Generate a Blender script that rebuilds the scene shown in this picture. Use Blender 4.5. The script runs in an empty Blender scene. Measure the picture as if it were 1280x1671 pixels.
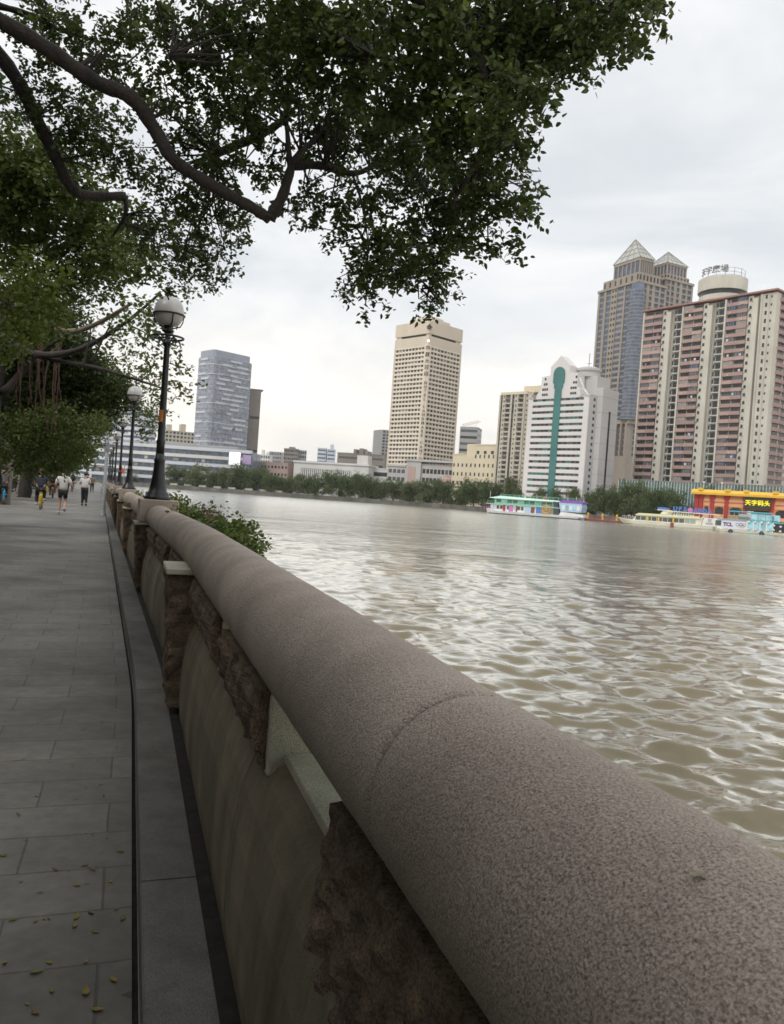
import bpy, bmesh, math, random
import numpy as np
from mathutils import Vector, Matrix

SC = bpy.context.scene
COL = SC.collection
R = math.radians
rnd = random.Random(7)
nrg = np.random.default_rng(11)

# ---------------------------------------------------------------- camera
F, CX, CY = 1265.0, 640.0, 835.5
ROLL, PITCH = R(4.0), R(0.97)
CAMZ = 1.5
RM = Matrix.Rotation(math.pi / 2 - PITCH, 3, 'X') @ Matrix.Rotation(ROLL, 3, 'Z')

def ray(u, v):
    return RM @ Vector(((u - CX) / F, (CY - v) / F, -1.0))

def at(u, v, depth):                 # the point seen at a pixel of the photograph, at a distance ahead
    r = ray(u, v)
    return Vector((0, 0, CAMZ)) + r * (depth / r.y)

def on_level(u, v, z):
    r = ray(u, v)
    return Vector((0, 0, CAMZ)) + r * ((z - CAMZ) / r.z)

cam_d = bpy.data.cameras.new('camera')
cam_d.sensor_fit = 'VERTICAL'
cam_d.sensor_height = 36.0
cam_d.lens = 36.0 * F / 1671.0
cam_d.clip_start = 0.05
cam_d.clip_end = 9000
cam = bpy.data.objects.new('camera', cam_d)
COL.objects.link(cam)
cam.matrix_world = Matrix.Translation((0, 0, CAMZ)) @ RM.to_4x4()
cam_d.dof.use_dof = True
cam_d.dof.focus_distance = 1.9
cam_d.dof.aperture_fstop = 15.0
SC.camera = cam

# ---------------------------------------------------------------- object helpers
def tag(o, label=None, cat=None, group=None, kind=None):
    if label: o['label'] = label
    if cat: o['category'] = cat
    if group: o['group'] = group
    if kind: o['kind'] = kind
    return o

def empty(name, loc=(0, 0, 0), rz=0.0):
    o = bpy.data.objects.new(name, None)
    COL.objects.link(o)
    o.location = loc
    o.rotation_euler = (0, 0, rz)
    o.empty_display_size = 0.2
    return o

def thing(name, label, cat, loc=(0, 0, 0), rz=0.0, group=None):
    return tag(empty(name, loc, rz), label, cat, group)

def link_mesh(name, me, parent=None):
    o = bpy.data.objects.new(name, me)
    COL.objects.link(o)
    if parent: o.parent = parent
    return o

def kids(o):
    return [c for c in COL.objects if c.parent == o]

def copy_tree(o, parent=None):
    c = o.copy()
    COL.objects.link(c)
    if parent: c.parent = parent
    for ch in kids(o):
        copy_tree(ch, c)
    return c

class MB:
    """collects faces and links them as one mesh object"""
    def __init__(s):
        s.v, s.f, s.m = [], [], []
    def add(s, vs, fs, mi=0):
        b = len(s.v)
        s.v.extend([tuple(p) for p in vs])
        s.f.extend([tuple(i + b for i in f) for f in fs])
        s.m.extend([mi] * len(fs))
        return s
    def box(s, x0, x1, y0, y1, z0, z1, mi=0):
        vs = [(x0, y0, z0), (x1, y0, z0), (x1, y1, z0), (x0, y1, z0), (x0, y0, z1), (x1, y0, z1), (x1, y1, z1), (x0, y1, z1)]
        return s.add(vs, [(0, 3, 2, 1), (4, 5, 6, 7), (0, 1, 5, 4), (1, 2, 6, 5), (2, 3, 7, 6), (3, 0, 4, 7)], mi)
    def prism_y(s, poly, y0, y1, mi=0):      # poly in (x, z), counter-clockwise seen from -y
        n = len(poly)
        vs = [(x, y0, z) for x, z in poly] + [(x, y1, z) for x, z in poly]
        fs = [tuple(range(n)), tuple(range(2 * n - 1, n - 1, -1))]
        for i in range(n):
            j = (i + 1) % n
            fs.append((i, i + n, j + n, j))
        return s.add(vs, fs, mi)
    def prism_z(s, poly, z0, z1, mi=0):
        n = len(poly)
        vs = [(x, y, z0) for x, y in poly] + [(x, y, z1) for x, y in poly]
        fs = [tuple(range(n - 1, -1, -1)), tuple(range(n, 2 * n))]
        for i in range(n):
            j = (i + 1) % n
            fs.append((i, j, j + n, i + n))
        return s.add(vs, fs, mi)
    def lathe(s, prof, n=20, c=(0, 0, 0), mi=0):     # prof: (radius, z) from bottom to top
        vs, fs = [], []
        for r, z in prof:
            for k in range(n):
                a = 2 * math.pi * k / n
                vs.append((c[0] + r * math.cos(a), c[1] + r * math.sin(a), c[2] + z))
        m = len(prof)
        for i in range(m - 1):
            for k in range(n):
                k2 = (k + 1) % n
                fs.append((i * n + k, i * n + k2, (i + 1) * n + k2, (i + 1) * n + k))
        fs.append(tuple(range(n - 1, -1, -1)))
        fs.append(tuple((m - 1) * n + k for k in range(n)))
        return s.add(vs, fs, mi)
    def tube(s, pts, rad, n=8, mi=0, cap=True):
        pts = [Vector(p) for p in pts]
        m = len(pts)
        if not hasattr(rad, '__len__'): rad = [rad] * m
        vs, fs = [], []
        up = Vector((0.13, 0.21, 0.97))
        for i, p in enumerate(pts):
            t = (pts[min(i + 1, m - 1)] - pts[max(i - 1, 0)])
            t = t.normalized() if t.length > 1e-9 else Vector((0, 0, 1))
            if abs(t.dot(up)) > 0.97: up = Vector((1, 0.1, 0))
            a = t.cross(up).normalized()
            b = a.cross(t).normalized()
            up = b
            for k in range(n):
                an = 2 * math.pi * k / n
                vs.append(p + a * (rad[i] * math.cos(an)) + b * (rad[i] * math.sin(an)))
        for i in range(m - 1):
            for k in range(n):
                k2 = (k + 1) % n
                fs.append((i * n + k, i * n + k2, (i + 1) * n + k2, (i + 1) * n + k))
        if cap:
            fs.append(tuple(range(n - 1, -1, -1)))
            fs.append(tuple((m - 1) * n + k for k in range(n)))
        return s.add(vs, fs, mi)
    def torus(s, c, rad, r, n=28, k=8, axis='z', mi=0):
        vs, fs = [], []
        for i in range(n):
            a = 2 * math.pi * i / n
            for j in range(k):
                b = 2 * math.pi * j / k
                q = (rad + r * math.cos(b))
                p = (q * math.cos(a), q * math.sin(a), r * math.sin(b))
                if axis == 'x': p = (p[2], p[0], p[1])
                if axis == 'y': p = (p[0], p[2], p[1])
                vs.append((p[0] + c[0], p[1] + c[1], p[2] + c[2]))
        for i in range(n):
            for j in range(k):
                i2, j2 = (i + 1) % n, (j + 1) % k
                fs.append((i * k + j, i2 * k + j, i2 * k + j2, i * k + j2))
        return s.add(vs, fs, mi)
    def ball(s, c, r, n=16, m=10, mi=0):
        rx, ry, rz = r if hasattr(r, '__len__') else (r, r, r)
        vs = [(c[0], c[1], c[2] - rz)]
        for i in range(1, m):
            p = math.pi * i / m
            for k in range(n):
                a = 2 * math.pi * k / n
                vs.append((c[0] + rx * math.sin(p) * math.cos(a), c[1] + ry * math.sin(p) * math.sin(a), c[2] - rz * math.cos(p)))
        vs.append((c[0], c[1], c[2] + rz))
        fs = []
        for k in range(n):
            fs.append((0, 1 + (k + 1) % n, 1 + k))
            fs.append((len(vs) - 1, 1 + (m - 2) * n + k, 1 + (m - 2) * n + (k + 1) % n))
        for i in range(m - 2):
            for k in range(n):
                k2 = (k + 1) % n
                fs.append((1 + i * n + k, 1 + i * n + k2, 1 + (i + 1) * n + k2, 1 + (i + 1) * n + k))
        return s.add(vs, fs, mi)
    def mesh(s, name, mats, smooth=False):
        me = bpy.data.meshes.new(name)
        me.from_pydata(s.v, [], s.f)
        if not isinstance(mats, (list, tuple)): mats = [mats]
        for m in mats: me.materials.append(m)
        if len(mats) > 1: me.polygons.foreach_set('material_index', s.m)
        if smooth: me.polygons.foreach_set('use_smooth', [True] * len(me.polygons))
        me.update()
        return me
    def build(s, name, mats, parent=None, smooth=False, bevel=0.0, seg=2):
        o = link_mesh(name, s.mesh(name, mats, smooth), parent)
        if bevel:
            b = o.modifiers.new('bevel', 'BEVEL')
            b.width = bevel; b.segments = seg; b.limit_method = 'ANGLE'; b.angle_limit = R(35)
        return o

def fast_mesh(name, verts, quads, mats, smooth=False):
    """numpy arrays to mesh"""
    me = bpy.data.meshes.new(name)
    n, q = len(verts), len(quads)
    k = quads.shape[1]
    me.vertices.add(n)
    me.vertices.foreach_set('co', np.asarray(verts, dtype=np.float32).ravel())
    me.loops.add(q * k)
    me.loops.foreach_set('vertex_index', np.asarray(quads, dtype=np.int32).ravel())
    me.polygons.add(q)
    me.polygons.foreach_set('loop_start', np.arange(0, q * k, k, dtype=np.int32))
    me.polygons.foreach_set('loop_total', np.full(q, k, dtype=np.int32))
    if smooth: me.polygons.foreach_set('use_smooth', np.ones(q, dtype=bool))
    if not isinstance(mats, (list, tuple)): mats = [mats]
    for m in mats: me.materials.append(m)
    me.update(calc_edges=True)
    me.validate()
    return me

# ---------------------------------------------------------------- materials
def nodes_of(name):
    m = bpy.data.materials.new(name)
    m.use_nodes = True
    nt = m.node_tree
    return m, nt, nt.nodes['Principled BSDF'], nt.nodes, nt.links

def mix_rgb(nt, a, b, fac, mode='MIX'):
    n = nt.nodes.new('ShaderNodeMix')
    n.data_type = 'RGBA'; n.blend_type = mode
    for sock, val in ((n.inputs[0], fac), (n.inputs[6], a), (n.inputs[7], b)):
        if hasattr(val, 'is_output') or hasattr(val, 'links'):
            nt.links.new(val, sock)
        elif isinstance(val, (tuple, list)):
            sock.default_value = (*val, 1) if len(val) == 3 else val
        else:
            sock.default_value = val
    return n.outputs[2]

def noise(nt, scale, detail=4, rough=0.55, coord='Object', vscale=None, dist=0.0):
    tc = nt.nodes.new('ShaderNodeTexCoord')
    src = tc.outputs[coord]
    if coord == 'World':
        pass
    if vscale:
        mp = nt.nodes.new('ShaderNodeMapping')
        mp.inputs['Scale'].default_value = vscale
        nt.links.new(src, mp.inputs[0])
        src = mp.outputs[0]
    n = nt.nodes.new('ShaderNodeTexNoise')
    n.inputs['Scale'].default_value = scale
    n.inputs['Detail'].default_value = detail
    n.inputs['Roughness'].default_value = rough
    n.inputs['Distortion'].default_value = dist
    nt.links.new(src, n.inputs['Vector'])
    return n.outputs['Fac']

def ramp(nt, fac, stops):
    n = nt.nodes.new('ShaderNodeValToRGB')
    e = n.color_ramp.elements
    while len(e) < len(stops): e.new(0.5)
    for el, (p, c) in zip(e, stops):
        el.position = p
        el.color = (*c, 1) if len(c) == 3 else c
    nt.links.new(fac, n.inputs[0])
    return n.outputs[0]

def bump(nt, height, strength=0.3, dist=0.02, normal=None):
    n = nt.nodes.new('ShaderNodeBump')
    n.inputs['Strength'].default_value = strength
    n.inputs['Distance'].default_value = dist
    nt.links.new(height, n.inputs['Height'])
    if normal is not None: nt.links.new(normal, n.inputs['Normal'])
    return n.outputs[0]

def mat(name, c, rough=0.7, c2=None, scale=3.0, bscale=None, bstr=0.2, bdist=0.01, metal=0.0, detail=4, coord='Object', vscale=None, spec=None):
    m, nt, p, N, L = nodes_of(name)
    p.inputs['Roughness'].default_value = rough
    p.inputs['Metallic'].default_value = metal
    if spec is not None: p.inputs['Specular IOR Level'].default_value = spec
    if c2 is None:
        c2 = tuple(x * 0.8 for x in c)
    f = noise(nt, scale, detail, coord=coord, vscale=vscale)
    L.new(ramp(nt, f, [(0.3, c2), (0.68, c)]), p.inputs['Base Color'])
    if bscale:
        L.new(bump(nt, noise(nt, bscale, 3, coord=coord), bstr, bdist), p.inputs['Normal'])
    return m

def mat_leaf(name, dark, light, trans=0.35):
    m = bpy.data.materials.new(name)
    m.use_nodes = True
    nt = m.node_tree
    p = nt.nodes['Principled BSDF']
    g = nt.nodes.new('ShaderNodeNewGeometry')
    c = ramp(nt, g.outputs['Random Per Island'], [(0.0, dark), (0.55, tuple((a + b) / 2 for a, b in zip(dark, light))), (0.95, light)])
    nt.links.new(c, p.inputs['Base Color'])
    p.inputs['Roughness'].default_value = 0.5
    p.inputs['Specular IOR Level'].default_value = 0.35
    t = nt.nodes.new('ShaderNodeBsdfTranslucent')
    nt.links.new(mix_rgb(nt, c, (0.10, 0.14, 0.02), 0.35), t.inputs['Color'])
    mx = nt.nodes.new('ShaderNodeMixShader')
    mx.inputs[0].default_value = trans
    nt.links.new(p.outputs[0], mx.inputs[1])
    nt.links.new(t.outputs[0], mx.inputs[2])
    nt.links.new(mx.outputs[0], nt.nodes['Material Output'].inputs['Surface'])
    return m

def mat_glass(name, c=(0.02, 0.025, 0.03), rough=0.12):
    m, nt, p, N, L = nodes_of(name)
    f = noise(nt, 0.35, 2)
    L.new(ramp(nt, f, [(0.35, c), (0.7, tuple(x * 1.9 + 0.01 for x in c))]), p.inputs['Base Color'])
    p.inputs['Roughness'].default_value = rough
    p.inputs['IOR'].default_value = 1.5
    return m

def emis(name, c, s):
    m, nt, p, N, L = nodes_of(name)
    p.inputs['Base Color'].default_value = (*c, 1)
    p.inputs['Emission Color'].default_value = (*c, 1)
    p.inputs['Emission Strength'].default_value = s
    return m

def text_mesh(name, body, size, m, parent, loc, rot, depth=0.02, align='CENTER', bold=0.0):
    c = bpy.data.curves.new(name, 'FONT')
    c.body = body; c.size = size; c.extrude = depth; c.align_x = align; c.align_y = 'CENTER'
    c.offset = bold; c.resolution_u = 2
    t = bpy.data.objects.new('tmp', c)
    COL.objects.link(t)
    bpy.context.view_layer.update()
    me = bpy.data.meshes.new_from_object(t.evaluated_get(bpy.context.evaluated_depsgraph_get()))
    bpy.data.objects.remove(t)
    bpy.data.curves.remove(c)
    me.name = name
    me.materials.clear(); me.materials.append(m)
    o = link_mesh(name, me, parent)
    o.location = loc; o.rotation_euler = rot
    return o

# ---------------------------------------------------------------- the line of the promenade
d0 = ray(215, 784); H0 = math.atan2(d0.x, d0.y)
d1 = ray(163, 781); H1 = math.atan2(d1.x, d1.y)
_ds = 0.05
_S = np.arange(-8, 420, _ds)
_h = np.interp(_S, [-8, 5.2, 6.4, 420], [H0, H0, H1, H1])
_x = np.cumsum(np.sin(_h)) * _ds
_y = np.cumsum(np.cos(_h)) * _ds
_i0 = int(round(8 / _ds))
_x -= _x[_i0]; _y -= _y[_i0]

def path(s, X=0.0, z=0.0):
    x = np.interp(s, _S, _x); y = np.interp(s, _S, _y); h = np.interp(s, _S, _h)
    return Vector((x + X * math.cos(h), y - X * math.sin(h), z))

def heading(s):
    return -float(np.interp(s, _S, _h))        # rotation about z that turns +y along the line

def svals(s0, s1, step):
    n = max(1, int(math.ceil((s1 - s0) / step)))
    return [s0 + (s1 - s0) * i / n for i in range(n + 1)]

def sweep(mb, prof, ss, mi=0, cap=True):
    """prof: closed polygon of (X, z); swept along the line"""
    n = len(prof)
    vs, fs = [], []
    for s in ss:
        for X, z in prof: vs.append(path(s, X, z))
    for i in range(len(ss) - 1):
        for k in range(n):
            k2 = (k + 1) % n
            fs.append((i * n + k, (i + 1) * n + k, (i + 1) * n + k2, i * n + k2))
    if cap:
        fs.append(tuple(range(n)))
        fs.append(tuple((len(ss) - 1) * n + k for k in range(n - 1, -1, -1)))
    mb.add(vs, fs, mi)
    return mb
# ---------------------------------------------------------------- render, sky and sun
SC.render.engine = 'CYCLES'
SC.view_settings.view_transform = 'Standard'
SC.view_settings.look = 'None'
SC.view_settings.exposure = 0.08
SC.view_settings.gamma = 1.0
SC.cycles.max_bounces = 8
SC.cycles.diffuse_bounces = 4
SC.cycles.transmission_bounces = 6
SC.cycles.use_denoising = True
try:
    SC.cycles.denoiser = 'OPENIMAGEDENOISE'
except Exception:
    pass

SUN_EL, SUN_AZ = R(46), R(222)       # azimuth of the sun, clockwise from +y (behind the camera, to the left)
W = bpy.data.worlds.new('World')
SC.world = W
W.use_nodes = True
nt = W.node_tree
bg = nt.nodes['Background']
sky = nt.nodes.new('ShaderNodeTexSky')
sky.sky_type = 'NISHITA'
sky.sun_disc = False
sky.sun_elevation = SUN_EL
sky.sun_rotation = SUN_AZ
sky.air_density = 1.0; sky.dust_density = 2.0
tc = nt.nodes.new('ShaderNodeTexCoord')
mp = nt.nodes.new('ShaderNodeMapping')
mp.inputs['Scale'].default_value = (1.0, 1.0, 2.6)
mp.inputs['Location'].default_value = (1.3, 0.4, 0.2)
nt.links.new(tc.outputs['Generated'], mp.inputs[0])
n1 = nt.nodes.new('ShaderNodeTexNoise')
n1.inputs['Scale'].default_value = 2.8; n1.inputs['Detail'].default_value = 6; n1.inputs['Roughness'].default_value = 0.55
n1.inputs['Distortion'].default_value = 0.4
nt.links.new(mp.outputs[0], n1.inputs['Vector'])
cl = ramp(nt, n1.outputs['Fac'], [(0.32, (0.68, 0.715, 0.745)), (0.43, (0.775, 0.80, 0.82)), (0.53, (0.86, 0.87, 0.875)), (0.66, (1.0, 0.99, 0.97))])
sep = nt.nodes.new('ShaderNodeSeparateXYZ')
nt.links.new(tc.outputs['Generated'], sep.inputs[0])
warm = ramp(nt, sep.outputs['Z'], [(0.0, (1.12, 1.04, 0.945)), (0.10, (1.10, 1.035, 0.965)), (0.24, (1.0, 1.0, 1.0)), (0.5, (1.0, 1.0, 1.0)), (0.75, (1.25, 1.25, 1.26)), (1.0, (1.45, 1.45, 1.46))])
c3 = mix_rgb(nt, cl, warm, 1.0, 'MULTIPLY')
SKYK = 10.9
sc_n = nt.nodes.new('ShaderNodeVectorMath'); sc_n.operation = 'SCALE'
sc_n.inputs[3].default_value = SKYK
nt.links.new(c3, sc_n.inputs[0])
skymix = mix_rgb(nt, sky.outputs[0], sc_n.outputs[0], 0.93)
nt.links.new(skymix, bg.inputs['Color'])
bg.inputs['Strength'].default_value = 0.1

sl = bpy.data.lights.new('sun', 'SUN')
sl.energy = 1.2
sl.angle = R(14)
sl.color = (1.0, 0.96, 0.90)
so = bpy.data.objects.new('sun', sl)
COL.objects.link(so)
sd = Vector((math.sin(SUN_AZ) * math.cos(SUN_EL), math.cos(SUN_AZ) * math.cos(SUN_EL), math.sin(SUN_EL)))
so.rotation_euler = sd.to_track_quat('Z', 'Y').to_euler()
so.location = (0, -20, 40)
# ---------------------------------------------------------------- near materials
def mat_granite(name, lo, hi, speck, grain=170.0, bstr=0.6, bdist=0.004, big=4.0, rough=0.85):
    """bush-hammered granite: speckle, blotches and a pitted face"""
    m, nt, p, N, L = nodes_of(name)
    a = ramp(nt, noise(nt, big, 4, 0.6), [(0.30, lo), (0.70, hi)])
    sp = ramp(nt, noise(nt, grain * 1.7, 2, 0.7), [(0.36, (0.38, 0.36, 0.35)), (0.50, (1, 1, 1)), (0.66, speck)])
    col = mix_rgb(nt, a, sp, 0.85, 'MULTIPLY')
    L.new(col, p.inputs['Base Color'])
    p.inputs['Roughness'].default_value = rough
    p.inputs['Specular IOR Level'].default_value = 0.3
    h1 = noise(nt, grain, 4, 0.7)
    h2 = noise(nt, grain * 0.28, 3, 0.6)
    b1 = bump(nt, h2, bstr * 0.45, bdist * 1.6)
    L.new(bump(nt, h1, bstr, bdist, b1), p.inputs['Normal'])
    return m

M_COPING = mat_granite('pink_grey_granite', (0.405, 0.342, 0.288), (0.54, 0.46, 0.392), (1.35, 1.31, 1.26), 195, 1.0, 0.0075, 3.0, 0.62)
M_LIGHTGR = mat_granite('pale_granite', (0.46, 0.435, 0.36), (0.60, 0.57, 0.475), (1.25, 1.25, 1.2), 210, 0.3, 0.003, 6.0)
M_PANEL = mat_granite('smooth_granite_slab', (0.19, 0.160, 0.115), (0.30, 0.256, 0.185), (1.1, 1.1, 1.1), 260, 0.15, 0.002, 2.2)
def weather(m_, amount=0.75, tint=(0.50, 0.50, 0.44), streak=True):
    nt = m_.node_tree
    p = nt.nodes['Principled BSDF']
    src = p.inputs['Base Color'].links[0].from_socket
    st_ = ramp(nt, noise(nt, 5.0, 6, 0.65, vscale=(1.0, 1.0, 0.14), dist=0.4), [(0.36, (0, 0, 0)), (0.66, (1, 1, 1))])
    pt_ = ramp(nt, noise(nt, 1.7, 5, 0.6), [(0.40, (0, 0, 0)), (0.62, (1, 1, 1))])
    f = mix_rgb(nt, st_, pt_, 0.5, 'MULTIPLY') if streak else pt_
    sc_ = nt.nodes.new('ShaderNodeMath'); sc_.operation = 'MULTIPLY'; sc_.inputs[1].default_value = amount
    nt.links.new(f, sc_.inputs[0])
    dk = mix_rgb(nt, src, tint, 1.0, 'MULTIPLY')
    nt.links.new(mix_rgb(nt, src, dk, sc_.outputs[0]), p.inputs['Base Color'])
weather(M_PANEL, 1.0, (0.42, 0.42, 0.36)); weather(M_COPING, 0.5, (0.66, 0.63, 0.60), False)
M_ROCK = mat_granite('rough_brown_rock', (0.075, 0.056, 0.041), (0.245, 0.182, 0.13), (1.4, 1.25, 1.1), 90, 1.0, 0.012, 9.0)
M_KERB = mat_granite('kerb_granite', (0.135, 0.13, 0.12), (0.215, 0.207, 0.192), (1.2, 1.2, 1.2), 190, 0.7, 0.004, 3.0)
weather(M_KERB, 0.7, (0.48, 0.46, 0.42)); weather(M_LIGHTGR, 0.5, (0.6, 0.57, 0.5))
M_DIRT = mat('gutter_dirt', (0.03, 0.026, 0.02), 1.0, (0.012, 0.01, 0.008), 20)
M_QUAY = mat('quay_stone', (0.28, 0.26, 0.22), 0.9, (0.15, 0.14, 0.12), 2.0, 30, 0.5, 0.02)

# pavement: slabs laid across the walk, coordinates along and across the line kept in a UV map
m, nt, p, N, L = nodes_of('promenade_slabs')
uv = N.new('ShaderNodeUVMap'); uv.uv_map = 'walk'
br = N.new('ShaderNodeTexBrick')
br.inputs['Scale'].default_value = 1.0
br.inputs['Brick Width'].default_value = 0.62
br.inputs['Row Height'].default_value = 0.315
br.inputs['Mortar Size'].default_value = 0.005
br.inputs['Mortar Smooth'].default_value = 0.25
br.inputs['Color1'].default_value = (0.145, 0.137, 0.122, 1)
br.inputs['Color2'].default_value = (0.19, 0.18, 0.162, 1)
br.inputs['Mortar'].default_value = (0.098, 0.092, 0.082, 1)
br.offset = 0.5
wv = N.new('ShaderNodeVectorMath'); wv.operation = 'ADD'
nz = N.new('ShaderNodeTexNoise'); nz.inputs['Scale'].default_value = 3.0
L.new(uv.outputs[0], nz.inputs['Vector'])
sc1 = N.new('ShaderNodeVectorMath'); sc1.operation = 'SCALE'; sc1.inputs[3].default_value = 0.012
L.new(nz.outputs['Color'], sc1.inputs[0])
L.new(uv.outputs[0], wv.inputs[0]); L.new(sc1.outputs[0], wv.inputs[1])
L.new(wv.outputs[0], br.inputs['Vector'])
st = ramp(nt, noise(nt, 0.9, 6, 0.62), [(0.30, (0.50, 0.49, 0.47)), (0.50, (0.95, 0.95, 0.94)), (0.72, (1.28, 1.25, 1.2))])
st2 = ramp(nt, noise(nt, 14, 4, 0.6), [(0.3, (0.8, 0.8, 0.8)), (0.7, (1.12, 1.12, 1.1))])
c1 = mix_rgb(nt, br.outputs['Color'], st, 1.0, 'MULTIPLY')
c1 = mix_rgb(nt, c1, st2, 1.0, 'MULTIPLY')
spt = ramp(nt, noise(nt, 11.0, 2, 0.5), [(0.27, (0.45, 0.44, 0.42)), (0.31, (1, 1, 1))])
c1 = mix_rgb(nt, c1, spt, 1.0, 'MULTIPLY')
lng = ramp(nt, noise(nt, 0.35, 5, 0.65), [(0.38, (0.68, 0.67, 0.65)), (0.56, (1.05, 1.05, 1.04))])
c1 = mix_rgb(nt, c1, lng, 1.0, 'MULTIPLY')
L.new(c1, p.inputs['Base Color'])
p.inputs['Roughness'].default_value = 0.62
b0 = bump(nt, noise(nt, 70, 3), 0.35, 0.004)
inv = N.new('ShaderNodeMath'); inv.operation = 'SUBTRACT'; inv.inputs[0].default_value = 1.0
L.new(br.outputs['Fac'], inv.inputs[1])
L.new(bump(nt, inv.outputs[0], 0.6, 0.006, b0), p.inputs['Normal'])
M_PAVE = m

# ---------------------------------------------------------------- promenade ground
def strip(name, X0, X1, nX, ss, z, material):
    vs, fs, uvs = [], [], []
    xs = [X0 + (X1 - X0) * k / nX for k in range(nX + 1)]
    for s in ss:
        for X in xs:
            vs.append(path(s, X, z)); uvs.append((X, s))
    n = nX + 1
    for i in range(len(ss) - 1):
        for k in range(nX):
            fs.append((i * n + k, i * n + k + 1, (i + 1) * n + k + 1, (i + 1) * n + k))
    me = bpy.data.meshes.new(name)
    me.from_pydata([tuple(v) for v in vs], [], fs)
    ul = me.uv_layers.new(name='walk')
    for lp in me.loops:
        ul.data[lp.index].uv = uvs[lp.vertex_index]
    me.materials.append(material)
    o = link_mesh(name, me)
    return tag(o, kind='structure')

SS = svals(-6, 4, 1.0)[:-1] + svals(4, 8, 0.2)[:-1] + svals(8, 300, 4.0)
strip('promenade_pavement', -9.0, 0.092, 14, SS, 0.0, M_PAVE)
M_SOIL = mat('park_soil', (0.07, 0.055, 0.04), 1.0, (0.03, 0.03, 0.02), 1.5, 12, 0.4, 0.03)
strip('park_ground', -90.0, -9.0, 6, SS, -0.02, M_SOIL)
strip('gutter', 0.092, 0.112, 1, SS, -0.035, M_DIRT)

# stone kerb ledge the balustrade stands on, one stone after another
mb = MB()
k0 = -5.03
while k0 < 150:
    ln = 2.6 if k0 < 30 else 10
    sweep(mb, [(0.112, -0.1), (0.74, -0.1), (0.74, 0.12), (0.118, 0.12), (0.112, 0.112)], svals(k0, k0 + ln - 0.008, 0.5))
    k0 += ln
tag(mb.build('kerb', M_KERB), kind='structure')
mb = MB(); sweep(mb, [(0.30, 0.118), (0.352, 0.118), (0.352, 0.124), (0.30, 0.124)], svals(-5, 60, 0.5))
tag(mb.build('gutter_dirt', M_DIRT), kind='structure')
mb = MB(); sweep(mb, [(0.742, -3.2), (1.05, -3.2), (0.95, -0.05), (0.742, -0.05)], svals(-6, 8, 0.5) + svals(9, 300, 8))
tag(mb.build('quay_wall', M_QUAY), 'stone quay wall below the balustrade dropping to the river', 'quay wall')

# ---------------------------------------------------------------- balustrade
rail = thing('stone_balustrade', 'long granite balustrade with a thick round coping rail beside the river', 'balustrade', path(0, 0.5, 0))
RAIL_O = Vector(rail.location)

def put(mb, name, mats, **kw):
    mb.v = [tuple(Vector(v) - RAIL_O) for v in mb.v]
    return mb.build(name, mats, rail, **kw)

CX0, CZ0, CR = 0.506, 1.062, 0.155
def coping_piece(s0, s1):
    n = 40
    ss = [s0 + 0.0, s0 + 0.004] + svals(s0 + 0.012, s1 - 0.012, 0.02 if s0 < 2.5 else 0.12) + [s1 - 0.004, s1]
    mbv, fs = [], []
    sh = [0.0] * len(ss)
    sh[0] = 0.009; sh[1] = 0.003; sh[-1] = 0.009; sh[-2] = 0.003
    for i, s in enumerate(ss):
        for k in range(n):
            a = 2 * math.pi * k / n
            r = CR - sh[i]
            w = 0.0004 * math.sin(1.3 * s + 3 * a) + 0.0004 * math.sin(17 * s + 3 * a) + 0.0003 * math.sin(41 * s - 5 * a)
            r += w
            X = CX0 + r * math.cos(a)
            z = CZ0 + r * math.sin(a)
            if z < CZ0 - 0.115: z = CZ0 - 0.115 - (CZ0 - 0.115 - z) * 0.15
            mbv.append(path(s, X, z))
    for i in range(len(ss) - 1):
        for k in range(n):
            k2 = (k + 1) % n
            fs.append((i * n + k, i * n + k2, (i + 1) * n + k2, (i + 1) * n + k))
    fs.append(tuple(range(n - 1, -1, -1)))
    fs.append(tuple((len(ss) - 1) * n + k for k in range(n)))
    mb = MB(); mb.add(mbv, fs)
    put(mb, 'coping', M_COPING, smooth=True)

LAMP_S = [10.25 * k for k in range(1, 8)]
PIER_S = [1.28, 4.95] + [10.25 + 5.125 * k for k in range(0, 16)]
joints = [-5.0, -2.4, 1.06, 5.55]
for j0, j1 in zip(joints[:-1], joints[1:]): coping_piece(j0 + 0.0045, j1 - 0.0045)
coping_piece(5.56, 9.99)
s = 10.25
while s < 85:
    for (a, b) in ((s + 0.27, s + 5.12), (s + 5.13, s + 9.98)):
        coping_piece(a, b)
    s += 10.25

# dark bed mortar under the coping
mb = MB(); sweep(mb, [(0.44, 0.935), (0.58, 0.935), (0.58, 0.985), (0.44, 0.985)], svals(-5, 9.9, 0.5) + svals(10.6, 85, 2))
put(mb, 'bed_beam', M_ROCK)

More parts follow.
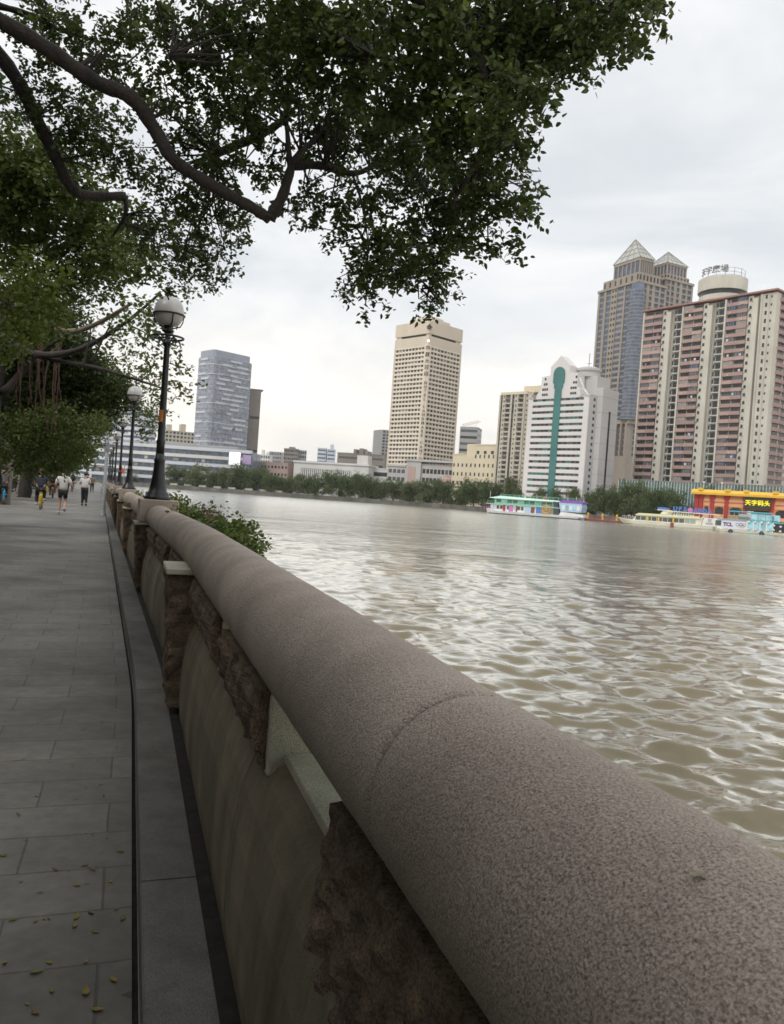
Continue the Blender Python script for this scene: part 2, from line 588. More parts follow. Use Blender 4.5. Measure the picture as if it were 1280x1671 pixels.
PANEL = [(0.352, 0.125), (0.600, 0.125), (0.600, 0.748), (0.452, 0.748), (0.428, 0.738), (0.405, 0.705), (0.372, 0.62), (0.350, 0.50), (0.341, 0.36), (0.341, 0.22)]
ps = [-3.9, -1.2, 0.66, 2.32, 4.68]
pan = list(zip(ps[:-1], ps[1:]))
for k in range(14):
    a = 10.25 + 5.125 * (k - 1)
    if k == 0: a = 5.2
    b = 10.25 + 5.125 * k
    mid = (a + b) / 2
    pan += [(a + (0.0 if k == 0 else 0.22), mid), (mid, b - 0.22)]
for a, b in pan:
    mb = MB(); sweep(mb, PANEL, svals(a + 0.004, b - 0.004, 0.3))
    put(mb, 'panel', M_PANEL, bevel=0.006)
    if 0.5 < a < 40:
        mb = MB(); sweep(mb, [(0.448, 0.7485), (0.535, 0.7485), (0.535, 0.775), (0.448, 0.775)], svals(a + 0.006, b - 0.006, 0.5))
        put(mb, 'sill', M_LIGHTGR, bevel=0.004)
        mb = MB(); sweep(mb, [(0.575, 0.76), (0.587, 0.76), (0.587, 0.94), (0.575, 0.94)], svals(a + 0.05, b - 0.05, 0.5))
        gm = put(mb, 'glass_panel', None or M_KERB)
        gm.data.materials[0] = M_KERB
GLASSP = bpy.data.materials.new('greenish_glass')
GLASSP.use_nodes = True
gnt = GLASSP.node_tree
gp = gnt.nodes['Principled BSDF']
gp.inputs['Base Color'].default_value = (0.42, 0.50, 0.43, 1)
gp.inputs['Roughness'].default_value = 0.2
gtr = gnt.nodes.new('ShaderNodeBsdfTransparent'); gtr.inputs['Color'].default_value = (0.92, 0.97, 0.93, 1)
gmx = gnt.nodes.new('ShaderNodeMixShader'); gmx.inputs[0].default_value = 0.86
gnt.links.new(gp.outputs[0], gmx.inputs[1]); gnt.links.new(gtr.outputs[0], gmx.inputs[2])
gnt.links.new(gmx.outputs[0], gnt.nodes['Material Output'].inputs['Surface'])
for o in kids(rail):
    if o.name.startswith('glass_panel'): o.data.materials[0] = GLASSP

# rock-faced piers and corbels
def rock(name, poly_fn, s0, s1, seed, amp, sub=9, mats=M_ROCK):
    """a rough block: poly_fn(t) gives (X0, X1) of the block at height fraction t between z0, z1"""
    (z0, z1), fn = poly_fn
    rr = np.random.default_rng(seed)
    nz, nx, ny = sub * 2, sub, sub
    pts, idx = [], {}
    fs = []
    def P(i, j, k):
        key = (i, j, k)
        if key in idx: return idx[key]
        t = k / nz
        x0, x1 = fn(t)
        s = s0 + (s1 - s0) * j / ny
        X = x0 + (x1 - x0) * i / nx
        z = z0 + (z1 - z0) * t
        def h(a, b, c):
            return math.sin(a * 31 + b * 17 + seed) * math.sin(b * 41 - c * 23 + seed * 1.7) + 0.6 * math.sin(c * 67 + a * 53 + seed * 2.3) + 0.5 * math.sin(97 * b + 83 * c + seed)
        e = amp * h(s, X, z) + rr.normal(0, amp * 0.18)
        e2 = amp * h(X + 3, z, s) + rr.normal(0, amp * 0.35)
        e3 = amp * h(z, s + 1, X) + rr.normal(0, amp * 0.3)
        if i == 0: X += e * 1.2
        if j in (0, ny): s += e2 * 0.8
        if k in (0, nz): z += e3 * 0.8 * (1 if k == 0 else 0.3)
        idx[key] = len(pts)
        pts.append(path(s, X, z))
        return idx[key]
    for k in range(nz):
        for i in range(nx):
            fs.append((P(i, 0, k), P(i + 1, 0, k), P(i + 1, 0, k + 1), P(i, 0, k + 1)))
            fs.append((P(i + 1, ny, k), P(i, ny, k), P(i, ny, k + 1), P(i + 1, ny, k + 1)))
        for j in range(ny):
            fs.append((P(0, j + 1, k), P(0, j, k), P(0, j, k + 1), P(0, j + 1, k + 1)))
            fs.append((P(nx, j, k), P(nx, j + 1, k), P(nx, j + 1, k + 1), P(nx, j, k + 1)))
    for i in range(nx):
        for j in range(ny):
            fs.append((P(i, j + 1, 0), P(i + 1, j + 1, 0), P(i + 1, j, 0), P(i, j, 0)))
            fs.append((P(i, j, nz), P(i + 1, j, nz), P(i + 1, j + 1, nz), P(i, j + 1, nz)))
    mb = MB(); mb.add(pts, fs)
    put(mb, name, mats)

def lerp_list(t, xs):
    f = t * (len(xs) - 1); i = min(int(f), len(xs) - 2)
    return xs[i] + (xs[i + 1] - xs[i]) * (f - i)

for q, sp in enumerate(PIER_S):
    if q == 0:
        rock('pier', ((0.16, 0.90), lambda t: (lerp_list(t, [0.362, 0.362, 0.368, 0.382, 0.41]), 0.62)), 0.70, 1.45, 5, 0.006, 20)
    else:
        sub = 10 if q < 3 else 5
        rock('pier', ((0.17, 0.96), lambda t: (lerp_list(t, [0.285, 0.262, 0.27, 0.26, 0.245, 0.24]), 0.64)), sp - 0.21, sp + 0.21, q + 3, 0.008 if q < 4 else 0.005, sub)
        mb = MB(); sweep(mb, [(0.225, 0.965), (0.66, 0.965), (0.66, 1.0), (0.225, 1.0)], svals(sp - 0.24, sp + 0.24, 0.24))
        put(mb, 'pier_cap', M_LIGHTGR, bevel=0.006)
        if sp not in LAMP_S and sp > 12:
            mb = MB(); sweep(mb, [(0.27, 1.001), (0.64, 1.001), (0.64, 1.09), (0.29, 1.09), (0.27, 1.05)], svals(sp - 0.20, sp + 0.20, 0.2))
            put(mb, 'pier_block', M_ROCK, bevel=0.008)
for sL in LAMP_S:
    mb = MB(); sweep(mb, [(0.265, 1.002), (0.735, 1.002), (0.735, 1.285), (0.265, 1.285)], [sL - 0.25, sL, sL + 0.25])
    put(mb, 'lamp_block', M_COPING, bevel=0.012)

# rock-faced blocks between the small openings under the coping, with smooth pale ends
BLK = [(2.12, 3.02), (3.30, 4.62), (5.35, 6.6), (6.95, 8.2), (8.55, 9.8)]
for k in range(6):
    a = 10.25 + 5.125 * k
    BLK += [(a + 0.55, a + 1.7), (a + 2.0, a + 3.1), (a + 3.4, a + 4.6)]
for q, (s0, s1) in enumerate(BLK):
    mb = MB(); sweep(mb, [(0.398, 0.712), (0.566, 0.712), (0.566, 0.943), (0.398, 0.943)], svals(s0 - 0.02, s1 + 0.02, 0.4))
    put(mb, 'jamb', M_LIGHTGR, bevel=0.010)
    n_ = 16 if q < 2 else 7
    rock('rock_face', ((0.735, 0.955), lambda t: (lerp_list(t, [0.388, 0.374, 0.362, 0.356, 0.358, 0.372]), 0.41)), s0, s1, 40 + q, 0.0065, n_)

# outer ledge with planting troughs beyond the rail
mb = MB(); sweep(mb, [(0.66, 0.36), (0.74, 0.36), (0.74, 0.52), (0.66, 0.52)], svals(-5, 5.0, 0.5))
put(mb, 'outer_ledge', M_LIGHTGR, bevel=0.006)

# ---------------------------------------------------------------- lamps
M_BLACK = mat('black_lamp_paint', (0.012, 0.013, 0.014), 0.35, (0.008, 0.009, 0.009), 6, 40, 0.1, 0.003)
M_GLOBE, nt, p, N, L = nodes_of('milk_glass')
gz = ramp(nt, noise(nt, 5, 3), [(0.35, (0.40, 0.385, 0.37)), (0.7, (0.54, 0.525, 0.51))])
L.new(gz, p.inputs['Base Color'])
p.inputs['Roughness'].default_value = 0.32
p.inputs['Subsurface Weight'].default_value = 0.3
p.inputs['Subsurface Radius'].default_value = (0.1, 0.1, 0.1)

def make_lamp():
    t = thing('street_lamp', 'x', 'street lamp', (0, 0, 0))
    b = MB()
    b.lathe([(0.165, 0.0), (0.165, 0.03), (0.145, 0.045), (0.14, 0.075), (0.115, 0.10), (0.098, 0.17), (0.082, 0.27), (0.070, 0.38), (0.064, 0.47), (0.07, 0.485), (0.07, 0.505), (0.058, 0.52), (0.054, 0.58)], 24)
    b.build('base', M_BLACK, t, smooth=True)
    b = MB()
    b.lathe([(0.052, 0.58), (0.050, 0.70), (0.055, 0.72), (0.055, 0.74), (0.046, 0.76), (0.040, 1.4), (0.036, 1.95), (0.046, 1.965), (0.046, 1.985), (0.034, 2.0), (0.032, 2.12), (0.05, 2.16), (0.06, 2.20)], 16)
    b.build('pole', M_BLACK, t, smooth=True)
    b = MB(); b.torus((0, 0, 2.05), 0.195, 0.014); b.torus((0, 0, 2.03), 0.10, 0.01); b.lathe([(0.035, 2.10), (0.075, 2.125), (0.075, 2.14), (0.03, 2.16)], 14)
    for k in range(4):
        a = k * math.pi / 2 + 0.5
        pts = []
        for i in range(13):
            f = i / 12
            rr_ = 0.035 + 0.17 * f
            zz = 1.93 + 0.13 * math.sin(f * math.pi * 0.95) * 0.8 + 0.02 * f
            pts.append((rr_ * math.cos(a), rr_ * math.sin(a), zz))
        b.tube(pts, 0.008, 6)
        b.torus((0.155 * math.cos(a), 0.155 * math.sin(a), 2.0), 0.03, 0.006, 14, 6, 'y')
    b.build('scroll_bracket', M_BLACK, t, smooth=True)
    b = MB(); b.lathe([(0.06, 2.195), (0.12, 2.21), (0.145, 2.245), (0.172, 2.295), (0.181, 2.335), (0.183, 2.375), (0.172, 2.44), (0.143, 2.505), (0.095, 2.548), (0.05, 2.564), (0.01, 2.568)], 28)
    b.build('globe', M_GLOBE, t, smooth=True)
    b = MB(); b.torus((0, 0, 2.335), 0.19, 0.012, 32, 8)
    for k in range(4):
        a = k * math.pi / 2 + 0.2
        b.tube([(0.055 * math.cos(a), 0.055 * math.sin(a), 2.17), (0.15 * math.cos(a), 0.15 * math.sin(a), 2.205), (0.178 * math.cos(a), 0.178 * math.sin(a), 2.26), (0.19 * math.cos(a), 0.19 * math.sin(a), 2.335)], 0.008, 6)
    b.build('globe_ring', M_BLACK, t, smooth=True)
    return t

lamp0 = make_lamp()
LLAB = ['tall black lamp post with grey globe, on the stone block nearest the flower bush',
        'black globe lamp next behind the tallest lamp on the balustrade',
        'third black globe lamp along the balustrade, white globe against the striped building',
        'fourth black globe lamp along the balustrade counted from the tallest',
        'small distant black globe lamp, fifth from the tallest on the balustrade',
        'tiny far globe lamp between the last two of the balustrade row',
        'farthest globe lamp of the balustrade row, beside the grey pole']
for k, sL in enumerate(LAMP_S):
    o = lamp0 if k == 0 else copy_tree(lamp0)
    o.location = path(sL, 0.485, 1.286)
    o.rotation_euler = (0, 0, heading(sL) + 0.3 * k)
    tag(o, LLAB[k], 'street lamp', 'globe lamps along the balustrade')
# paper notice stuck round the first lamp post
b = MB(); b.lathe([(0.0455, 0.98), (0.0455, 1.13)], 12)
M_NOTICE = mat('orange_notice', (0.55, 0.22, 0.04), 0.7, (0.35, 0.13, 0.02), 12)
# open band round the front half of the pole
b = MB()
vs = []; n = 8
for i in range(n + 1):
    a = R(195) + R(80) * i / n
    for z in (0.98, 1.13): vs.append((0.0475 * math.cos(a), 0.0475 * math.sin(a), z))
for i in range(n + 1):
    a = R(195) + R(80) * i / n
    for z in (0.98, 1.13): vs.append((0.0495 * math.cos(a), 0.0495 * math.sin(a), z))
fs = []
q = 2 * (n + 1)
for i in range(n):
    fs += [(2 * i, 2 * i + 1, 2 * i + 3, 2 * i + 2), (q + 2 * i, q + 2 * i + 2, q + 2 * i + 3, q + 2 * i + 1), (2 * i, 2 * i + 2, q + 2 * i + 2, q + 2 * i), (2 * i + 1, q + 2 * i + 1, q + 2 * i + 3, 2 * i + 3)]
fs += [(0, q, q + 1, 1), (2 * n, 2 * n + 1, q + 2 * n + 1, q + 2 * n)]
b.add(vs, fs)
b.build('notice', M_NOTICE, lamp0)

# grey pole on the walk, and its smaller neighbour
M_STEEL = mat('galvanised_pole', (0.26, 0.28, 0.29), 0.5, (0.18, 0.19, 0.20), 5)
pp = path(33.5, 0.0, 0)
pt = thing('utility_pole', 'plain grey steel pole standing on the walk at the kerb', 'pole', pp)
b = MB(); b.lathe([(0.13, 0), (0.13, 0.02), (0.085, 0.03), (0.085, 0.35), (0.075, 0.37), (0.062, 4.6)], 14); b.build('shaft', M_STEEL, pt, smooth=True)
b = MB(); b.box(-0.09, 0.09, -0.07, 0.07, 2.6, 2.95); b.build('junction_box', M_STEEL, pt, bevel=0.01)
pp = at(140, 800, 52); pp.z = 0
pt = thing('park_lamp', 'slim dark lamp post with small white globe on the far walk', 'street lamp', pp)
b = MB(); b.lathe([(0.12, 0), (0.07, 0.3), (0.05, 0.5), (0.04, 3.0)], 12); b.build('pole', M_BLACK, pt, smooth=True)
b = MB(); b.ball((0, 0, 3.15), 0.17); b.build('globe', M_GLOBE, pt, smooth=True)
for zz, nm in ((2.35, 'cross_arm'),):
    b = MB(); b.tube([(-1.1, 0, zz), (1.9, 0, zz - 0.02)], 0.035, 6); b.build(nm, M_BLACK, pt)

# ---------------------------------------------------------------- fallen leaves
M_FALL = mat_leaf('fallen_leaf_yellow', (0.17, 0.125, 0.02), (0.30, 0.22, 0.04), 0.15)
M_FALL2 = mat_leaf('fallen_leaf_brown', (0.12, 0.065, 0.03), (0.25, 0.13, 0.05), 0.1)
M_FALL3 = mat_leaf('fallen_leaf_green', (0.11, 0.12, 0.025), (0.19, 0.19, 0.045), 0.15)
def leaf_mesh(m_, curl):
    vs, fs = [], []
    n = 6
    for i in range(n + 1):
        f = i / n
        w = 0.5 * math.sin(math.pi * f ** 0.85) * 0.46
        z = curl * (f - 0.5) ** 2
        for sx, dz in ((-1, 0.10), (0, 0.0), (1, 0.10)):
            vs.append((sx * w, f - 0.5, 0.06 + z + abs(sx) * dz * (w * 2)))
    for i in range(n):
        for k in range(2):
            a = i * 3 + k
            fs.append((a, a + 1, a + 4, a + 3))
    me = bpy.data.meshes.new('fallen_leaf'); me.from_pydata(vs, [], fs); me.materials.append(m_); return me
LM = [leaf_mesh(M_FALL, 0.5), leaf_mesh(M_FALL2, 0.9), leaf_mesh(M_FALL3, 0.3), leaf_mesh(M_FALL, 0.2)]
lpix = [(60, 1588), (8, 1572), (85, 1618), (140, 1620), (80, 1500), (58, 1505), (72, 1500), (122, 1512), (155, 1522), (125, 1498), (148, 1490), (190, 1485), (125, 1446), (22, 1502), (58, 1655), (140, 1570), (80, 1572),
        (175, 1368), (140, 1360), (138, 1413), (6, 1397), (208, 1290), (160, 1240), (120, 1250), (140, 1286), (165, 1160), (130, 1140), (100, 1350), (200, 1500), (60, 1300), (30, 1330), (110, 1200), (60, 1180), (90, 1420), (150, 1420), (180, 1440), (35, 1440), (196, 1390), (170, 1300), (190, 1220), (150, 1100), (180, 1090), (120, 1130), (45, 1640), (185, 1600), (160, 1650)]
LL = {0: 'small yellow leaf lying on the grey pavement slabs', 3: 'small yellow leaf lying on the grey pavement slabs', 1: 'curled brown leaf lying on the grey pavement slabs', 2: 'greenish leaf lying on the grey pavement slabs'}
for i, (u, v) in enumerate(lpix):
    q = on_level(u, v, 0.0)
    k = rnd.choice([0, 0, 0, 1, 1, 2, 2, 3])
    o = link_mesh('fallen_leaf', LM[k])
    z = 0.002
    o.location = (q.x, q.y, z)
    sz = rnd.uniform(0.018, 0.048) * (0.8 if v < 1450 else 1.0)
    o.scale = (sz, sz, sz)
    o.rotation_euler = (rnd.uniform(-.15, .15), rnd.uniform(-.15, .15), rnd.uniform(0, 6.28))
    tag(o, LL[k], 'leaf', {0: 'yellow leaves fallen on the pavement', 3: 'yellow leaves fallen on the pavement', 1: 'brown leaves fallen on the pavement', 2: 'greenish leaves fallen on the pavement'}[k])
o = link_mesh('fallen_leaf', LM[2])
r_ = ray(1138, 1428).normalized(); tt = 0.4
for _ in range(4000):
    q = Vector((0, 0, CAMZ)) + r_ * tt
    sa = path(0, 0); da = (path(1, 0) - sa).normalized(); rel_ = q - sa
    Xq = rel_.x * da.y - rel_.y * da.x
    if math.hypot(Xq - CX0, q.z - CZ0) < CR + 0.003: break
    tt += 0.0005
o.location = q; o.scale = (0.016, 0.016, 0.012); o.rotation_euler = (0.2, 0.25, 1.1)
tag(o, 'tiny yellow green leaf lying alone on top of the coping rail', 'leaf')
# ---------------------------------------------------------------- foliage
def leaf_cloud(centers, radii, counts, lsize, seed, squash=0.8, oval=True, twig=10, shell=0.55, droop=0.3):
    """leaves gathered on twigs inside balls; returns a vertex and quad array"""
    rr = np.random.default_rng(seed)
    P = []
    for c, r, n in zip(centers, radii, counts):
        n = int(n)
        nt_ = max(1, n // twig)
        d = rr.normal(size=(nt_, 3)); d /= np.linalg.norm(d, axis=1)[:, None]
        rad = r * rr.random(nt_) ** shell
        tw = np.array(c) + d * rad[:, None] * np.array([1, 1, squash])
        ax = d + rr.normal(size=(nt_, 3)) * 0.7; ax[:, 2] -= droop
        ax /= np.linalg.norm(ax, axis=1)[:, None]
        tl = lsize * 3.2
        k = rr.random((nt_, twig)) * tl
        p = tw[:, None, :] + ax[:, None, :] * k[:, :, None] + rr.normal(size=(nt_, twig, 3)) * lsize * 0.45
        P.append(p.reshape(-1, 3))
    P = np.concatenate(P)
    n = len(P)
    t = rr.normal(size=(n, 3)); t[:, 2] = t[:, 2] * 0.6 - 0.25
    t /= np.linalg.norm(t, axis=1)[:, None]
    nn = rr.normal(size=(n, 3)); nn[:, 2] += 0.9
    b = np.cross(t, nn); b /= np.linalg.norm(b, axis=1)[:, None] + 1e-9
    up = np.cross(b, t)
    L = lsize * rr.uniform(0.7, 1.25, n)[:, None]
    w = L * 0.27
    if oval:
        v0 = P; v1 = P + t * L * 0.32 + b * w + up * L * 0.08; v2 = P + t * L * 0.68 + b * w * 0.8 + up * L * 0.06
        v3 = P + t * L; v4 = P + t * L * 0.68 - b * w * 0.8 + up * L * 0.06; v5 = P + t * L * 0.32 - b * w + up * L * 0.08
        V = np.stack([v0, v1, v2, v3, v4, v5], 1).reshape(-1, 3)
        i = np.arange(n)[:, None] * 6
        Q = np.concatenate([i + np.array([[0, 1, 2, 3]]), i + np.array([[0, 3, 4, 5]])])
    else:
        v0 = P; v1 = P + t * L * 0.5 + b * w * 1.3 + up * L * 0.1; v3 = P + t * L; v5 = P + t * L * 0.5 - b * w * 1.3 + up * L * 0.1
        V = np.stack([v0, v1, v3, v5], 1).reshape(-1, 3)
        Q = np.arange(n)[:, None] * 4 + np.array([[0, 1, 2, 3]])
    return V, Q

M_BARK = mat('banyan_bark', (0.055, 0.045, 0.038), 0.9, (0.018, 0.015, 0.013), 6, 25, 0.8, 0.03, vscale=(1, 1, 0.4))
M_BARKPALE = mat('pale_bark', (0.26, 0.215, 0.165), 0.9, (0.14, 0.115, 0.09), 6, 25, 0.6, 0.02)
M_ROOT = mat('aerial_root', (0.085, 0.042, 0.027), 0.9, (0.04, 0.02, 0.014), 5)
M_LEAF_A = mat_leaf('canopy_leaf', (0.026, 0.042, 0.011), (0.078, 0.112, 0.026), 0.3)
M_LEAF_B = mat_leaf('mid_leaf', (0.05, 0.075, 0.016), (0.13, 0.165, 0.04), 0.32)
M_LEAF_C = mat_leaf('bright_leaf', (0.075, 0.105, 0.018), (0.16, 0.195, 0.04), 0.4)
M_LEAF_D = mat_leaf('dark_leaf', (0.03, 0.05, 0.016), (0.075, 0.11, 0.03), 0.3)
M_LEAF_F = mat_leaf('far_leaf', (0.048, 0.078, 0.026), (0.115, 0.16, 0.055), 0.25)
M_LEAF_G = mat_leaf('far_leaf_light', (0.07, 0.095, 0.035), (0.15, 0.185, 0.07), 0.2)

def crown(tree, name, specs, lsize, dens, seed, m_, oval=True, twig=10, squash=0.85, shell=0.55, jit=1.0):
    """specs: (u, v, radius in photo pixels, depth in metres)"""
    C, Rd, N_ = [], [], []
    o = Vector(tree.location)
    rr = random.Random(seed)
    for (u, v, rp, d) in specs:
        d2 = d + rr.uniform(-0.6, 0.6) * jit
        c = at(u, v, d2) - o
        r = rp / F * d2
        C.append(tuple(c)); Rd.append(r); N_.append(dens * (rp ** 2) * 3.1416 / ((lsize * 0.5 * F / d2) ** 2 * 0.5))
    V, Q = leaf_cloud(C, Rd, N_, lsize, seed, squash, oval, twig, shell)
    o_ = link_mesh(name, fast_mesh(name, V, Q, m_), tree)
    return o_

LIMBPTS = []
def limb(tree, name, pts, r0, r1, m_=None, n=8, wig=0.0, seed=0):
    """pts: world points"""
    o = Vector(tree.location)
    ps = [Vector(p) - o for p in pts]
    out = []
    rr = random.Random(seed)
    for i in range(len(ps) - 1):        # Catmull-Rom
        p0 = ps[max(i - 1, 0)]; p1 = ps[i]; p2 = ps[i + 1]; p3 = ps[min(i + 2, len(ps) - 1)]
        for k in range(6):
            t = k / 6
            q = 0.5 * ((2 * p1) + (p2 - p0) * t + (2 * p0 - 5 * p1 + 4 * p2 - p3) * t * t + (3 * p1 - p0 - 3 * p2 + p3) * t ** 3)
            out.append(q + Vector((rr.uniform(-1, 1), rr.uniform(-1, 1), rr.uniform(-1, 1))) * wig)
    out.append(ps[-1])
    m_n = len(out)
    LIMBPTS.extend([q + o for q in out])
    rad = [(r0 + (r1 - r0) * i / (m_n - 1)) * (1 + 0.08 * math.sin(i * 1.9 + seed)) for i in range(m_n)]
    b = MB(); b.tube(out, rad, n)
    return b.build(name, m_ or M_BARK, tree, smooth=True)

# the banyan over the camera: trunk on the walk's far side, limbs reaching over the rail
T = thing('banyan_tree', 'big dark banyan with limbs and leaves hanging across the top of the picture', 'tree', (-5.6, 3.4, 0))
limb(T, 'trunk', [(-5.6, 3.4, -0.1), (-5.55, 3.45, 1.5), (-5.3, 3.6, 3.2), (-4.6, 4.0, 4.6)], 0.55, 0.34, n=14, wig=0.02)
A = lambda u, v, d: at(u, v, d)
limb(T, 'limb', [(-4.8, 3.9, 4.4), A(-220, -50, 5.6), A(-60, 5, 5.8), A(60, 68, 5.9), A(150, 130, 6.0), A(215, 160, 6.0), A(255, 215, 6.1), A(285, 262, 6.1), A(350, 305, 6.2), A(410, 338, 6.2), A(440, 357, 6.2)], 0.068, 0.042, seed=1)
limb(T, 'limb', [A(440, 357, 6.2), A(462, 318, 6.2), A(478, 268, 6.3), A(500, 240, 6.4), A(540, 210, 6.6)], 0.05, 0.018, seed=2)
limb(T, 'limb', [A(476, 272, 6.3), A(520, 270, 6.3), A(575, 283, 6.4), A(610, 270, 6.5), A(650, 240, 6.6)], 0.036, 0.014, seed=3)
limb(T, 'limb', [A(474, 275, 6.3), A(470, 225, 6.5), A(466, 165, 6.7), A(480, 120, 7.0)], 0.026, 0.01, seed=4)
limb(T, 'limb', [A(470, 190, 6.6), A(440, 212, 6.8), A(400, 232, 7.0), A(350, 252, 7.1)], 0.03, 0.04, seed=5)
limb(T, 'limb', [A(468, 165, 6.7), A(430, 170, 6.9), A(400, 230, 7.0)], 0.016, 0.008, seed=6)
limb(T, 'limb', [(-4.7, 4.0, 4.3), A(-200, 20, 6.5), A(-40, 60, 7.0), A(20, 118, 7.2), A(58, 190, 7.4), A(88, 250, 7.6), A(118, 308, 7.8), A(150, 320, 8.0), A(205, 320, 8.2)], 0.076, 0.045, seed=7)
limb(T, 'limb', [A(205, 320, 8.2), A(205, 350, 8.2), A(185, 385, 8.3)], 0.03, 0.012, seed=8)
limb(T, 'limb', [(-4.6, 4.0, 4.5), (-3.0, 3.6, 5.4), (-1.0, 3.8, 5.4), A(640, -60, 4.6), A(760, 60, 4.8), A(800, 200, 5.0), A(740, 330, 5.2)], 0.11, 0.012, seed=9)
limb(T, 'limb', [A(640, -60, 4.6), A(850, -40, 4.6), A(1000, 20, 4.6)], 0.04, 0.008, seed=10)
limb(T, 'limb', [A(255, 0, 5.2), A(265, 40, 5.4), A(278, 95, 5.6)], 0.008, 0.004, seed=11)
limb(T, 'limb', [A(640, 20, 4.6), A(655, 110, 4.8), A(680, 190, 5.0), A(700, 250, 5.2)], 0.012, 0.006, seed=12)
limb(T, 'limb', [A(610, 40, 4.8), A(612, 100, 5.0), A(625, 160, 5.0)], 0.008, 0.004, seed=13)
limb(T, 'limb', [A(0, 10, 7), A(60, 28, 7), A(100, 50, 7.2), A(170, 70, 7.4)], 0.03, 0.01, seed=14)
limb(T, 'limb', [A(650, 240, 6.6), A(690, 300, 6.4), A(720, 380, 6.2), A(700, 470, 6.1)], 0.014, 0.004, seed=15)
limb(T, 'limb', [A(575, 283, 6.4), A(590, 330, 6.4), A(600, 390, 6.4), A(600, 440, 6.4)], 0.012, 0.004, seed=16)

dense = [(690, 30, 90, 5.0), (790, 30, 90, 4.8), (880, 20, 80, 4.7), (970, 25, 60, 4.6), (1040, 15, 42, 4.6), (1080, 5, 26, 4.6), (760, 110, 85, 5.0), (850, 100, 65, 4.9), (920, 80, 45, 4.8), (990, 70, 30, 4.7),
         (820, 170, 55, 5.0), (740, 190, 75, 5.1), (680, 130, 60, 5.1), (860, 150, 38, 4.9), (590, 40, 60, 5.4), (520, 30, 70, 5.6), (560, 110, 70, 5.8), (620, 150, 50, 5.6), (600, 200, 40, 6.2),
         (440, 40, 60, 5.8), (380, 70, 55, 6.0), (320, 60, 60, 6.0), (460, 110, 60, 6.0), (400, 140, 45, 6.2), (330, 150, 40, 6.4), (650, 220, 50, 6.3), (700, 270, 55, 6.1), (770, 250, 55, 5.6), (830, 240, 40, 5.4),
         (760, 320, 50, 5.6), (810, 310, 40, 5.6), (860, 300, 20, 5.5), (845, 350, 22, 5.5), (720, 350, 45, 5.9), (790, 375, 30, 5.6), (820, 405, 22, 5.5), (840, 330, 26, 5.5), (600, 430, 20, 6.3), (660, 440, 24, 6.2), (700, 420, 26, 6.1), (670, 380, 30, 6.2), (620, 400, 24, 6.3), (540, 60, 50, 5.6), (480, 70, 55, 5.6), (560, 165, 40, 6.0), (1000, 40, 36, 4.6), (930, 40, 50, 4.7), (870, 60, 50, 4.8)]
mid = [(240, 30, 50, 6.5), (200, 70, 40, 6.6), (270, 120, 40, 6.6), (230, 150, 35, 6.8), (170, 110, 40, 7.0), (130, 60, 45, 7.0), (80, 20, 50, 7.0), (60, 80, 40, 7.2), (20, 170, 40, 8), (100, 170, 45, 7.6), (160, 190, 40, 7.4), (120, 230, 45, 7.8), (190, 240, 45, 7.4),
       (230, 280, 35, 7.2), (290, 210, 35, 6.8), (330, 220, 35, 6.8), (370, 180, 40, 6.6), (420, 200, 40, 6.8), (510, 180, 45, 6.4), (520, 230, 40, 6.6), (400, 260, 35, 6.8), (350, 270, 35, 6.8), (440, 280, 30, 6.6),
       (550, 250, 40, 6.6), (610, 250, 40, 6.5), (500, 310, 26, 6.5), (470, 350, 20, 6.4), (530, 330, 28, 6.5), (380, 340, 35, 7.2), (330, 330, 40, 7.2), (280, 320, 40, 7.4), (390, 380, 22, 7.4), (350, 400, 35, 7.6), (300, 390, 45, 7.8), (250, 370, 45, 8),
       (360, 440, 25, 7.6), (320, 455, 25, 7.8), (280, 450, 25, 8.0), (520, 380, 18, 6.4), (560, 320, 30, 6.5), (600, 350, 40, 6.4), (650, 320, 40, 6.3), (630, 390, 38, 6.3), (680, 400, 40, 6.2), (590, 420, 22, 6.4), (640, 440, 32, 6.3), (690, 450, 35, 6.2), (730, 440, 20, 6.1),
       (570, 455, 24, 6.4), (610, 470, 26, 6.4), (700, 490, 24, 6.2), (715, 508, 10, 6.2), (735, 465, 14, 6.1), (560, 480, 10, 6.4), (600, 495, 10, 6.4), (545, 378, 14, 6.4), (660, 270, 40, 6.3), (740, 400, 30, 6.0), (860, 250, 20, 5.4), (875, 290, 10, 5.4)]
crown(T, 'crown', dense, 0.048, 1.45, 21, M_LEAF_A, True, 24, shell=0.5)
crown(T, 'crown', mid, 0.046, 0.95, 22, M_LEAF_A, True, 22, shell=0.6)
crown(T, 'crown', dense[3:20] + mid[:50:3], 0.05, 0.10, 23, M_LEAF_C, True, 6, shell=0.4)
# fine twigs from the limbs into every leaf clump
rr = random.Random(91)
bt_ = MB()
lp_ = list(LIMBPTS)
for (u, v, rp, d) in dense + mid:
    c = A(u, v, d); r_ = rp / F * d
    n0 = min(lp_, key=lambda q: (q - c).length)
    for k in range(3):
        e_ = c + Vector((rr.uniform(-1, 1), rr.uniform(-1, 1), rr.uniform(-1, 1))) * r_ * 0.9
        m1 = n0.lerp(e_, 0.4) + Vector((rr.uniform(-1, 1), rr.uniform(-1, 1), rr.uniform(-.3, 1))) * 0.12
        m2 = n0.lerp(e_, 0.75) + Vector((rr.uniform(-1, 1), rr.uniform(-1, 1), rr.uniform(-1, .6))) * 0.08
        bt_.tube([n0, m1, m2, e_], [0.011, 0.008, 0.005, 0.002], 5)
        for q_ in range(3):
            s_ = m1.lerp(e_, rr.random()); bt_.tube([s_, s_ + Vector((rr.uniform(-1, 1), rr.uniform(-1, 1), rr.uniform(-1, .6))) * r_ * 0.6], [0.004, 0.0015], 4)
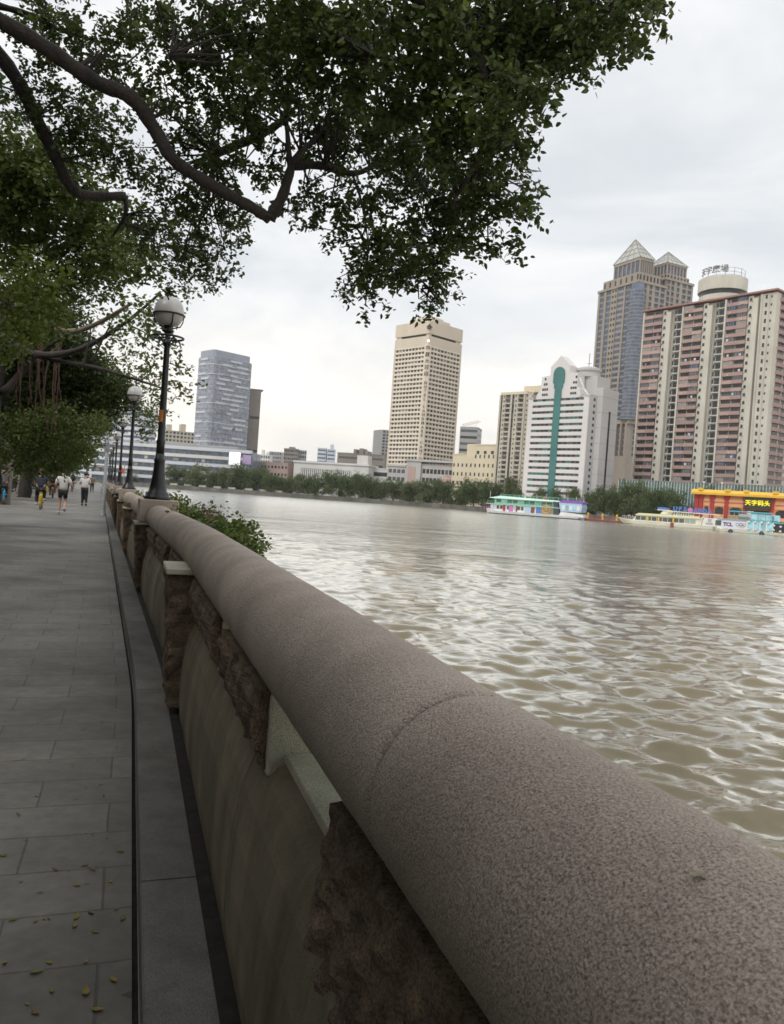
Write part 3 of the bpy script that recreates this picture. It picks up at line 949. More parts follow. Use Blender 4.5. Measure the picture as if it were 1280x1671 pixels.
bt_.v = [tuple(Vector(q) - Vector(T.location)) for q in bt_.v]
tag(bt_.build('twig', M_BARK, T), kind='stuff')
# unseen rest of the crown, added over and behind the viewer for shade
C, Rd, Nn = [], [], []
rr = random.Random(5)
for k in range(120):
    x = rr.uniform(-9, -1.5); y = rr.uniform(-7, 6.0); z = rr.uniform(4.2, 7.0)
    if y > 0.5 and (z - CAMZ) < (y + 1.6) * 0.80: z = CAMZ + (y + 1.6) * 0.80 + 0.6
    C.append((x + 5.6, y - 3.4, z)); Rd.append(rr.uniform(0.8, 1.3)); Nn.append(330)
V, Q = leaf_cloud(C, Rd, Nn, 0.15, 31, 0.7, True, 9, 0.5)
link_mesh('crown', fast_mesh('crown', V, Q, M_LEAF_A), T)
for p in ([(-4.7, 4, 4.4), (-3.4, 1.5, 5.4), (-1.6, -1.5, 5.8), (0.3, -4, 5.8)], [(-5.2, 3.5, 3.6), (-6.5, 1, 5.0), (-7, -3, 5.8)], [(-4.6, 3.9, 4.5), (-2.5, 2.0, 5.6), (0, 0.8, 6.0)]):
    limb(T, 'limb', p, 0.2, 0.05, seed=30)

# trees farther along the walk
def park_tree(label, base, hgt, limbs, crowns, roots=0, seed=0, bark=None, rootbox=None):
    t = thing('banyan_tree', label, 'tree', (base.x, base.y, 0), group='banyans along the promenade')
    top = Vector((base.x + 0.3, base.y + 0.2, hgt))
    limb(t, 'trunk', [(base.x, base.y, -0.1), (base.x + 0.1, base.y, hgt * 0.35), (base.x, base.y + 0.1, hgt * 0.7), top], 0.42, 0.24, n=12, wig=0.03, seed=seed, m_=bark)
    for i, (pts, r0, r1, mm) in enumerate(limbs):
        limb(t, 'limb', [tuple(top - Vector((0, 0, 0.3)))] + [A(*q) for q in pts] if r0 > 0 else [A(*q) for q in pts], abs(r0), r1, mm, seed=seed + i)
    for (nm, specs, ls, de, sd, mm, ov) in crowns:
        crown(t, nm, specs, ls, de, sd, mm, ov, 8, jit=2.0)
    for k in range(roots):
        u0, u1, v0, v1, dd = rootbox
        u = rnd.uniform(u0, u1); d = dd + rnd.uniform(-1.5, 1.5)
        pa = A(u, v0 + rnd.uniform(-30, 20), d)
        zb = A(u, v1 + rnd.uniform(-60, 20), d).z
        limb(t, 'aerial_root', [pa, (pa.x + rnd.uniform(-.1, .1), pa.y, (pa.z + zb) / 2), (pa.x + rnd.uniform(-.15, .15), pa.y, zb)], rnd.uniform(0.012, 0.03), 0.008, M_ROOT, n=5, wig=0.012, seed=k)
    return t

g = lambda u, d: Vector((A(u, 800, d).x, d, 0))
park_tree('leafy banyan at the left picture edge with bright yellow green lower sprays', g(-120, 13), 5.2,
          [([(-40, 560, 13), (30, 470, 13), (80, 430, 13)], 0.16, 0.03, None), ([(-60, 420, 12), (20, 330, 12), (110, 320, 11)], 0.16, 0.03, None)],
          [('crown', [(20, 250, 55, 11), (80, 290, 55, 11.5), (20, 330, 60, 12), (110, 340, 50, 11.5), (60, 380, 55, 12), (150, 380, 45, 11.5), (190, 410, 40, 11), (130, 430, 45, 12), (10, 400, 40, 12), (100, 470, 40, 12.5), (60, 250, 40, 11), (190, 360, 40, 11), (170, 440, 35, 11.5), (230, 420, 35, 10.5), (30, 290, 50, 12), (-20, 300, 60, 12), (140, 290, 40, 11)], 0.085, 1.7, 41, M_LEAF_B, True),
           ('crown', [(20, 430, 35, 11), (60, 450, 35, 11), (20, 480, 40, 11), (70, 500, 30, 11), (20, 540, 34, 11), (60, 550, 22, 11), (10, 575, 20, 11), (95, 520, 18, 11.2)], 0.085, 1.3, 42, M_LEAF_C, True)], 0, 100)
park_tree('banyan with reddish aerial roots hanging in the dark under its crown', g(-30, 21), 6.0,
          [([(0, 640, 21), (60, 580, 21), (120, 540, 20)], 0.2, 0.03, None), ([(-60, 520, 21), (40, 470, 21)], 0.2, 0.05, None), ([(60, 590, 21), (85, 575, 20.5), (100, 560, 20)], -0.06, 0.02, M_BARKPALE)],
          [('crown', [(20, 520, 60, 22), (90, 530, 50, 22), (20, 600, 60, 23), (90, 600, 50, 23), (125, 575, 36, 22), (150, 620, 45, 23), (30, 670, 50, 24), (100, 660, 50, 24), (160, 670, 35, 24), (60, 570, 60, 23), (-20, 640, 60, 24), (60, 640, 50, 24), (130, 610, 40, 24), (0, 560, 60, 24), (190, 640, 30, 23)], 0.11, 2.6, 43, M_LEAF_D, True),
           ('crown', [(40, 700, 40, 20), (90, 690, 38, 20), (120, 720, 35, 21), (60, 725, 30, 21), (90, 745, 30, 22), (20, 740, 30, 22), (145, 700, 26, 21), (130, 740, 18, 22), (60, 752, 22, 22), (160, 690, 18, 21)], 0.085, 1.4, 44, M_LEAF_B, True)],
          18, 120, None, (-10, 110, 580, 700, 20))
park_tree('open branched banyan leaning over the rail behind the tallest lamp', g(-70, 19), 5.4,
          [([(50, 575, 18.5), (125, 572, 17.5), (200, 530, 16.5), (260, 480, 15.5)], 0.11, 0.02, None), ([(60, 580, 18.5), (150, 598, 17.5), (240, 625, 17), (280, 640, 17)], 0.07, 0.012, None),
           ([(90, 538, 16), (125, 540, 16), (165, 525, 15.5), (215, 495, 15)], -0.07, 0.03, M_BARKPALE), ([(150, 590, 16.5), (165, 560, 16.5), (185, 520, 16)], -0.03, 0.01, None),
           ([(135, 600, 17), (145, 560, 17), (150, 520, 17)], -0.03, 0.01, None), ([(210, 530, 16), (240, 545, 16), (275, 575, 16)], -0.02, 0.006, None)],
          [('crown', [(250, 500, 35, 15), (290, 480, 26, 15), (220, 550, 30, 16), (260, 560, 28, 16), (200, 590, 30, 23), (240, 600, 28, 22), (280, 600, 22, 16.5), (300, 630, 20, 17), (270, 640, 24, 17), (230, 650, 28, 24), (200, 640, 28, 24), (240, 690, 22, 24), (258, 670, 18, 22), (180, 530, 28, 16.5), (210, 500, 28, 15), (170, 480, 30, 16), (270, 520, 22, 15.5), (300, 590, 14, 16.5), (310, 632, 10, 17), (160, 650, 30, 24), (170, 600, 25, 23), (215, 670, 20, 34)], 0.10, 0.50, 45, M_LEAF_B, True),
           ('crown', [(180, 680, 18, 36), (165, 700, 18, 36), (240, 705, 12, 24), (185, 660, 18, 34)], 0.10, 0.7, 46, M_LEAF_C, True)], 0, 140)
park_tree('round green street tree far along the walk above the crowd', g(40, 48), 4.0, [([(70, 740, 48), (110, 735, 48)], 0.2, 0.05, None)],
          [('crown', [(70, 735, 30, 48), (110, 730, 28, 48), (40, 745, 28, 50), (95, 752, 20, 48), (125, 745, 18, 48), (15, 750, 26, 50), (140, 730, 16, 48), (60, 760, 16, 50)], 0.28, 1.3, 47, M_LEAF_B, True)], 0, 160)
park_tree('shadowy tree at far left behind the cyclists', g(-20, 42), 3.5, [([(0, 740, 42), (20, 730, 42)], 0.2, 0.05, None)],
          [('crown', [(5, 720, 36, 42), (-20, 750, 36, 42), (20, 755, 18, 44)], 0.26, 1.3, 48, M_LEAF_D, True)], 0, 180)
park_tree('far dark tree between the crowd and the grey pole', g(105, 75), 4.0, [],
          [('crown', [(100, 760, 20, 75), (120, 758, 14, 76), (80, 765, 16, 75), (50, 768, 14, 75)], 0.4, 1.1, 49, M_LEAF_D, True)], 0, 190)
# trunks seen in the shade at left
for i, (u, d, r) in enumerate(((8, 36, 0.25), (33, 55, 0.25))):
    q = g(u, d)
    t = thing('banyan_tree', ('bare grey trunk standing in the shade behind the blue bicycle', 'slim forked trunk in the shade left of the yellow bicycle')[i], 'tree', (q.x, q.y, 0), group='banyans along the promenade')
    limb(t, 'trunk', [(q.x, q.y, -0.05), (q.x + 0.1, q.y, 2.2), (q.x - 0.1, q.y, 4.5), (q.x + 0.3, q.y, 6.5)], r, r * 0.6, M_BARKPALE, n=9, wig=0.03, seed=i)
    crown(t, 'crown', [(u, 690, 40, d), (u + 30, 700, 30, d), (u - 30, 700, 35, d)], 0.22, 0.9, 60 + i, M_LEAF_D, True, 8)

# unseen tree rows added on the land side to keep light off the walk
rr = random.Random(77)
C, Rd, Nn = [], [], []
for k in range(30):
    a_ = rr.uniform(0, 6.28); q_ = rr.uniform(0, 1) ** 0.6 * 3.4
    C.append((q_ * math.cos(a_), q_ * math.sin(a_), rr.uniform(1.6, 8.6) - .04 * q_ * q_)); Rd.append(rr.uniform(1.0, 1.6)); Nn.append(300)
V, Q = leaf_cloud(C, Rd, Nn, 0.34, 78, 0.85, False, 6, 0.5)
SH_C = fast_mesh('crown', V, Q, M_LEAF_D)
b = MB(); b.tube([(0, 0, -.1), (.1, 0, 1.5), (0, .1, 3.0), (.2, 0, 6.5)], [.42, .34, .3, .12], 10); SH_T = b.mesh('trunk', M_BARK, True)
for i, (X, s_) in enumerate(((-6.8, -9), (-7.2, -3.5), (-8.6, 8.5), (-9.2, 14.5), (-12, -6), (-13, 2), (-13, 10), (-14, 19), (-15, 27), (-18, 36), (-20, 46), (-1.5, -13), (-6, -15))):
    q = path(max(-7.9, s_), X, 0) + Vector((0, min(0, s_ + 7.9), 0))
    t = thing('shade_tree', 'unseen leafy tree added on the land side to shade the walk', 'tree', q, rr.uniform(0, 6.28), 'unseen trees added to shade the walk')
    link_mesh('crown', SH_C, t); link_mesh('trunk', SH_T, t)
# the same trees in view, deep in the shade beyond the cyclists
for i, (u, d, lab) in enumerate(((-30, 62, 'dark low crown at the far left edge deep in the park'), (20, 78, 'dark low crown behind the far group of people'), (62, 92, 'dark low crown far behind the yellow bicycle rider'))):
    q = g(u, d)
    t = thing('shade_tree', lab, 'tree', q, rr.uniform(0, 6.28), 'shade trees far along the walk')
    link_mesh('crown', SH_C, t); link_mesh('trunk', SH_T, t)

# ---------------------------------------------------------------- flowering bushes in the troughs outside the rail
M_BUSH = mat_leaf('bush_leaf', (0.06, 0.095, 0.02), (0.16, 0.21, 0.045), 0.3)
M_PETAL = mat_leaf('bougainvillea_petal', (0.42, 0.04, 0.20), (0.62, 0.10, 0.34), 0.3)
M_TWIG = mat('twig', (0.07, 0.055, 0.035), 0.9)
def bush(label, s0, s1, out, ztop, seed, flowers, lsz=0.05, m_=M_BUSH, dens=1.0):
    c0 = path((s0 + s1) / 2, 0.9, 0.4)
    t = thing('bougainvillea_bush', label, 'bush', c0, 0, 'bushes growing in the troughs outside the rail')
    rr = random.Random(seed)
    C, Rd, Nn = [], [], []
    b = MB()
    s = s0
    while s < s1:
        f = (s - s0) / max(0.1, s1 - s0)
        for k in range(4):
            X = 0.72 + rr.uniform(0, out) * (0.55 + 0.45 * math.sin(math.pi * min(1, f + 0.15)))
            z = 0.55 + rr.uniform(0.0, 1.0) * (ztop - 0.65) * (1 - 0.45 * (X - 0.72) / max(out, .1))
            c = path(s + rr.uniform(-0.2, 0.2), X, z) - c0
            r = rr.uniform(0.16, 0.28)
            C.append(tuple(c)); Rd.append(r); Nn.append(560 * dens * (r / 0.2) ** 2 * (0.05 / lsz) ** 2)
            st = path(s, 0.82, 0.42) - c0
            b.tube([st, (st + c) / 2 + Vector((0, 0, 0.08)), c], [0.012, 0.008, 0.004], 5)
        s += 0.32
    V, Q = leaf_cloud(C, Rd, Nn, lsz, seed, 0.8, True, 7, 0.6, 0.1)
    b.build('stem', M_TWIG, t)
    link_mesh('foliage', fast_mesh('foliage', V, Q, m_), t)
    mb = MB(); sweep(mb, [(0.76, 0.2), (1.02, 0.2), (1.02, 0.5), (0.76, 0.5)], svals(s0 - 0.2, s1 + 0.2, 0.5))
    mb.v = [tuple(Vector(v) - c0) for v in mb.v]
    mb.build('trough', M_LIGHTGR, t, bevel=0.01)
    for k in range(flowers[0]):
        q = at(flowers[1] + rr.uniform(-10, 10), flowers[2] + rr.uniform(-6, 6), flowers[3] + rr.uniform(-0.15, 0.1)) - c0
        V, Q = leaf_cloud([tuple(q)], [0.022], [18], 0.024, seed + k, 1, True, 4)
        link_mesh('flower', fast_mesh('flower', V, Q, M_PETAL), t)
    return t
bush('glossy green bougainvillea bush with pink blooms outside the rail in front of the tallest lamp', 6.7, 9.9, 0.40, 1.25, 3, (2, 356, 838, 7.1))
bush('yellowish green bush in the trough just behind the tallest lamp', 10.9, 14.6, 0.42, 1.25, 5, (0, 0, 0, 0), 0.055, M_LEAF_C, 0.7)
bush('small bush outside the rail between the second and third lamp', 17, 20, 0.35, 1.15, 6, (0, 0, 0, 0), 0.07, M_BUSH, 0.7)
# ---------------------------------------------------------------- river
WZ = -2.0
def make_water():
    na = 720
    ang = np.linspace(R(-62), R(62), na)
    r = [2.2]
    while r[-1] < 190: r.append(r[-1] * 1.0058 + 0.004)
    while r[-1] < 1500: r.append(r[-1] * 1.03)
    r = np.array(r)
    RR, AA = np.meshgrid(r, ang, indexing='ij')
    X = RR * np.sin(AA); Y = RR * np.cos(AA)
    Z = np.zeros_like(X)
    rr = np.random.default_rng(4)
    cell = RR * 0.0058
    # slow patches make some areas calmer than others
    calm = 0.75 + 0.35 * np.sin(X * 0.11 + 1.3 * np.sin(Y * 0.05)) * np.sin(Y * 0.07 + X * 0.03)
    for k in range(100):
        lam = 0.13 * (13 ** rr.random())
        th = R(3) + rr.normal() * 0.62
        kx, ky = math.sin(th) * 2 * math.pi / lam, math.cos(th) * 2 * math.pi / lam
        amp = 0.0052 * lam ** 0.78 * (0.6 + 0.8 * rr.random())
        fade = np.clip((lam / cell - 2.5) / 3.0, 0, 1)
        wob = 0.5 * np.sin(X * 0.23 * rr.random() + Y * 0.19 * rr.random() + rr.random() * 6)
        ph = rr.random() * 6.28
        s = np.sin(kx * X + ky * Y + ph + wob * 2)
        Z += amp * fade * (s + 0.25 * np.cos(2 * (kx * X + ky * Y + ph + wob * 2)))
    Z *= calm
    V = np.stack([X, Y, Z + WZ], -1).reshape(-1, 3)
    n0, n1 = X.shape
    i, j = np.meshgrid(np.arange(n0 - 1), np.arange(n1 - 1), indexing='ij')
    a = (i * n1 + j).ravel()
    Q = np.stack([a, a + 1, a + n1 + 1, a + n1], 1)
    o = link_mesh('river_water', fast_mesh('river_water', V, Q, M_WATER, smooth=True))
    at_ = o.data.attributes.new('ripple', 'FLOAT', 'POINT')
    f = np.clip((RR - 14) / 70, 0, 1); f = 0.22 + 0.78 * f * f * (3 - 2 * f)
    at_.data.foreach_set('value', f.ravel().astype(np.float32))
    at2 = o.data.attributes.new('far_chop', 'FLOAT', 'POINT')
    at2.data.foreach_set('value', (0.05 + 0.15 * np.clip((RR - 25) / 220, 0, 1) ** 0.7).ravel().astype(np.float32))
    return tag(o, kind='structure')

M_WATER = bpy.data.materials.new('river_water')
M_WATER.use_nodes = True
nt = M_WATER.node_tree; N, L = nt.nodes, nt.links
N.remove(N['Principled BSDF'])
dif = N.new('ShaderNodeBsdfDiffuse')
L.new(ramp(nt, noise(nt, 0.12, 3), [(0.35, (0.150, 0.124, 0.072)), (0.7, (0.185, 0.155, 0.094))]), dif.inputs['Color'])
gl = N.new('ShaderNodeBsdfGlossy'); gl.inputs['Roughness'].default_value = 0.06
fc = N.new('ShaderNodeAttribute'); fc.attribute_name = 'far_chop'
L.new(fc.outputs['Fac'], gl.inputs['Roughness'])
gl.inputs['Color'].default_value = (0.98, 0.97, 0.93, 1)
fr = N.new('ShaderNodeFresnel'); fr.inputs['IOR'].default_value = 1.38
mxs = N.new('ShaderNodeMixShader')
frm = ramp(nt, fr.outputs[0], [(0.03, (0.03, 0.03, 0.03)), (0.11, (0.08, 0.08, 0.08)), (0.20, (0.50, 0.50, 0.50)), (0.34, (0.84, 0.84, 0.84)), (0.7, (1, 1, 1))])
L.new(frm, mxs.inputs[0]); L.new(dif.outputs[0], mxs.inputs[1]); L.new(gl.outputs[0], mxs.inputs[2])
L.new(mxs.outputs[0], N['Material Output'].inputs['Surface'])
h1 = noise(nt, 3.4, 5, 0.6, vscale=(0.55, 1.0, 1.0), dist=0.6)
h2 = noise(nt, 0.55, 3, 0.5, vscale=(0.5, 1.0, 1.0), dist=0.4)
rp = N.new('ShaderNodeAttribute'); rp.attribute_name = 'ripple'
h3 = noise(nt, 0.10, 4, 0.6, vscale=(0.35, 1.0, 1.0), dist=0.5)
bb = bump(nt, h3, 0.8, 1.1)
rp = N.new('ShaderNodeAttribute'); rp.attribute_name = 'ripple'
L.new(rp.outputs['Fac'], bb.node.inputs['Strength'])
bb = bump(nt, h2, 0.8, 0.24, bb)
L.new(rp.outputs['Fac'], bb.node.inputs['Strength'])
bb = bump(nt, h1, 0.6, 0.055, bb)
L.new(rp.outputs['Fac'], bb.node.inputs['Strength'])
for nd in (dif, gl, fr): L.new(bb, nd.inputs['Normal'])
make_water()

# ---------------------------------------------------------------- far bank
BANK = [(-60, 560), (120, 520), (220, 500), (300, 490), (400, 488), (500, 490), (640, 490), (720, 468), (790, 440), (900, 390), (1000, 352), (1100, 324), (1280, 298), (1420, 285), (1700, 260)]
BP = [Vector((A(u, CY, d).x, d, 0)) for u, d in BANK]
def bank_d(u):
    return float(np.interp(u, [b[0] for b in BANK], [b[1] for b in BANK]))
ZB = 0.4
mb = MB()
vs = [(p.x, p.y, ZB) for p in BP] + [(p.x * 6.5, p.y * 6.5, ZB) for p in BP]
n = len(BP)
mb.add(vs, [(i, i + 1, n + i + 1, n + i) for i in range(n - 1)])
M_LAND = mat('far_bank_paving', (0.22, 0.21, 0.19), 0.9, (0.13, 0.13, 0.11), 0.05)
tag(mb.build('far_bank_ground', M_LAND), kind='structure')
# the land our own walk stands on, to the horizon
mb = MB()
pp = [path(s, -88, -0.06) for s in (-6, 100, 200, 299)]
vs = [tuple(q) for q in pp] + [(q.x - 600, q.y, -0.06) for q in pp]
mb.add(vs, [(i, 4 + i, 5 + i, i + 1) for i in range(3)])
tag(mb.build('park_lawn', mat('lawn', (0.06, 0.08, 0.03), 1.0, (0.04, 0.05, 0.02), 0.5)), kind='structure')

M_EMB = mat('embankment_stone', (0.17, 0.16, 0.14), 0.9, (0.07, 0.068, 0.06), 0.15, 2, 0.4, 0.05)
mb = MB()
prof = [(-0.0, -3.2), (0.0, 0.55), (0.8, 0.55), (0.8, -3.2)]
vs, fs = [], []
for p in BP:
    dr = Vector((p.x, p.y, 0)).normalized()
    for w_, z in prof: vs.append(p + dr * (w_ - 0.4) + Vector((0, 0, z)))
for i in range(n - 1):
    for k in range(4):
        k2 = (k + 1) % 4
        fs.append((i * 4 + k, (i + 1) * 4 + k, (i + 1) * 4 + k2, i * 4 + k2))
mb.add(vs, fs)
mb.build('embankment_wall', M_EMB)
tag(COL.objects['embankment_wall'], 'long dark stone embankment wall at the far waterline under the trees', 'embankment')

def on_bank(u, back=0.0, z=ZB):
    d = bank_d(u)
    p = A(u, CY, d + back)
    return Vector((p.x, p.y, z))

M_WHITE = mat('white_paint', (0.72, 0.72, 0.69), 0.6, (0.55, 0.55, 0.52), 0.8)
M_PARA = mat('weathered_white', (0.42, 0.41, 0.38), 0.8, (0.30, 0.29, 0.27), 0.5)
us = [275, 298, 322, 346, 370, 398, 422, 446, 470, 505, 538, 565, 592, 622, 648, 676]
for i, u in enumerate(us):
    if u in (470, 592): continue
    p = on_bank(u, 2.2, 0.55); q = on_bank(u + 12, 2.2, 0.55)
    dv = q - p
    t = thing('parapet_panel', 'white parapet panel on the embankment wall under the far trees', 'parapet panel', p, math.atan2(dv.y, dv.x), 'white parapet panels along the far embankment')
    w = dv.length
    b = MB(); b.box(0, w, -0.12, 0.12, 0, 1.05); b.box(-0.1, w + 0.1, -0.18, 0.18, 1.05, 1.2); b.build('slab', M_PARA, t)

# far trees, each with its own crown and trunk
def far_variant(seed, mm, lean=1.0):
    rr = random.Random(seed)
    C, Rd, Nn = [], [], []
    for k in range(26):
        a = rr.uniform(0, 6.28); rad = rr.uniform(0, 1) ** 0.6 * 5.2
        z = rr.uniform(2.0, 10.4) - 0.06 * rad * rad
        C.append((rad * math.cos(a) * lean, rad * math.sin(a), z)); r = rr.uniform(1.2, 2.3)
        Rd.append(r); Nn.append(150 * r)
    V, Q = leaf_cloud(C, Rd, Nn, 0.62, seed, 0.75, False, 5, 0.5)
    me = fast_mesh('crown', V, Q, mm)
    b = MB(); b.tube([(0, 0, -0.3), (0.1, 0.1, 2.0), (0.3, 0, 4.0), (0.1, 0.2, 7.5)], [0.4, 0.3, 0.25, 0.1], 8)
    for k in range(5):
        a = k * 1.3
        b.tube([(0.2, 0, 3.0), (1.5 * math.cos(a), 1.5 * math.sin(a), 5), (3.6 * math.cos(a), 3.6 * math.sin(a), 7)], [0.2, 0.13, 0.05], 6)
    return me, b.mesh('trunk', M_BARK, True)
FV = [far_variant(200 + k, (M_LEAF_F, M_LEAF_F, M_LEAF_G, M_LEAF_F, M_LEAF_F, M_LEAF_G)[k], (1.0, 1.25, 1.1, 0.85, 1.3, 1.0)[k]) for k in range(6)]
# (u, top v in the photo, width scale, variant, distance behind the wall, label)
FT = [(215, 775, 0.9, 0, 30, 'dark round tree half hidden behind the second lamp on the far bank'), (285, 762, 1.0, 1, 12, 'dark tree beside the tallest lamp on the far bank'), (318, 756, 1.15, 2, 8, 'light green tree at the left end of the far embankment'),
      (345, 770, 0.9, 3, 6, 'short dark tree below the white billboard, left of it'), (362, 764, 0.8, 5, 6, 'yellowish green small tree below the glass tower'), (392, 758, 1.1, 0, 14, 'dark tall tree right below the white billboard'), (416, 762, 1.1, 4, 14, 'dark tree in front of the brown slim tower'),
      (440, 772, 0.9, 1, 6, 'low tree in front of the pinkish low building'), (462, 776, 0.9, 3, 6, 'low tree at the right end of the pinkish low building'), (486, 778, 0.9, 5, 5, 'pale bushy tree at the left end of the columned white hall'), (512, 770, 1.1, 0, 6, 'dark tree in front of the columned white hall'),
      (540, 772, 1.1, 4, 6, 'broad dark tree at the middle of the columned white hall'), (566, 776, 1.0, 1, 6, 'dark tree at the right end of the columned white hall'), (590, 772, 1.0, 3, 8, 'dark tree before the low white annex left of the hotel'),
      (614, 782, 1.0, 0, 6, 'dark tree left of the hotel base'), (640, 784, 1.1, 4, 6, 'dark tree under the left corner of the cream hotel'), (668, 784, 1.05, 1, 6, 'dark tree under the middle of the hotel podium'), (696, 782, 1.1, 2, 6, 'lighter tree under the hotel corner edge'),
      (722, 784, 1.0, 3, 6, 'dark tree under the right end of the hotel podium'), (748, 784, 1.0, 0, 6, 'dark tree under the cream stepped building, left side'), (772, 786, 1.0, 4, 6, 'dark tree under the cream stepped building, right side'), (800, 780, 0.95, 1, 8, 'dark tree above the stern of the colourful boat'),
      (828, 784, 0.8, 5, 20, 'green tree below the beige apartment tower'), (852, 792, 0.75, 3, 16, 'tree over the left roof half of the colourful boat'), (880, 796, 0.7, 2, 14, 'pale green tree before the left foot of the teal striped building'), (908, 798, 0.7, 0, 14, 'tree before the teal stripe of the white building'),
      (936, 800, 0.75, 5, 14, 'tree before the right half of the teal striped building'), (962, 800, 0.8, 1, 10, 'dark tree above the bow of the colourful boat'), (986, 788, 0.95, 4, 10, 'dark tree at the right foot of the teal striped building'), (1014, 782, 1.0, 0, 12, 'tall green tree at the foot of the twin towers'),
      (1042, 786, 1.0, 2, 12, 'lighter green tree at the left end of the glass podium'), (1062, 800, 0.8, 3, 4, 'low dark tree above the bow of the cream ferry'), (1084, 792, 0.9, 1, 10, 'green tree in front of the glass podium'), (1108, 800, 0.8, 0, 6, 'low dark tree beside the left wall of the orange wharf house'),
      (1150, 792, 0.8, 4, 34, 'tree top seen over the left roof of the wharf house'), (1200, 798, 0.7, 0, 34, 'tree top seen over the middle of the wharf house roof'), (1250, 800, 0.7, 3, 34, 'tree top seen over the wharf house sign')]
for u, v, ws, k, back, lab in FT:
    p = on_bank(u, back)
    top = A(u, v, p.y).z
    sc_ = max(0.35, (top - ZB) / 11.3) * rnd.uniform(0.92, 1.10)
    t = thing('bank_tree', lab, 'tree', p, rnd.uniform(0, 6.28), 'trees along the far embankment')
    wsc = ws * max(0.55, min(1.2, 0.55 + 0.45 * sc_)) * (p.y / 470) ** 0.5
    for nm, me in (('crown', FV[k][0]), ('trunk', FV[k][1])):
        o = link_mesh(nm, me, t); o.scale = (wsc, wsc, sc_)
# ---------------------------------------------------------------- far buildings
def pmat(name, c, c2=None, rough=0.75, scale=0.08):
    return mat(name, c, rough, c2 or tuple(x * 0.86 for x in c), scale, detail=6, vscale=(1, 1, 0.35))
G_DARK = mat_glass('dark_window', (0.018, 0.020, 0.022), 0.2)
G_MID = mat_glass('grey_window', (0.07, 0.075, 0.08), 0.25)
G_LIT = mat('curtained_window', (0.36, 0.34, 0.31), 0.5, (0.22, 0.21, 0.2), 0.6)
G_BLUE = mat_glass('blue_window', (0.035, 0.05, 0.085), 0.12)
G_TEAL = mat('teal_glass', (0.06, 0.20, 0.19), 0.25, (0.04, 0.145, 0.14), 0.05)
M_ROOFG = mat('grey_roof', (0.22, 0.22, 0.215), 0.9, (0.15, 0.15, 0.15), 0.1)

def unit_mesh(name, m_):
    b = MB(); b.box(0, 1, 0, 1, 0, 1); return b.mesh(name, m_)
WU = {}
def wunit(m_):
    if m_.name not in WU: WU[m_.name] = unit_mesh('window', m_)
    return WU[m_.name]

class Bld:
    """origin at the near left foot of the front; x along the front, y away from the river, z up"""
    def __init__(s, name, label, cat, pA, pB, depth, z0=ZB):
        a = Vector((pA[0], pA[1], 0)); b = Vector((pB[0], pB[1], 0))
        s.W = (b - a).length; s.D = depth
        s.rz = math.atan2(b.y - a.y, b.x - a.x)
        s.o = Vector((a.x, a.y, z0)); s.z0 = z0
        s.t = thing(name, label, cat, s.o, s.rz)
        s.ops = {}
    def h(s, u, v, d): return A(u, v, d).z - s.z0
    def part(s, name, mb, m_, **k): return mb.build(name, m_, s.t, **k)
    def op(s, face, x, z, w, h, m_, name='window', proud=0.05, sink=0.35):
        """an opening on a face; kept until flush()"""
        if face == 'f': loc, sc_ = (x, -proud, z), (w, proud + sink, h)
        elif face == 'r': loc, sc_ = (s.W - sink, x, z), (sink + proud, w, h)
        elif face == 'l': loc, sc_ = (-proud, x, z), (sink + proud, w, h)
        elif isinstance(face, tuple): loc, sc_ = (x, face[1] - proud, z), (w, proud + sink, h)
        s.ops.setdefault(name, []).append((loc, sc_, m_))
    def flush(s, most=100):
        for name, lst in s.ops.items():
            lst.sort(key=lambda q: -q[1][2] * max(q[1][0], q[1][1]))
            if len(lst) > most:
                step = lst[:most]; rest = lst[most:]
            else: step, rest = lst, []
            for loc, sc_, m_ in step:
                o = link_mesh(name, wunit(m_), s.t); o.location = loc; o.scale = sc_
            if rest:
                ms = []
                b = MB()
                for loc, sc_, m_ in rest:
                    if m_ not in ms: ms.append(m_)
                    b.box(loc[0], loc[0] + sc_[0], loc[1], loc[1] + sc_[1], loc[2], loc[2] + sc_[2], ms.index(m_))
                tag(b.build(name, ms, s.t), kind='stuff')
        s.ops = {}

def PX(u, v, d): 
    q = A(u, v, d); return (q.x, d)

# --- cream hotel tower with its lettered corner
C_HOT = pmat('cream_cladding', (0.66, 0.575, 0.46), (0.58, 0.505, 0.41))
C_HOT2 = pmat('pale_cream_slab', (0.74, 0.66, 0.55), (0.66, 0.585, 0.48))
B = Bld('hotel_tower', 'tall cream hotel tower with a lettered corner strip and rows of deep windows', 'hotel tower', PX(647, 530, 585), PX(702, 522, 560), 0)
side = PX(757, 537, 585)
B.D = (Vector(side) - Vector(PX(702, 522, 560))).length
Hh = B.h(702, 522, 560)
Wd, D = B.W, B.D
b = MB()
fl = 29
zt = Hh * 0.862
zb = Hh * 0.16
fh = (zt - zb) / fl
b.box(0.9, Wd - 0.9, 0.9, D - 0.9, 0, Hh * 0.88)              # recessed core behind the window rows
b.box(0, Wd, 0, D, Hh * 0.865, Hh * 0.915)
b.box(0.8, Wd - 0.8, 0.8, D - 0.8, Hh * 0.915, Hh * 0.928)
b.box(0, Wd, 0, D, Hh * 0.928, Hh)
cw = 3.4                                                       # corner strip
b.box(Wd - cw, Wd + 0.25, -0.25, cw, 0, Hh * 0.865)
b.box(-0.05, 1.2, -0.1, 1.2, 0, Hh * 0.865)
b.box(Wd - 1.2, Wd + 0.1, D - 1.2, D + 0.05, 0, Hh * 0.865)
b.box(0, Wd, 0, D, 0, zb)
B.part('wall', b, C_HOT)
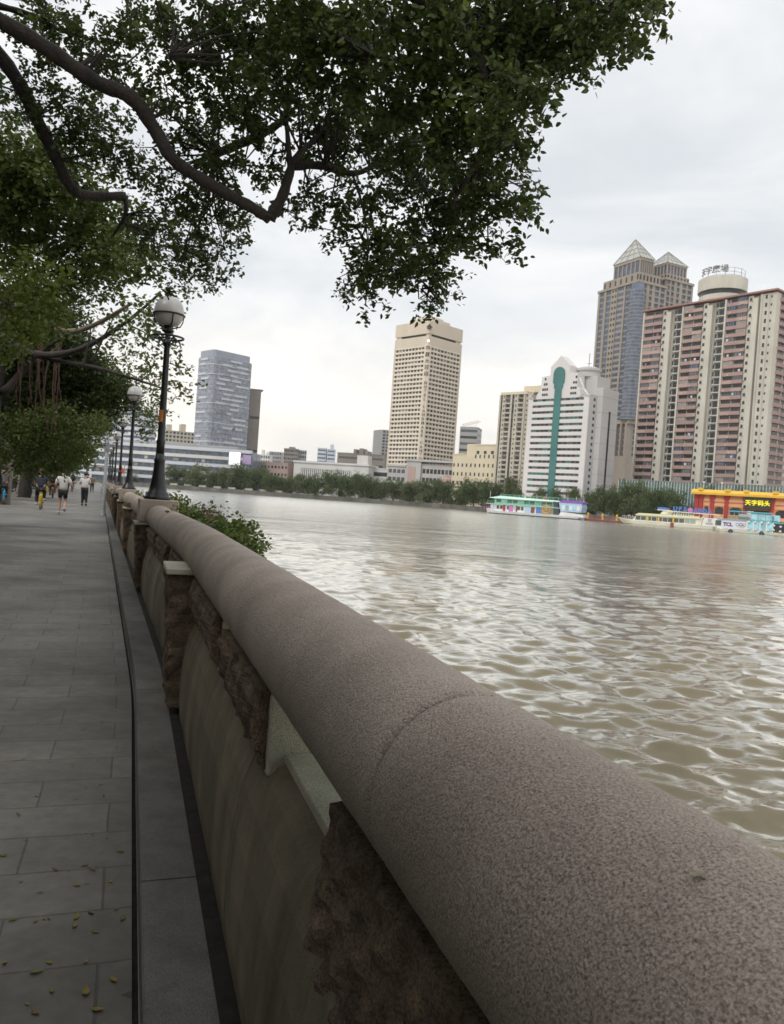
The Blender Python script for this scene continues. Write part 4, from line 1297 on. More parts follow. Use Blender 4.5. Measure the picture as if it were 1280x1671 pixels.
for k in range(fl + 1):
    z = zb + k * fh
    b = MB(); b.box(1.2, Wd - cw, 0.0, 0.9, z - fh * 0.30, z + fh * 0.16); b.box(Wd - 0.9, Wd, cw, D - 1.2, z - fh * 0.30, z + fh * 0.16)
    B.part('floor_band', b, C_HOT2)
nw = 9
for k in range(fl):
    z = zb + k * fh + fh * 0.16
    for i in range(nw):
        w = (Wd - cw - 1.2) / nw
        B.op('f', 1.2 + i * w + w * 0.12, z, w * 0.76, fh * 0.54, G_DARK if rnd.random() < 0.62 else (G_MID if rnd.random() < 0.7 else G_LIT), proud=-0.82, sink=1.0)
    for i in range(nw):
        w = (D - cw - 1.2) / nw
        B.op('r', cw + i * w + w * 0.12, z, w * 0.76, fh * 0.54, G_DARK if rnd.random() < 0.62 else (G_MID if rnd.random() < 0.7 else G_LIT), proud=-0.82, sink=1.0)
b = MB()
for i in range(nw + 1):
    w = (Wd - cw - 1.2) / nw; x = 1.2 + i * w
    b.box(x - w * 0.11, x + w * 0.11, 0.35, 0.9, zb, zt)
    w = (D - cw - 1.2) / nw; y = cw + i * w
    b.box(Wd - 0.9, Wd - 0.35, y - w * 0.11, y + w * 0.11, zb, zt)
B.part('fin', b, C_HOT2)
b = MB(); b.box(Wd * 0.35, Wd - 2, 2, D * 0.65, Hh, Hh + 2.4); b.box(Wd * 0.5, Wd - 4, 4, D * 0.5, Hh + 2.4, Hh + 4.2)
B.part('roof_house', b, C_HOT)
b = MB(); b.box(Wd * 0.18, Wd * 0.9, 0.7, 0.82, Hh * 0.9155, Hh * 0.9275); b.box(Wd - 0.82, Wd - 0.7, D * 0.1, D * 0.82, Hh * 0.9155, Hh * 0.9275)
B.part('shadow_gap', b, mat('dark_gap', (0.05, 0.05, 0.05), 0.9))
M_LET = mat('bronze_lettering', (0.055, 0.045, 0.035), 0.5)
r45 = (math.pi / 2, 0, math.pi / 4)
def vert_text(txt, ztop, step, size, rotl=False):
    z = ztop
    for ch in txt:
        if ch != ' ':
            text_mesh('lettering', ch, size, M_LET, sgn.t, (0, 0, z), (math.pi / 2, 0, 0), 0.06, bold=0.03)
        z -= step
# chamfer plate at the corner carries the letters
plate = MB(); plate.prism_z([(Wd - 2.9, -0.26), (Wd + 0.26, 2.9), (Wd + 0.26 + 0.05, 2.85), (Wd + 0.3, -0.3), (Wd - 2.85, -0.31)][::-1], Hh * 0.16, Hh * 0.864)
class S_: pass
sgn = S_()
pl = B.part('corner_plate', MB().prism_z([(Wd - 3.3, -0.30), (Wd - 1.2, -1.1), (Wd + 1.1, 1.2), (Wd + 0.30, 3.3)], Hh * 0.16, Hh * 0.8649), C_HOT2)
hold = empty('corner_sign', (Wd + 0.02, -0.02, 0), math.pi / 4); hold.parent = B.t
sgn.t = hold
z = Hh * 0.845
def stack(txt, z, step, size):
    for ch in txt:
        if ch == ' ': z -= step * 0.8; continue
        text_mesh('lettering', ch, size, M_LET, hold, (0, -0.10, z), (math.pi / 2, 0, 0), 0.08, bold=0.05)
        z -= step
    return z
z = stack('华厦大酒店', z, 4.6, 3.4)
z -= 2.0
z = stack('HOTEL LANDMARK CANTON', z, 2.95, 2.9)
text_mesh('emblem', '金', 4.0, M_LET, hold, (0, -0.10 + 0.35, Hh * 0.965), (math.pi / 2, 0, 0), 0.08) if False else None
b = MB()
b.prism_y([(-2.2, -0.3), (2.2, -0.3), (1.2, 0.7), (-1.2, 0.7)], -0.9, 0.6); b.prism_y([(-1.1, 0.9), (1.1, 0.9), (0, 2.4)], -0.9, 0.6); b.box(-1.5, 1.5, -0.9, 0.6, -1.5, -0.7)
eb = b.build('emblem', M_LET, hold); eb.location = (0, 0.35, Hh * 0.962)
b = MB(); b.ball((0, -0.4, Hh * 0.885), 0.8, 10, 8); b.build('lamp', emis('white_lamp', (1, 1, 0.95), 1.5), hold)
B.flush()

# --- hotel podium in front of its foot
C_POD = pmat('podium_grey', (0.52, 0.50, 0.48), (0.42, 0.40, 0.39))
C_PODP = pmat('podium_pink', (0.50, 0.36, 0.31), (0.42, 0.30, 0.26))
B = Bld('hotel_podium', 'low grey and pinkish hotel podium building at the foot of the cream tower', 'building', PX(632, 770, 535), PX(740, 778, 520), 14)
h1_ = B.h(690, 752, 527); Wd = B.W
b = MB(); b.box(0, Wd * 0.30, 0.5, 14, 0, h1_ * 0.82); b.box(Wd * 0.30, Wd * 0.52, -1.5, 14, 0, h1_ * 0.97); b.box(Wd * 0.52, Wd, 0, 14, 0, h1_ * 0.93)
B.part('wall', b, C_POD)
b = MB(); b.box(Wd * 0.28, Wd * 1.0, -2.2, 15, h1_ * 0.975, h1_ * 1.03); b.box(-0.5, Wd * 0.28, 0, 15, h1_ * 0.83, h1_ * 0.88); B.part('roof', b, C_POD)
b = MB(); b.box(Wd * 0.33, Wd * 0.44, -1.7, -1.49, 1, h1_ * 0.85); b.box(Wd * 0.02, Wd * 0.26, 0.3, 0.51, 1, h1_ * 0.35); B.part('pink_panel', b, C_PODP)
for k in range(4):
    for i in range(8):
        B.op('f', Wd * 0.54 + i * Wd * 0.056, 2 + k * h1_ * 0.21, Wd * 0.044, h1_ * 0.11, G_DARK if rnd.random() < .6 else G_MID)
    for i in range(4):
        B.op(('f', 0.5), Wd * 0.02 + i * Wd * 0.066, 3 + k * h1_ * 0.19, Wd * 0.05, h1_ * 0.09, G_MID)
b = MB(); b.lathe([(6.5, 0), (6.5, h1_ * 0.5), (7.2, h1_ * 0.52), (7.2, h1_ * 0.6), (6, h1_ * 0.62), (6, h1_ * 0.68)], 24, (Wd * 0.98, 1, 0)); B.part('rotunda', b, C_PODP)
B.flush()

# --- generic slab block
def block(name, label, cat, qa, qb, vtop, depth, m_, floors, cols, style='grid', sidecols=0, glass=(G_DARK, G_MID), parapet=0.6, roofm=None, wr=(0.62, 0.55), roofbox=None, zlow=0.0):
    B = Bld(name, label, cat, PX(*qa), PX(*qb), depth)
    H_ = B.h(qa[0], vtop, qa[2]); Wd = B.W
    b = MB(); b.box(0, Wd, 0, depth, 0, H_); B.part('wall', b, m_)
    b = MB(); b.box(-0.25, Wd + 0.25, -0.25, depth + 0.25, H_ + 0.003, H_ + parapet); B.part('roof', b, roofm or m_)
    if roofbox:
        for (x0, x1, hh) in roofbox:
            b = MB(); b.box(Wd * x0, Wd * x1, depth * 0.2, depth * 0.7, H_ + parapet + 0.003, H_ + parapet + hh); B.part('roof_house', b, m_)
    fh = (H_ - zlow) / floors
    for k in range(floors):
        z = zlow + k * fh + fh * 0.28
        if style == 'grid':
            w = Wd / cols
            for i in range(cols):
                B.op('f', i * w + w * (1 - wr[0]) / 2, z, w * wr[0], fh * wr[1], glass[0] if rnd.random() < .65 else glass[1])
        elif style == 'band':
            B.op('f', Wd * 0.03, z, Wd * 0.94, fh * wr[1], glass[k % 2] if rnd.random() < .7 else glass[0])
        if sidecols:
            w = depth / sidecols
            for i in range(sidecols):
                B.op('r', i * w + w * 0.2, z, w * 0.6, fh * wr[1], glass[0] if rnd.random() < .65 else glass[1])
    B.flush()
    return B

C_GREY = pmat('grey_render', (0.36, 0.36, 0.36)); C_BEIGE = pmat('beige_render', (0.56, 0.52, 0.43), (0.44, 0.40, 0.33)); C_WH = pmat('white_render', (0.68, 0.67, 0.64), (0.56, 0.55, 0.53))
C_CREAM = pmat('yellow_cream_render', (0.68, 0.60, 0.44), (0.60, 0.52, 0.38)); C_BROWN = pmat('brown_grey_render', (0.27, 0.235, 0.21), (0.21, 0.185, 0.165)); C_PINKB = pmat('dull_pink_render', (0.42, 0.31, 0.27), (0.34, 0.25, 0.22))
C_PALEB = pmat('pale_blue_cladding', (0.50, 0.56, 0.64), (0.42, 0.48, 0.57))

block('slim_tower', 'dark slim grey tower edge just left of the cream hotel tower', 'tower', (625, 700, 800), (642, 701, 806), 702, 20, C_GREY, 22, 3)
block('apartment_block', 'pale far apartment block with two roof huts left of the glass tower', 'apartment block', (270, 705, 900), (318, 706, 915), 702, 25, C_BEIGE, 14, 8, roofbox=((0.08, 0.24, 7), (0.55, 0.72, 9)))
block('apartment_block', 'hazy grey far block, the taller one right of the brown slim tower', 'apartment block', (440, 736, 1300), (460, 737, 1300), 737, 25, C_GREY, 10, 6)
block('apartment_block', 'hazy pale far block adjoining the brown slim tower', 'apartment block', (422, 744, 1250), (441, 745, 1250), 742, 25, C_WH, 8, 5, roofbox=((0.2, 0.4, 8), (0.6, 0.8, 5)))
block('apartment_block', 'square brown grey far block standing alone against the pale sky', 'apartment block', (464, 732, 1000), (487, 733, 1000), 732, 25, C_BROWN, 11, 7, roofbox=((0.3, 0.7, 2.5),))
block('apartment_block', 'short grey brown block joined to the right of the square far block', 'apartment block', (487, 734, 1010), (501, 735, 1012), 735, 22, C_GREY, 10, 4)
block('office_tower', 'far pale blue office tower with a sloping top, left one of two', 'tower', (519, 730, 1600), (533, 731, 1600), 731, 25, C_PALEB, 12, 5, 'band', glass=(G_BLUE, G_MID), wr=(.6, .4))
block('office_tower', 'far pale blue office tower with a mast hut, right one of two', 'tower', (535, 730, 1600), (547, 731, 1600), 733, 25, C_PALEB, 12, 4, 'band', glass=(G_BLUE, G_MID), roofbox=((0.35, 0.75, 10),), wr=(.6, .4))
block('brown_block', 'long brown grey block with roof planting left of the hotel', 'building', (551, 742, 700), (628, 748, 690), 739, 30, C_BROWN, 6, 14, 'band', glass=(G_DARK, G_MID), wr=(.6, .3), roofbox=((0.3, 0.36, 4), (0.42, 0.5, 5), (0.55, 0.6, 3)))
block('low_building', 'dull pink low building with dark window strip above the far trees', 'building', (420, 756, 570), (470, 760, 560), 754, 20, C_PINKB, 4, 9, wr=(.55, .35))
block('low_annex', 'small white annex with flat canopy left of the hotel foot', 'building', (596, 764, 560), (634, 767, 555), 764, 18, C_WH, 3, 6, 'band', wr=(.6, .4))

# white columned hall
B = Bld('columned_hall', 'long white hall with closely spaced columns above the far trees', 'hall', PX(480, 756, 560), PX(602, 764, 545), 22)
Wd = B.W; H_ = B.h(480, 752, 560)
b = MB(); b.box(0, Wd, 1.2, 22, 0, H_ * 0.96); b.box(0, Wd * 0.10, 0, 1.2, 0, H_ * 0.96); b.box(Wd * 0.78, Wd, 0, 1.2, 0, H_ * 0.96); b.box(Wd * 0.1, Wd * 0.78, 0.0, 1.2, H_ * 0.80, H_ * 0.96)
b.box(Wd * 0.1, Wd * 0.78, 0.0, 1.2, 0, H_ * 0.2); B.part('wall', b, C_WH)
b = MB(); b.box(-0.6, Wd + 0.6, -0.8, 22.5, H_ * 0.963, H_ * 1.02); B.part('roof', b, C_WH)
b = MB(); b.box(Wd * 0.84, Wd * 0.98, 0.4, 10, H_ * 1.023, H_ * 1.28); B.part('roof_house', b, C_WH)
for i in range(26):
    b = MB(); x = Wd * 0.1 + (i + 0.5) * Wd * 0.68 / 26; b.box(x - 0.42, x + 0.42, 0.15, 0.75, H_ * 0.2, H_ * 0.8); B.part('column', b, C_WH)
for i in range(13):
    x = Wd * 0.1 + i * Wd * 0.68 / 13
    B.op(('f', 1.2), x + 0.1, H_ * 0.22, Wd * 0.68 / 13 - 0.3, H_ * 0.55, G_DARK if i % 3 else G_MID)
B.flush()

# --- blue glass tower
C_BLUEG = mat_glass('blue_curtain_glass', (0.18, 0.195, 0.228), 0.2)
C_SPAN = pmat('white_spandrel', (0.60, 0.62, 0.66), (0.50, 0.52, 0.57))
C_SPAN2 = pmat('grey_spandrel', (0.34, 0.37, 0.43), (0.28, 0.31, 0.37))
B = Bld('glass_tower', 'blue grey glass office tower with broken white floor stripes and rounded corner', 'office tower', PX(322, 575, 720), PX(350, 567, 700), 0)
sd_ = PX(411, 576, 720); B.D = (Vector(sd_) - Vector(PX(350, 567, 700))).length * 1.22
Hh = B.h(350, 569, 700); Wd, D = B.W, B.D
def rr_poly(x0, x1, y0, y1, r, n=5):
    out = []
    for cx, cy, a0 in ((x0 + r, y0 + r, 180), (x1 - r, y0 + r, 270), (x1 - r, y1 - r, 0), (x0 + r, y1 - r, 90)):
        for k in range(n + 1):
            a = R(a0 + 90 * k / n); out.append((cx + r * math.cos(a), cy + r * math.sin(a)))
    return out
b = MB(); b.prism_z(rr_poly(0.5, Wd - 0.5, 0.5, D - 0.5, 3.5), 0, Hh * 0.95); B.part('glass_wall', b, C_BLUEG)
b = MB(); b.prism_z(rr_poly(2.0, Wd - 1.5, 1.5, D - 2.5, 3.0), Hh * 0.95 + .003, Hh); B.part('crown_screen', b, C_SPAN2)
nf = 27
for k in range(nf):
    z = Hh * 0.95 * (k + 0.35) / nf
    fhh = Hh * 0.95 / nf
    m_ = C_SPAN if (k < 9 or rnd.random() < 0.25) else C_SPAN2
    b = MB(); b.prism_z(rr_poly(0.2, Wd - 0.2, 0.2, D - 0.2, 3.7), z, z + fhh * (0.26 if k < 10 else 0.16)); B.part('floor_band', b, m_)
    for q in range(2):
        if rnd.random() < 0.8:
            x0 = rnd.uniform(0.1, 0.6) * D; w_ = rnd.uniform(0.2, 0.38) * D
            b = MB(); b.box(Wd - 0.45, Wd + 0.12, x0, min(D - 3.6, x0 + w_), z, z + fhh * 0.42); B.part('white_strip', b, C_SPAN)
    if rnd.random() < 0.55:
        x0 = 3.6 + rnd.uniform(0, 0.25) * Wd
        b = MB(); b.box(x0, min(Wd - 3.6, x0 + rnd.uniform(.3, .6) * Wd), -0.12, 0.45, z, z + fhh * 0.42); B.part('white_strip', b, C_SPAN)

block('slim_tower', 'slim brown tower with dark storey bands right of the blue glass tower', 'tower', (410, 634, 745), (427, 635, 748), 636, 22, C_BROWN, 6, 1, 'band', glass=(G_DARK, C_BROWN), wr=(.9, .16), roofbox=((-0.1, 1.25, 1.2),))

# --- white striped building with terraces at the left
C_TER = pmat('white_terrace', (0.60, 0.62, 0.65), (0.52, 0.54, 0.58))
C_TERG = mat_glass('terrace_glass', (0.10, 0.13, 0.17), 0.25)
B = Bld('striped_building', 'white and grey striped building with rounded end behind the small lamps', 'building', PX(110, 670, 560), PX(236, 680, 545), 16)
Wd = B.W; H_ = B.h(215, 668, 550)
pts = [(0, 0)] + [(Wd - 14 + 14 * math.sin(R(a)), 14 - 14 * math.cos(R(a))) for a in range(0, 91, 10)] + [(Wd, 16), (0, 16)]
b = MB(); b.prism_z(pts, 0, H_); B.part('glass_wall', b, C_TERG)
for k in range(13):
    z = H_ * (k + 0.3) / 13
    po = [(x * 1.0 + (0.9 if x > Wd - 14.1 else 0), y - (0.9 if y < 14.1 else 0)) for x, y in pts]
    b = MB(); b.prism_z(po, z, z + H_ / 13 * 0.58); B.part('floor_band', b, C_TER)
B = Bld('terraced_hall', 'low white terraced building stretching left of the white billboard', 'building', PX(150, 735, 540), PX(410, 752, 535), 30)
Wd = B.W; H_ = B.h(290, 730, 537)
b = MB(); b.box(0, Wd, 2.5, 30, 0, H_); B.part('glass_wall', b, C_TERG)
b = MB(); b.box(0, Wd * 0.9, 5, 30, H_ * 1.032, H_ * 1.12); B.part('roof_house', b, C_GREY)
for k in range(5):
    z = H_ * (0.14 + 0.205 * k)
    b = MB(); b.box(-1, Wd * (1.0 - 0.035 * (4 - k) * 0.4), -0.5 - (1.2 if k == 1 else 0), 3.5, z, z + H_ * 0.085); B.part('terrace_deck', b, C_TER if k % 2 == 0 else C_WH)
for i in range(16):
    b = MB(); x = Wd * (0.03 + 0.06 * i); b.box(x, x + Wd * rnd.uniform(0.015, 0.04), 1.2, 2.6, H_ * (0.25 + 0.205 * (i % 3)), H_ * (0.33 + 0.205 * (i % 3))); B.part('wall_panel', b, C_WH if i % 2 else C_GREY)

b = MB(); t = thing('billboard', 'blank glowing white billboard screen below the glass tower', 'billboard', (*PX(374, 750, 520), ZB))
w_ = 18 / F * 520
zz0, zz1 = A(374, 758, 520).z - ZB, A(374, 737, 520).z - ZB
b.box(0, w_, 0, 0.6, zz0, zz1); b.build('screen', emis('lit_screen', (0.92, 0.92, 0.92), 0.75), t)
b = MB(); b.box(-0.4, w_ + 0.4, 0.61, 1.4, zz0 - 0.4, zz1 + 0.4); b.box(w_ * 0.2, w_ * 0.26, 0.7, 1.2, 0, zz0); b.box(w_ * 0.74, w_ * 0.8, 0.7, 1.2, 0, zz0); b.build('frame', M_STEEL, t)
b = MB(); t = thing('advert_panel', 'small blue and pink advert panel right of the white billboard', 'billboard', (*PX(396, 750, 522), ZB))
w_ = 14 / F * 522; z0_, z1_ = A(396, 757, 522).z - ZB, A(396, 742, 522).z - ZB
b.box(0, w_, 0, 0.5, z0_, z1_); b.build('panel', mat('advert_print', (0.25, 0.33, 0.62), 0.5, (0.62, 0.30, 0.42), 0.5), t)
b = MB(); b.box(w_ * 0.2, w_ * 0.3, 0.51, 0.9, 0, z1_); b.box(w_ * 0.7, w_ * 0.8, 0.51, 0.9, 0, z1_); b.build('post', M_STEEL, t)

# --- grey tower and cream building right of the hotel
B = block('office_tower', 'grey banded tower with slanted roof frames right of the cream hotel tower', 'tower', (752, 690, 820), (781, 692, 815), 697, 26, C_GREY, 12, 1, 'band', 4, glass=(G_DARK, G_MID), wr=(.9, .4))
b = MB(); z = B.h(752, 697, 820)
for k in range(6):
    b.tube([(B.W * (0.08 + 0.14 * k), 2, z), (B.W * (0.16 + 0.16 * k), 2, z + 3 + 1.0 * k)], 0.35, 5)
b.tube([(B.W * 0.05, 2, z + 3), (B.W * 1.0, 2, z + 8)], 0.4, 5); b.tube([(B.W * 0.05, 14, z + 3), (B.W * 1.0, 14, z + 8)], 0.4, 5)
B.part('roof_frame', b, C_WH)

B = Bld('stepped_building', 'yellow cream stepped building with arcaded bottom right of the hotel', 'building', PX(740, 742, 505), PX(812, 742, 480), 20)
Wd = B.W; ha = B.h(742, 742, 505); hb = B.h(790, 727, 488)
b = MB(); b.box(0, Wd * 0.5, 0, 20, 0, ha); b.box(Wd * 0.5, Wd, 0, 20, 0, hb); b.box(Wd * 0.28, Wd * 0.5, 1.5, 18, ha + .003, hb * 1.03); b.box(Wd * 0.22, Wd * 0.34, 4, 14, ha + .004, hb * 0.9)
B.part('wall', b, C_CREAM)
b = MB(); b.box(Wd * 0.5, Wd + 0.3, -0.3, 20.3, hb + .003, hb + 0.8); b.box(-0.3, Wd * 0.28, -0.3, 20.3, ha + .003, ha + 0.7); B.part('roof', b, C_CREAM)
for k in range(6):
    for i in range(10):
        x = Wd * 0.02 + i * Wd * 0.098
        top = ha if i < 5 else hb
        z = 2 + k * ha * 0.175
        if z + 2.2 < top: B.op('f', x, z, Wd * (0.05 if k < 3 else 0.032), 2.2, G_DARK if rnd.random() < .7 else G_MID)
for i in range(3): B.op('f', Wd * 0.54 + i * Wd * 0.16, hb * 0.86, Wd * 0.06, 2.0, G_DARK)
B.flush()
b = MB(); b.tube([(Wd * 0.97, 3, hb + 0.8), (Wd * 0.97, 3, hb + 9)], 0.15, 5); B.part('mast', b, M_STEEL)

B = Bld('apartment_tower', 'beige apartment tower with long vertical balcony columns left of the teal striped building', 'apartment tower', PX(816, 645, 470), PX(866, 648, 455), 22)
Wd = B.W; H_ = B.h(816, 645, 470)
b = MB(); b.box(0, Wd, 0.6, 22, 0, H_); 
for x0, x1 in ((0, 0.05), (0.10, 0.2), (0.36, 0.42), (0.49, 0.62), (0.78, 0.84), (0.94, 1.0)): b.box(Wd * x0, Wd * x1, 0, 0.6, 0, H_)
B.part('wall', b, C_BEIGE)
b = MB(); b.box(Wd * 0.04, Wd * 0.9, -0.3, 22, H_ + .003, H_ + 1.6); B.part('roof', b, C_CREAM)
b = MB(); b.box(Wd * 0.62, Wd * 1.15, 5, 18, H_ + 1.61, H_ + 5.5); B.part('roof_house', b, C_CREAM)
nf = 24
for k in range(nf):
    z = H_ * (k + 0.1) / nf; fh = H_ / nf
    for x0, x1 in ((0.05, 0.10), (0.42, 0.49)): B.op(('f', 0.6), Wd * x0, z, Wd * (x1 - x0), fh * 0.95, G_DARK if rnd.random() < .8 else G_MID)
    for x0, x1 in ((0.2, 0.36), (0.62, 0.78)):
        B.op(('f', 0.6), Wd * x0 + 0.3, z + fh * 0.3, Wd * (x1 - x0) - 0.6, fh * 0.6, G_MID if rnd.random() < .4 else G_DARK)
        B.op(('f', 0.6), Wd * x0, z - fh * 0.05, Wd * (x1 - x0), fh * 0.28, C_BROWN if k % 6 == 5 else C_BEIGE, 'balcony', 0.9, 0.3)
    for x in (0.53, 0.87, 0.14): B.op(('f', 0.0) if x != 0.87 else ('f', 0.6), Wd * x, z + fh * 0.35, Wd * 0.035, fh * 0.4, G_DARK)
B.flush()

# --- white building with the teal stripe and arch
C_TW = pmat('white_tile_cladding', (0.70, 0.67, 0.66), (0.62, 0.59, 0.58)); C_TWS = pmat('shaded_tile_cladding', (0.52, 0.505, 0.50), (0.46, 0.445, 0.44))  # second tone is the white tile darkened for the shaded side
B = Bld('striped_office', 'white office building with a teal keyhole stripe down its front and stepped gable', 'office building', PX(863, 655, 425), PX(962, 645, 398), 0)
B.D = (Vector(PX(1003, 645, 409)) - Vector(PX(962, 645, 398))).length + 1
Wd, D = B.W, B.D
zt = B.h(960, 647, 398)                # top of the banded part
b = MB(); b.box(0, Wd, 0.5, D, 0, zt); b.box(0, Wd * 0.075, 0, 0.5, 0, zt); b.box(Wd * 0.92, Wd, 0, 0.5, 0, zt)
g1 = zt + 16.5
steps = [(0.17, 0.83, 4.6), (0.22, 0.79, 9.0), (0.22, 0.78, 11.5)]
prev = zt
xw = Wd
pts = [(xw * 0.12, zt + .002), (xw * 0.88, zt + .002), (xw * 0.86, zt + 4), (xw * 0.80, zt + 5.5), (xw * 0.79, zt + 13), (xw * 0.66, zt + 13), (xw * 0.66, zt + 17), (xw * 0.50, zt + 22.5), (xw * 0.34, zt + 17), (xw * 0.34, zt + 12.5), (xw * 0.20, zt + 12), (xw * 0.19, zt + 5), (xw * 0.13, zt + 2.5)]
b.prism_y(pts, 0.2, 7)
B.part('wall', b, C_TW)
b = MB(); b.box(Wd - 0.02, Wd + 0.25, 0.3, D * 0.36, 0, zt + 1.5); b.box(Wd * 0.80, Wd + 3.5, D * 0.36, D + 2.5, 0, zt + 5.5); B.part('side_block', b, C_TWS)
for i in range(8):
    b = MB(); z_ = (zt + 4) * (i + .6) / 8; b.box(Wd + 3.42, Wd + 3.53, D * .37, D + 2.4, z_, z_ + .25); b.box(Wd * 0.81, Wd + 3.42, D * .36 - .03, D * .36 + .1, z_, z_ + .25); B.part('joint_band', b, C_GREY)
b = MB(); b.box(Wd + 3.45, Wd + 3.62, D * 0.70, D * 0.78, 2, zt - 6); B.part('side_slot', b, G_DARK)
b = MB(); b.box(Wd * 0.55, Wd * 0.98, 8, D, zt + 5.51, zt + 12); b.lathe([(6, zt + 12.01), (6, zt + 15), (6.8, zt + 15.2), (6.8, zt + 16.4), (4, zt + 17.5), (0.5, zt + 18)], 20, (Wd * 0.76, 12, 0)); B.part('roof_house', b, C_TWS)
b = MB(); b.tube([(Wd * 0.76, 12, zt + 17.8), (Wd * 0.76, 12, zt + 25)], 0.2, 6); b.tube([(Wd * 0.72, 12, zt + 19.6), (Wd * 0.80, 12, zt + 19.6)], 0.15, 6); B.part('mast', b, M_STEEL)
for pts_, r_ in (([(Wd * 0.83, 0, zt + 10), (Wd * 0.93, -0.3, zt + 3.2), (Wd * 1.0, -0.3, zt + 0.5)], .45), ([(Wd * 0.86, -0.3, zt + 0.3), (Wd * 0.94, -0.3, zt + 3)], .3), ([(Wd * 0.86, -0.3, zt + 5), (Wd * 0.86, -0.3, zt)], .3), ([(Wd * 0.11, 0, zt + 5.2), (Wd * 0.03, -0.3, zt + 1.5), (Wd * 0.08, -0.3, zt + 0.2)], .35)):
    b = MB(); b.tube(pts_, r_, 6); B.part('roof_strut', b, M_WHITE)
# the teal keyhole
cx = Wd * 0.495
arc = [(cx + 3.5 * math.cos(R(a)), zt + 13.0 + 3.6 * math.sin(R(a))) for a in range(0, 181, 15)]
pts = [(cx - 2.1, 1), (cx + 2.1, 1), (cx + 2.1, zt + 5.2), (cx + 2.7, zt + 5.4), (cx + 2.7, zt + 7.6), (cx + 3.5, zt + 8.2)] + arc + [(cx - 3.5, zt + 8.2), (cx - 2.7, zt + 7.6), (cx - 2.7, zt + 5.4), (cx - 2.1, zt + 5.2)]
b = MB(); b.prism_y(pts, -0.35, 0.45); B.part('teal_stripe', b, G_TEAL)
nf = 18
for k in range(nf):
    fh = (zt - 1.0) / nf; z = 1.0 + k * fh
    for x0, x1 in ((0.075, 0.445), (0.545, 0.92)):
        b = MB(); b.box(Wd * x0, Wd * x1, -0.02, 0.5, z - 0.001, z + fh * 0.58); B.part('floor_band', b, C_TW)
        n_ = 5
        w = Wd * (x1 - x0) / n_
        for i in range(n_):
            B.op(('f', 0.5), Wd * x0 + i * w + 0.06, z + fh * 0.585, w - 0.12, fh * 0.40, (G_DARK, G_DARK, G_MID, G_TEAL)[rnd.randrange(4)], proud=0.02)
    B.op('r', D * 0.36 - 3.2, z + fh * 0.5, 1.5, fh * 0.45, G_DARK, proud=0.4)
for z, x0, n_ in ((1.6, 0.22, 3), (4.4, 0.22, 3), (7.2, 0.24, 2), (10.0, 0.25, 1)):
    for i in range(n_):
        B.op(('f', 0.2), Wd * (x0 + 0.035 * i), zt + z, Wd * 0.028, 1.3, G_DARK)
        B.op(('f', 0.2), Wd * (0.76 - 0.035 * i), zt + z, Wd * 0.028, 1.3, G_DARK)
B.flush()

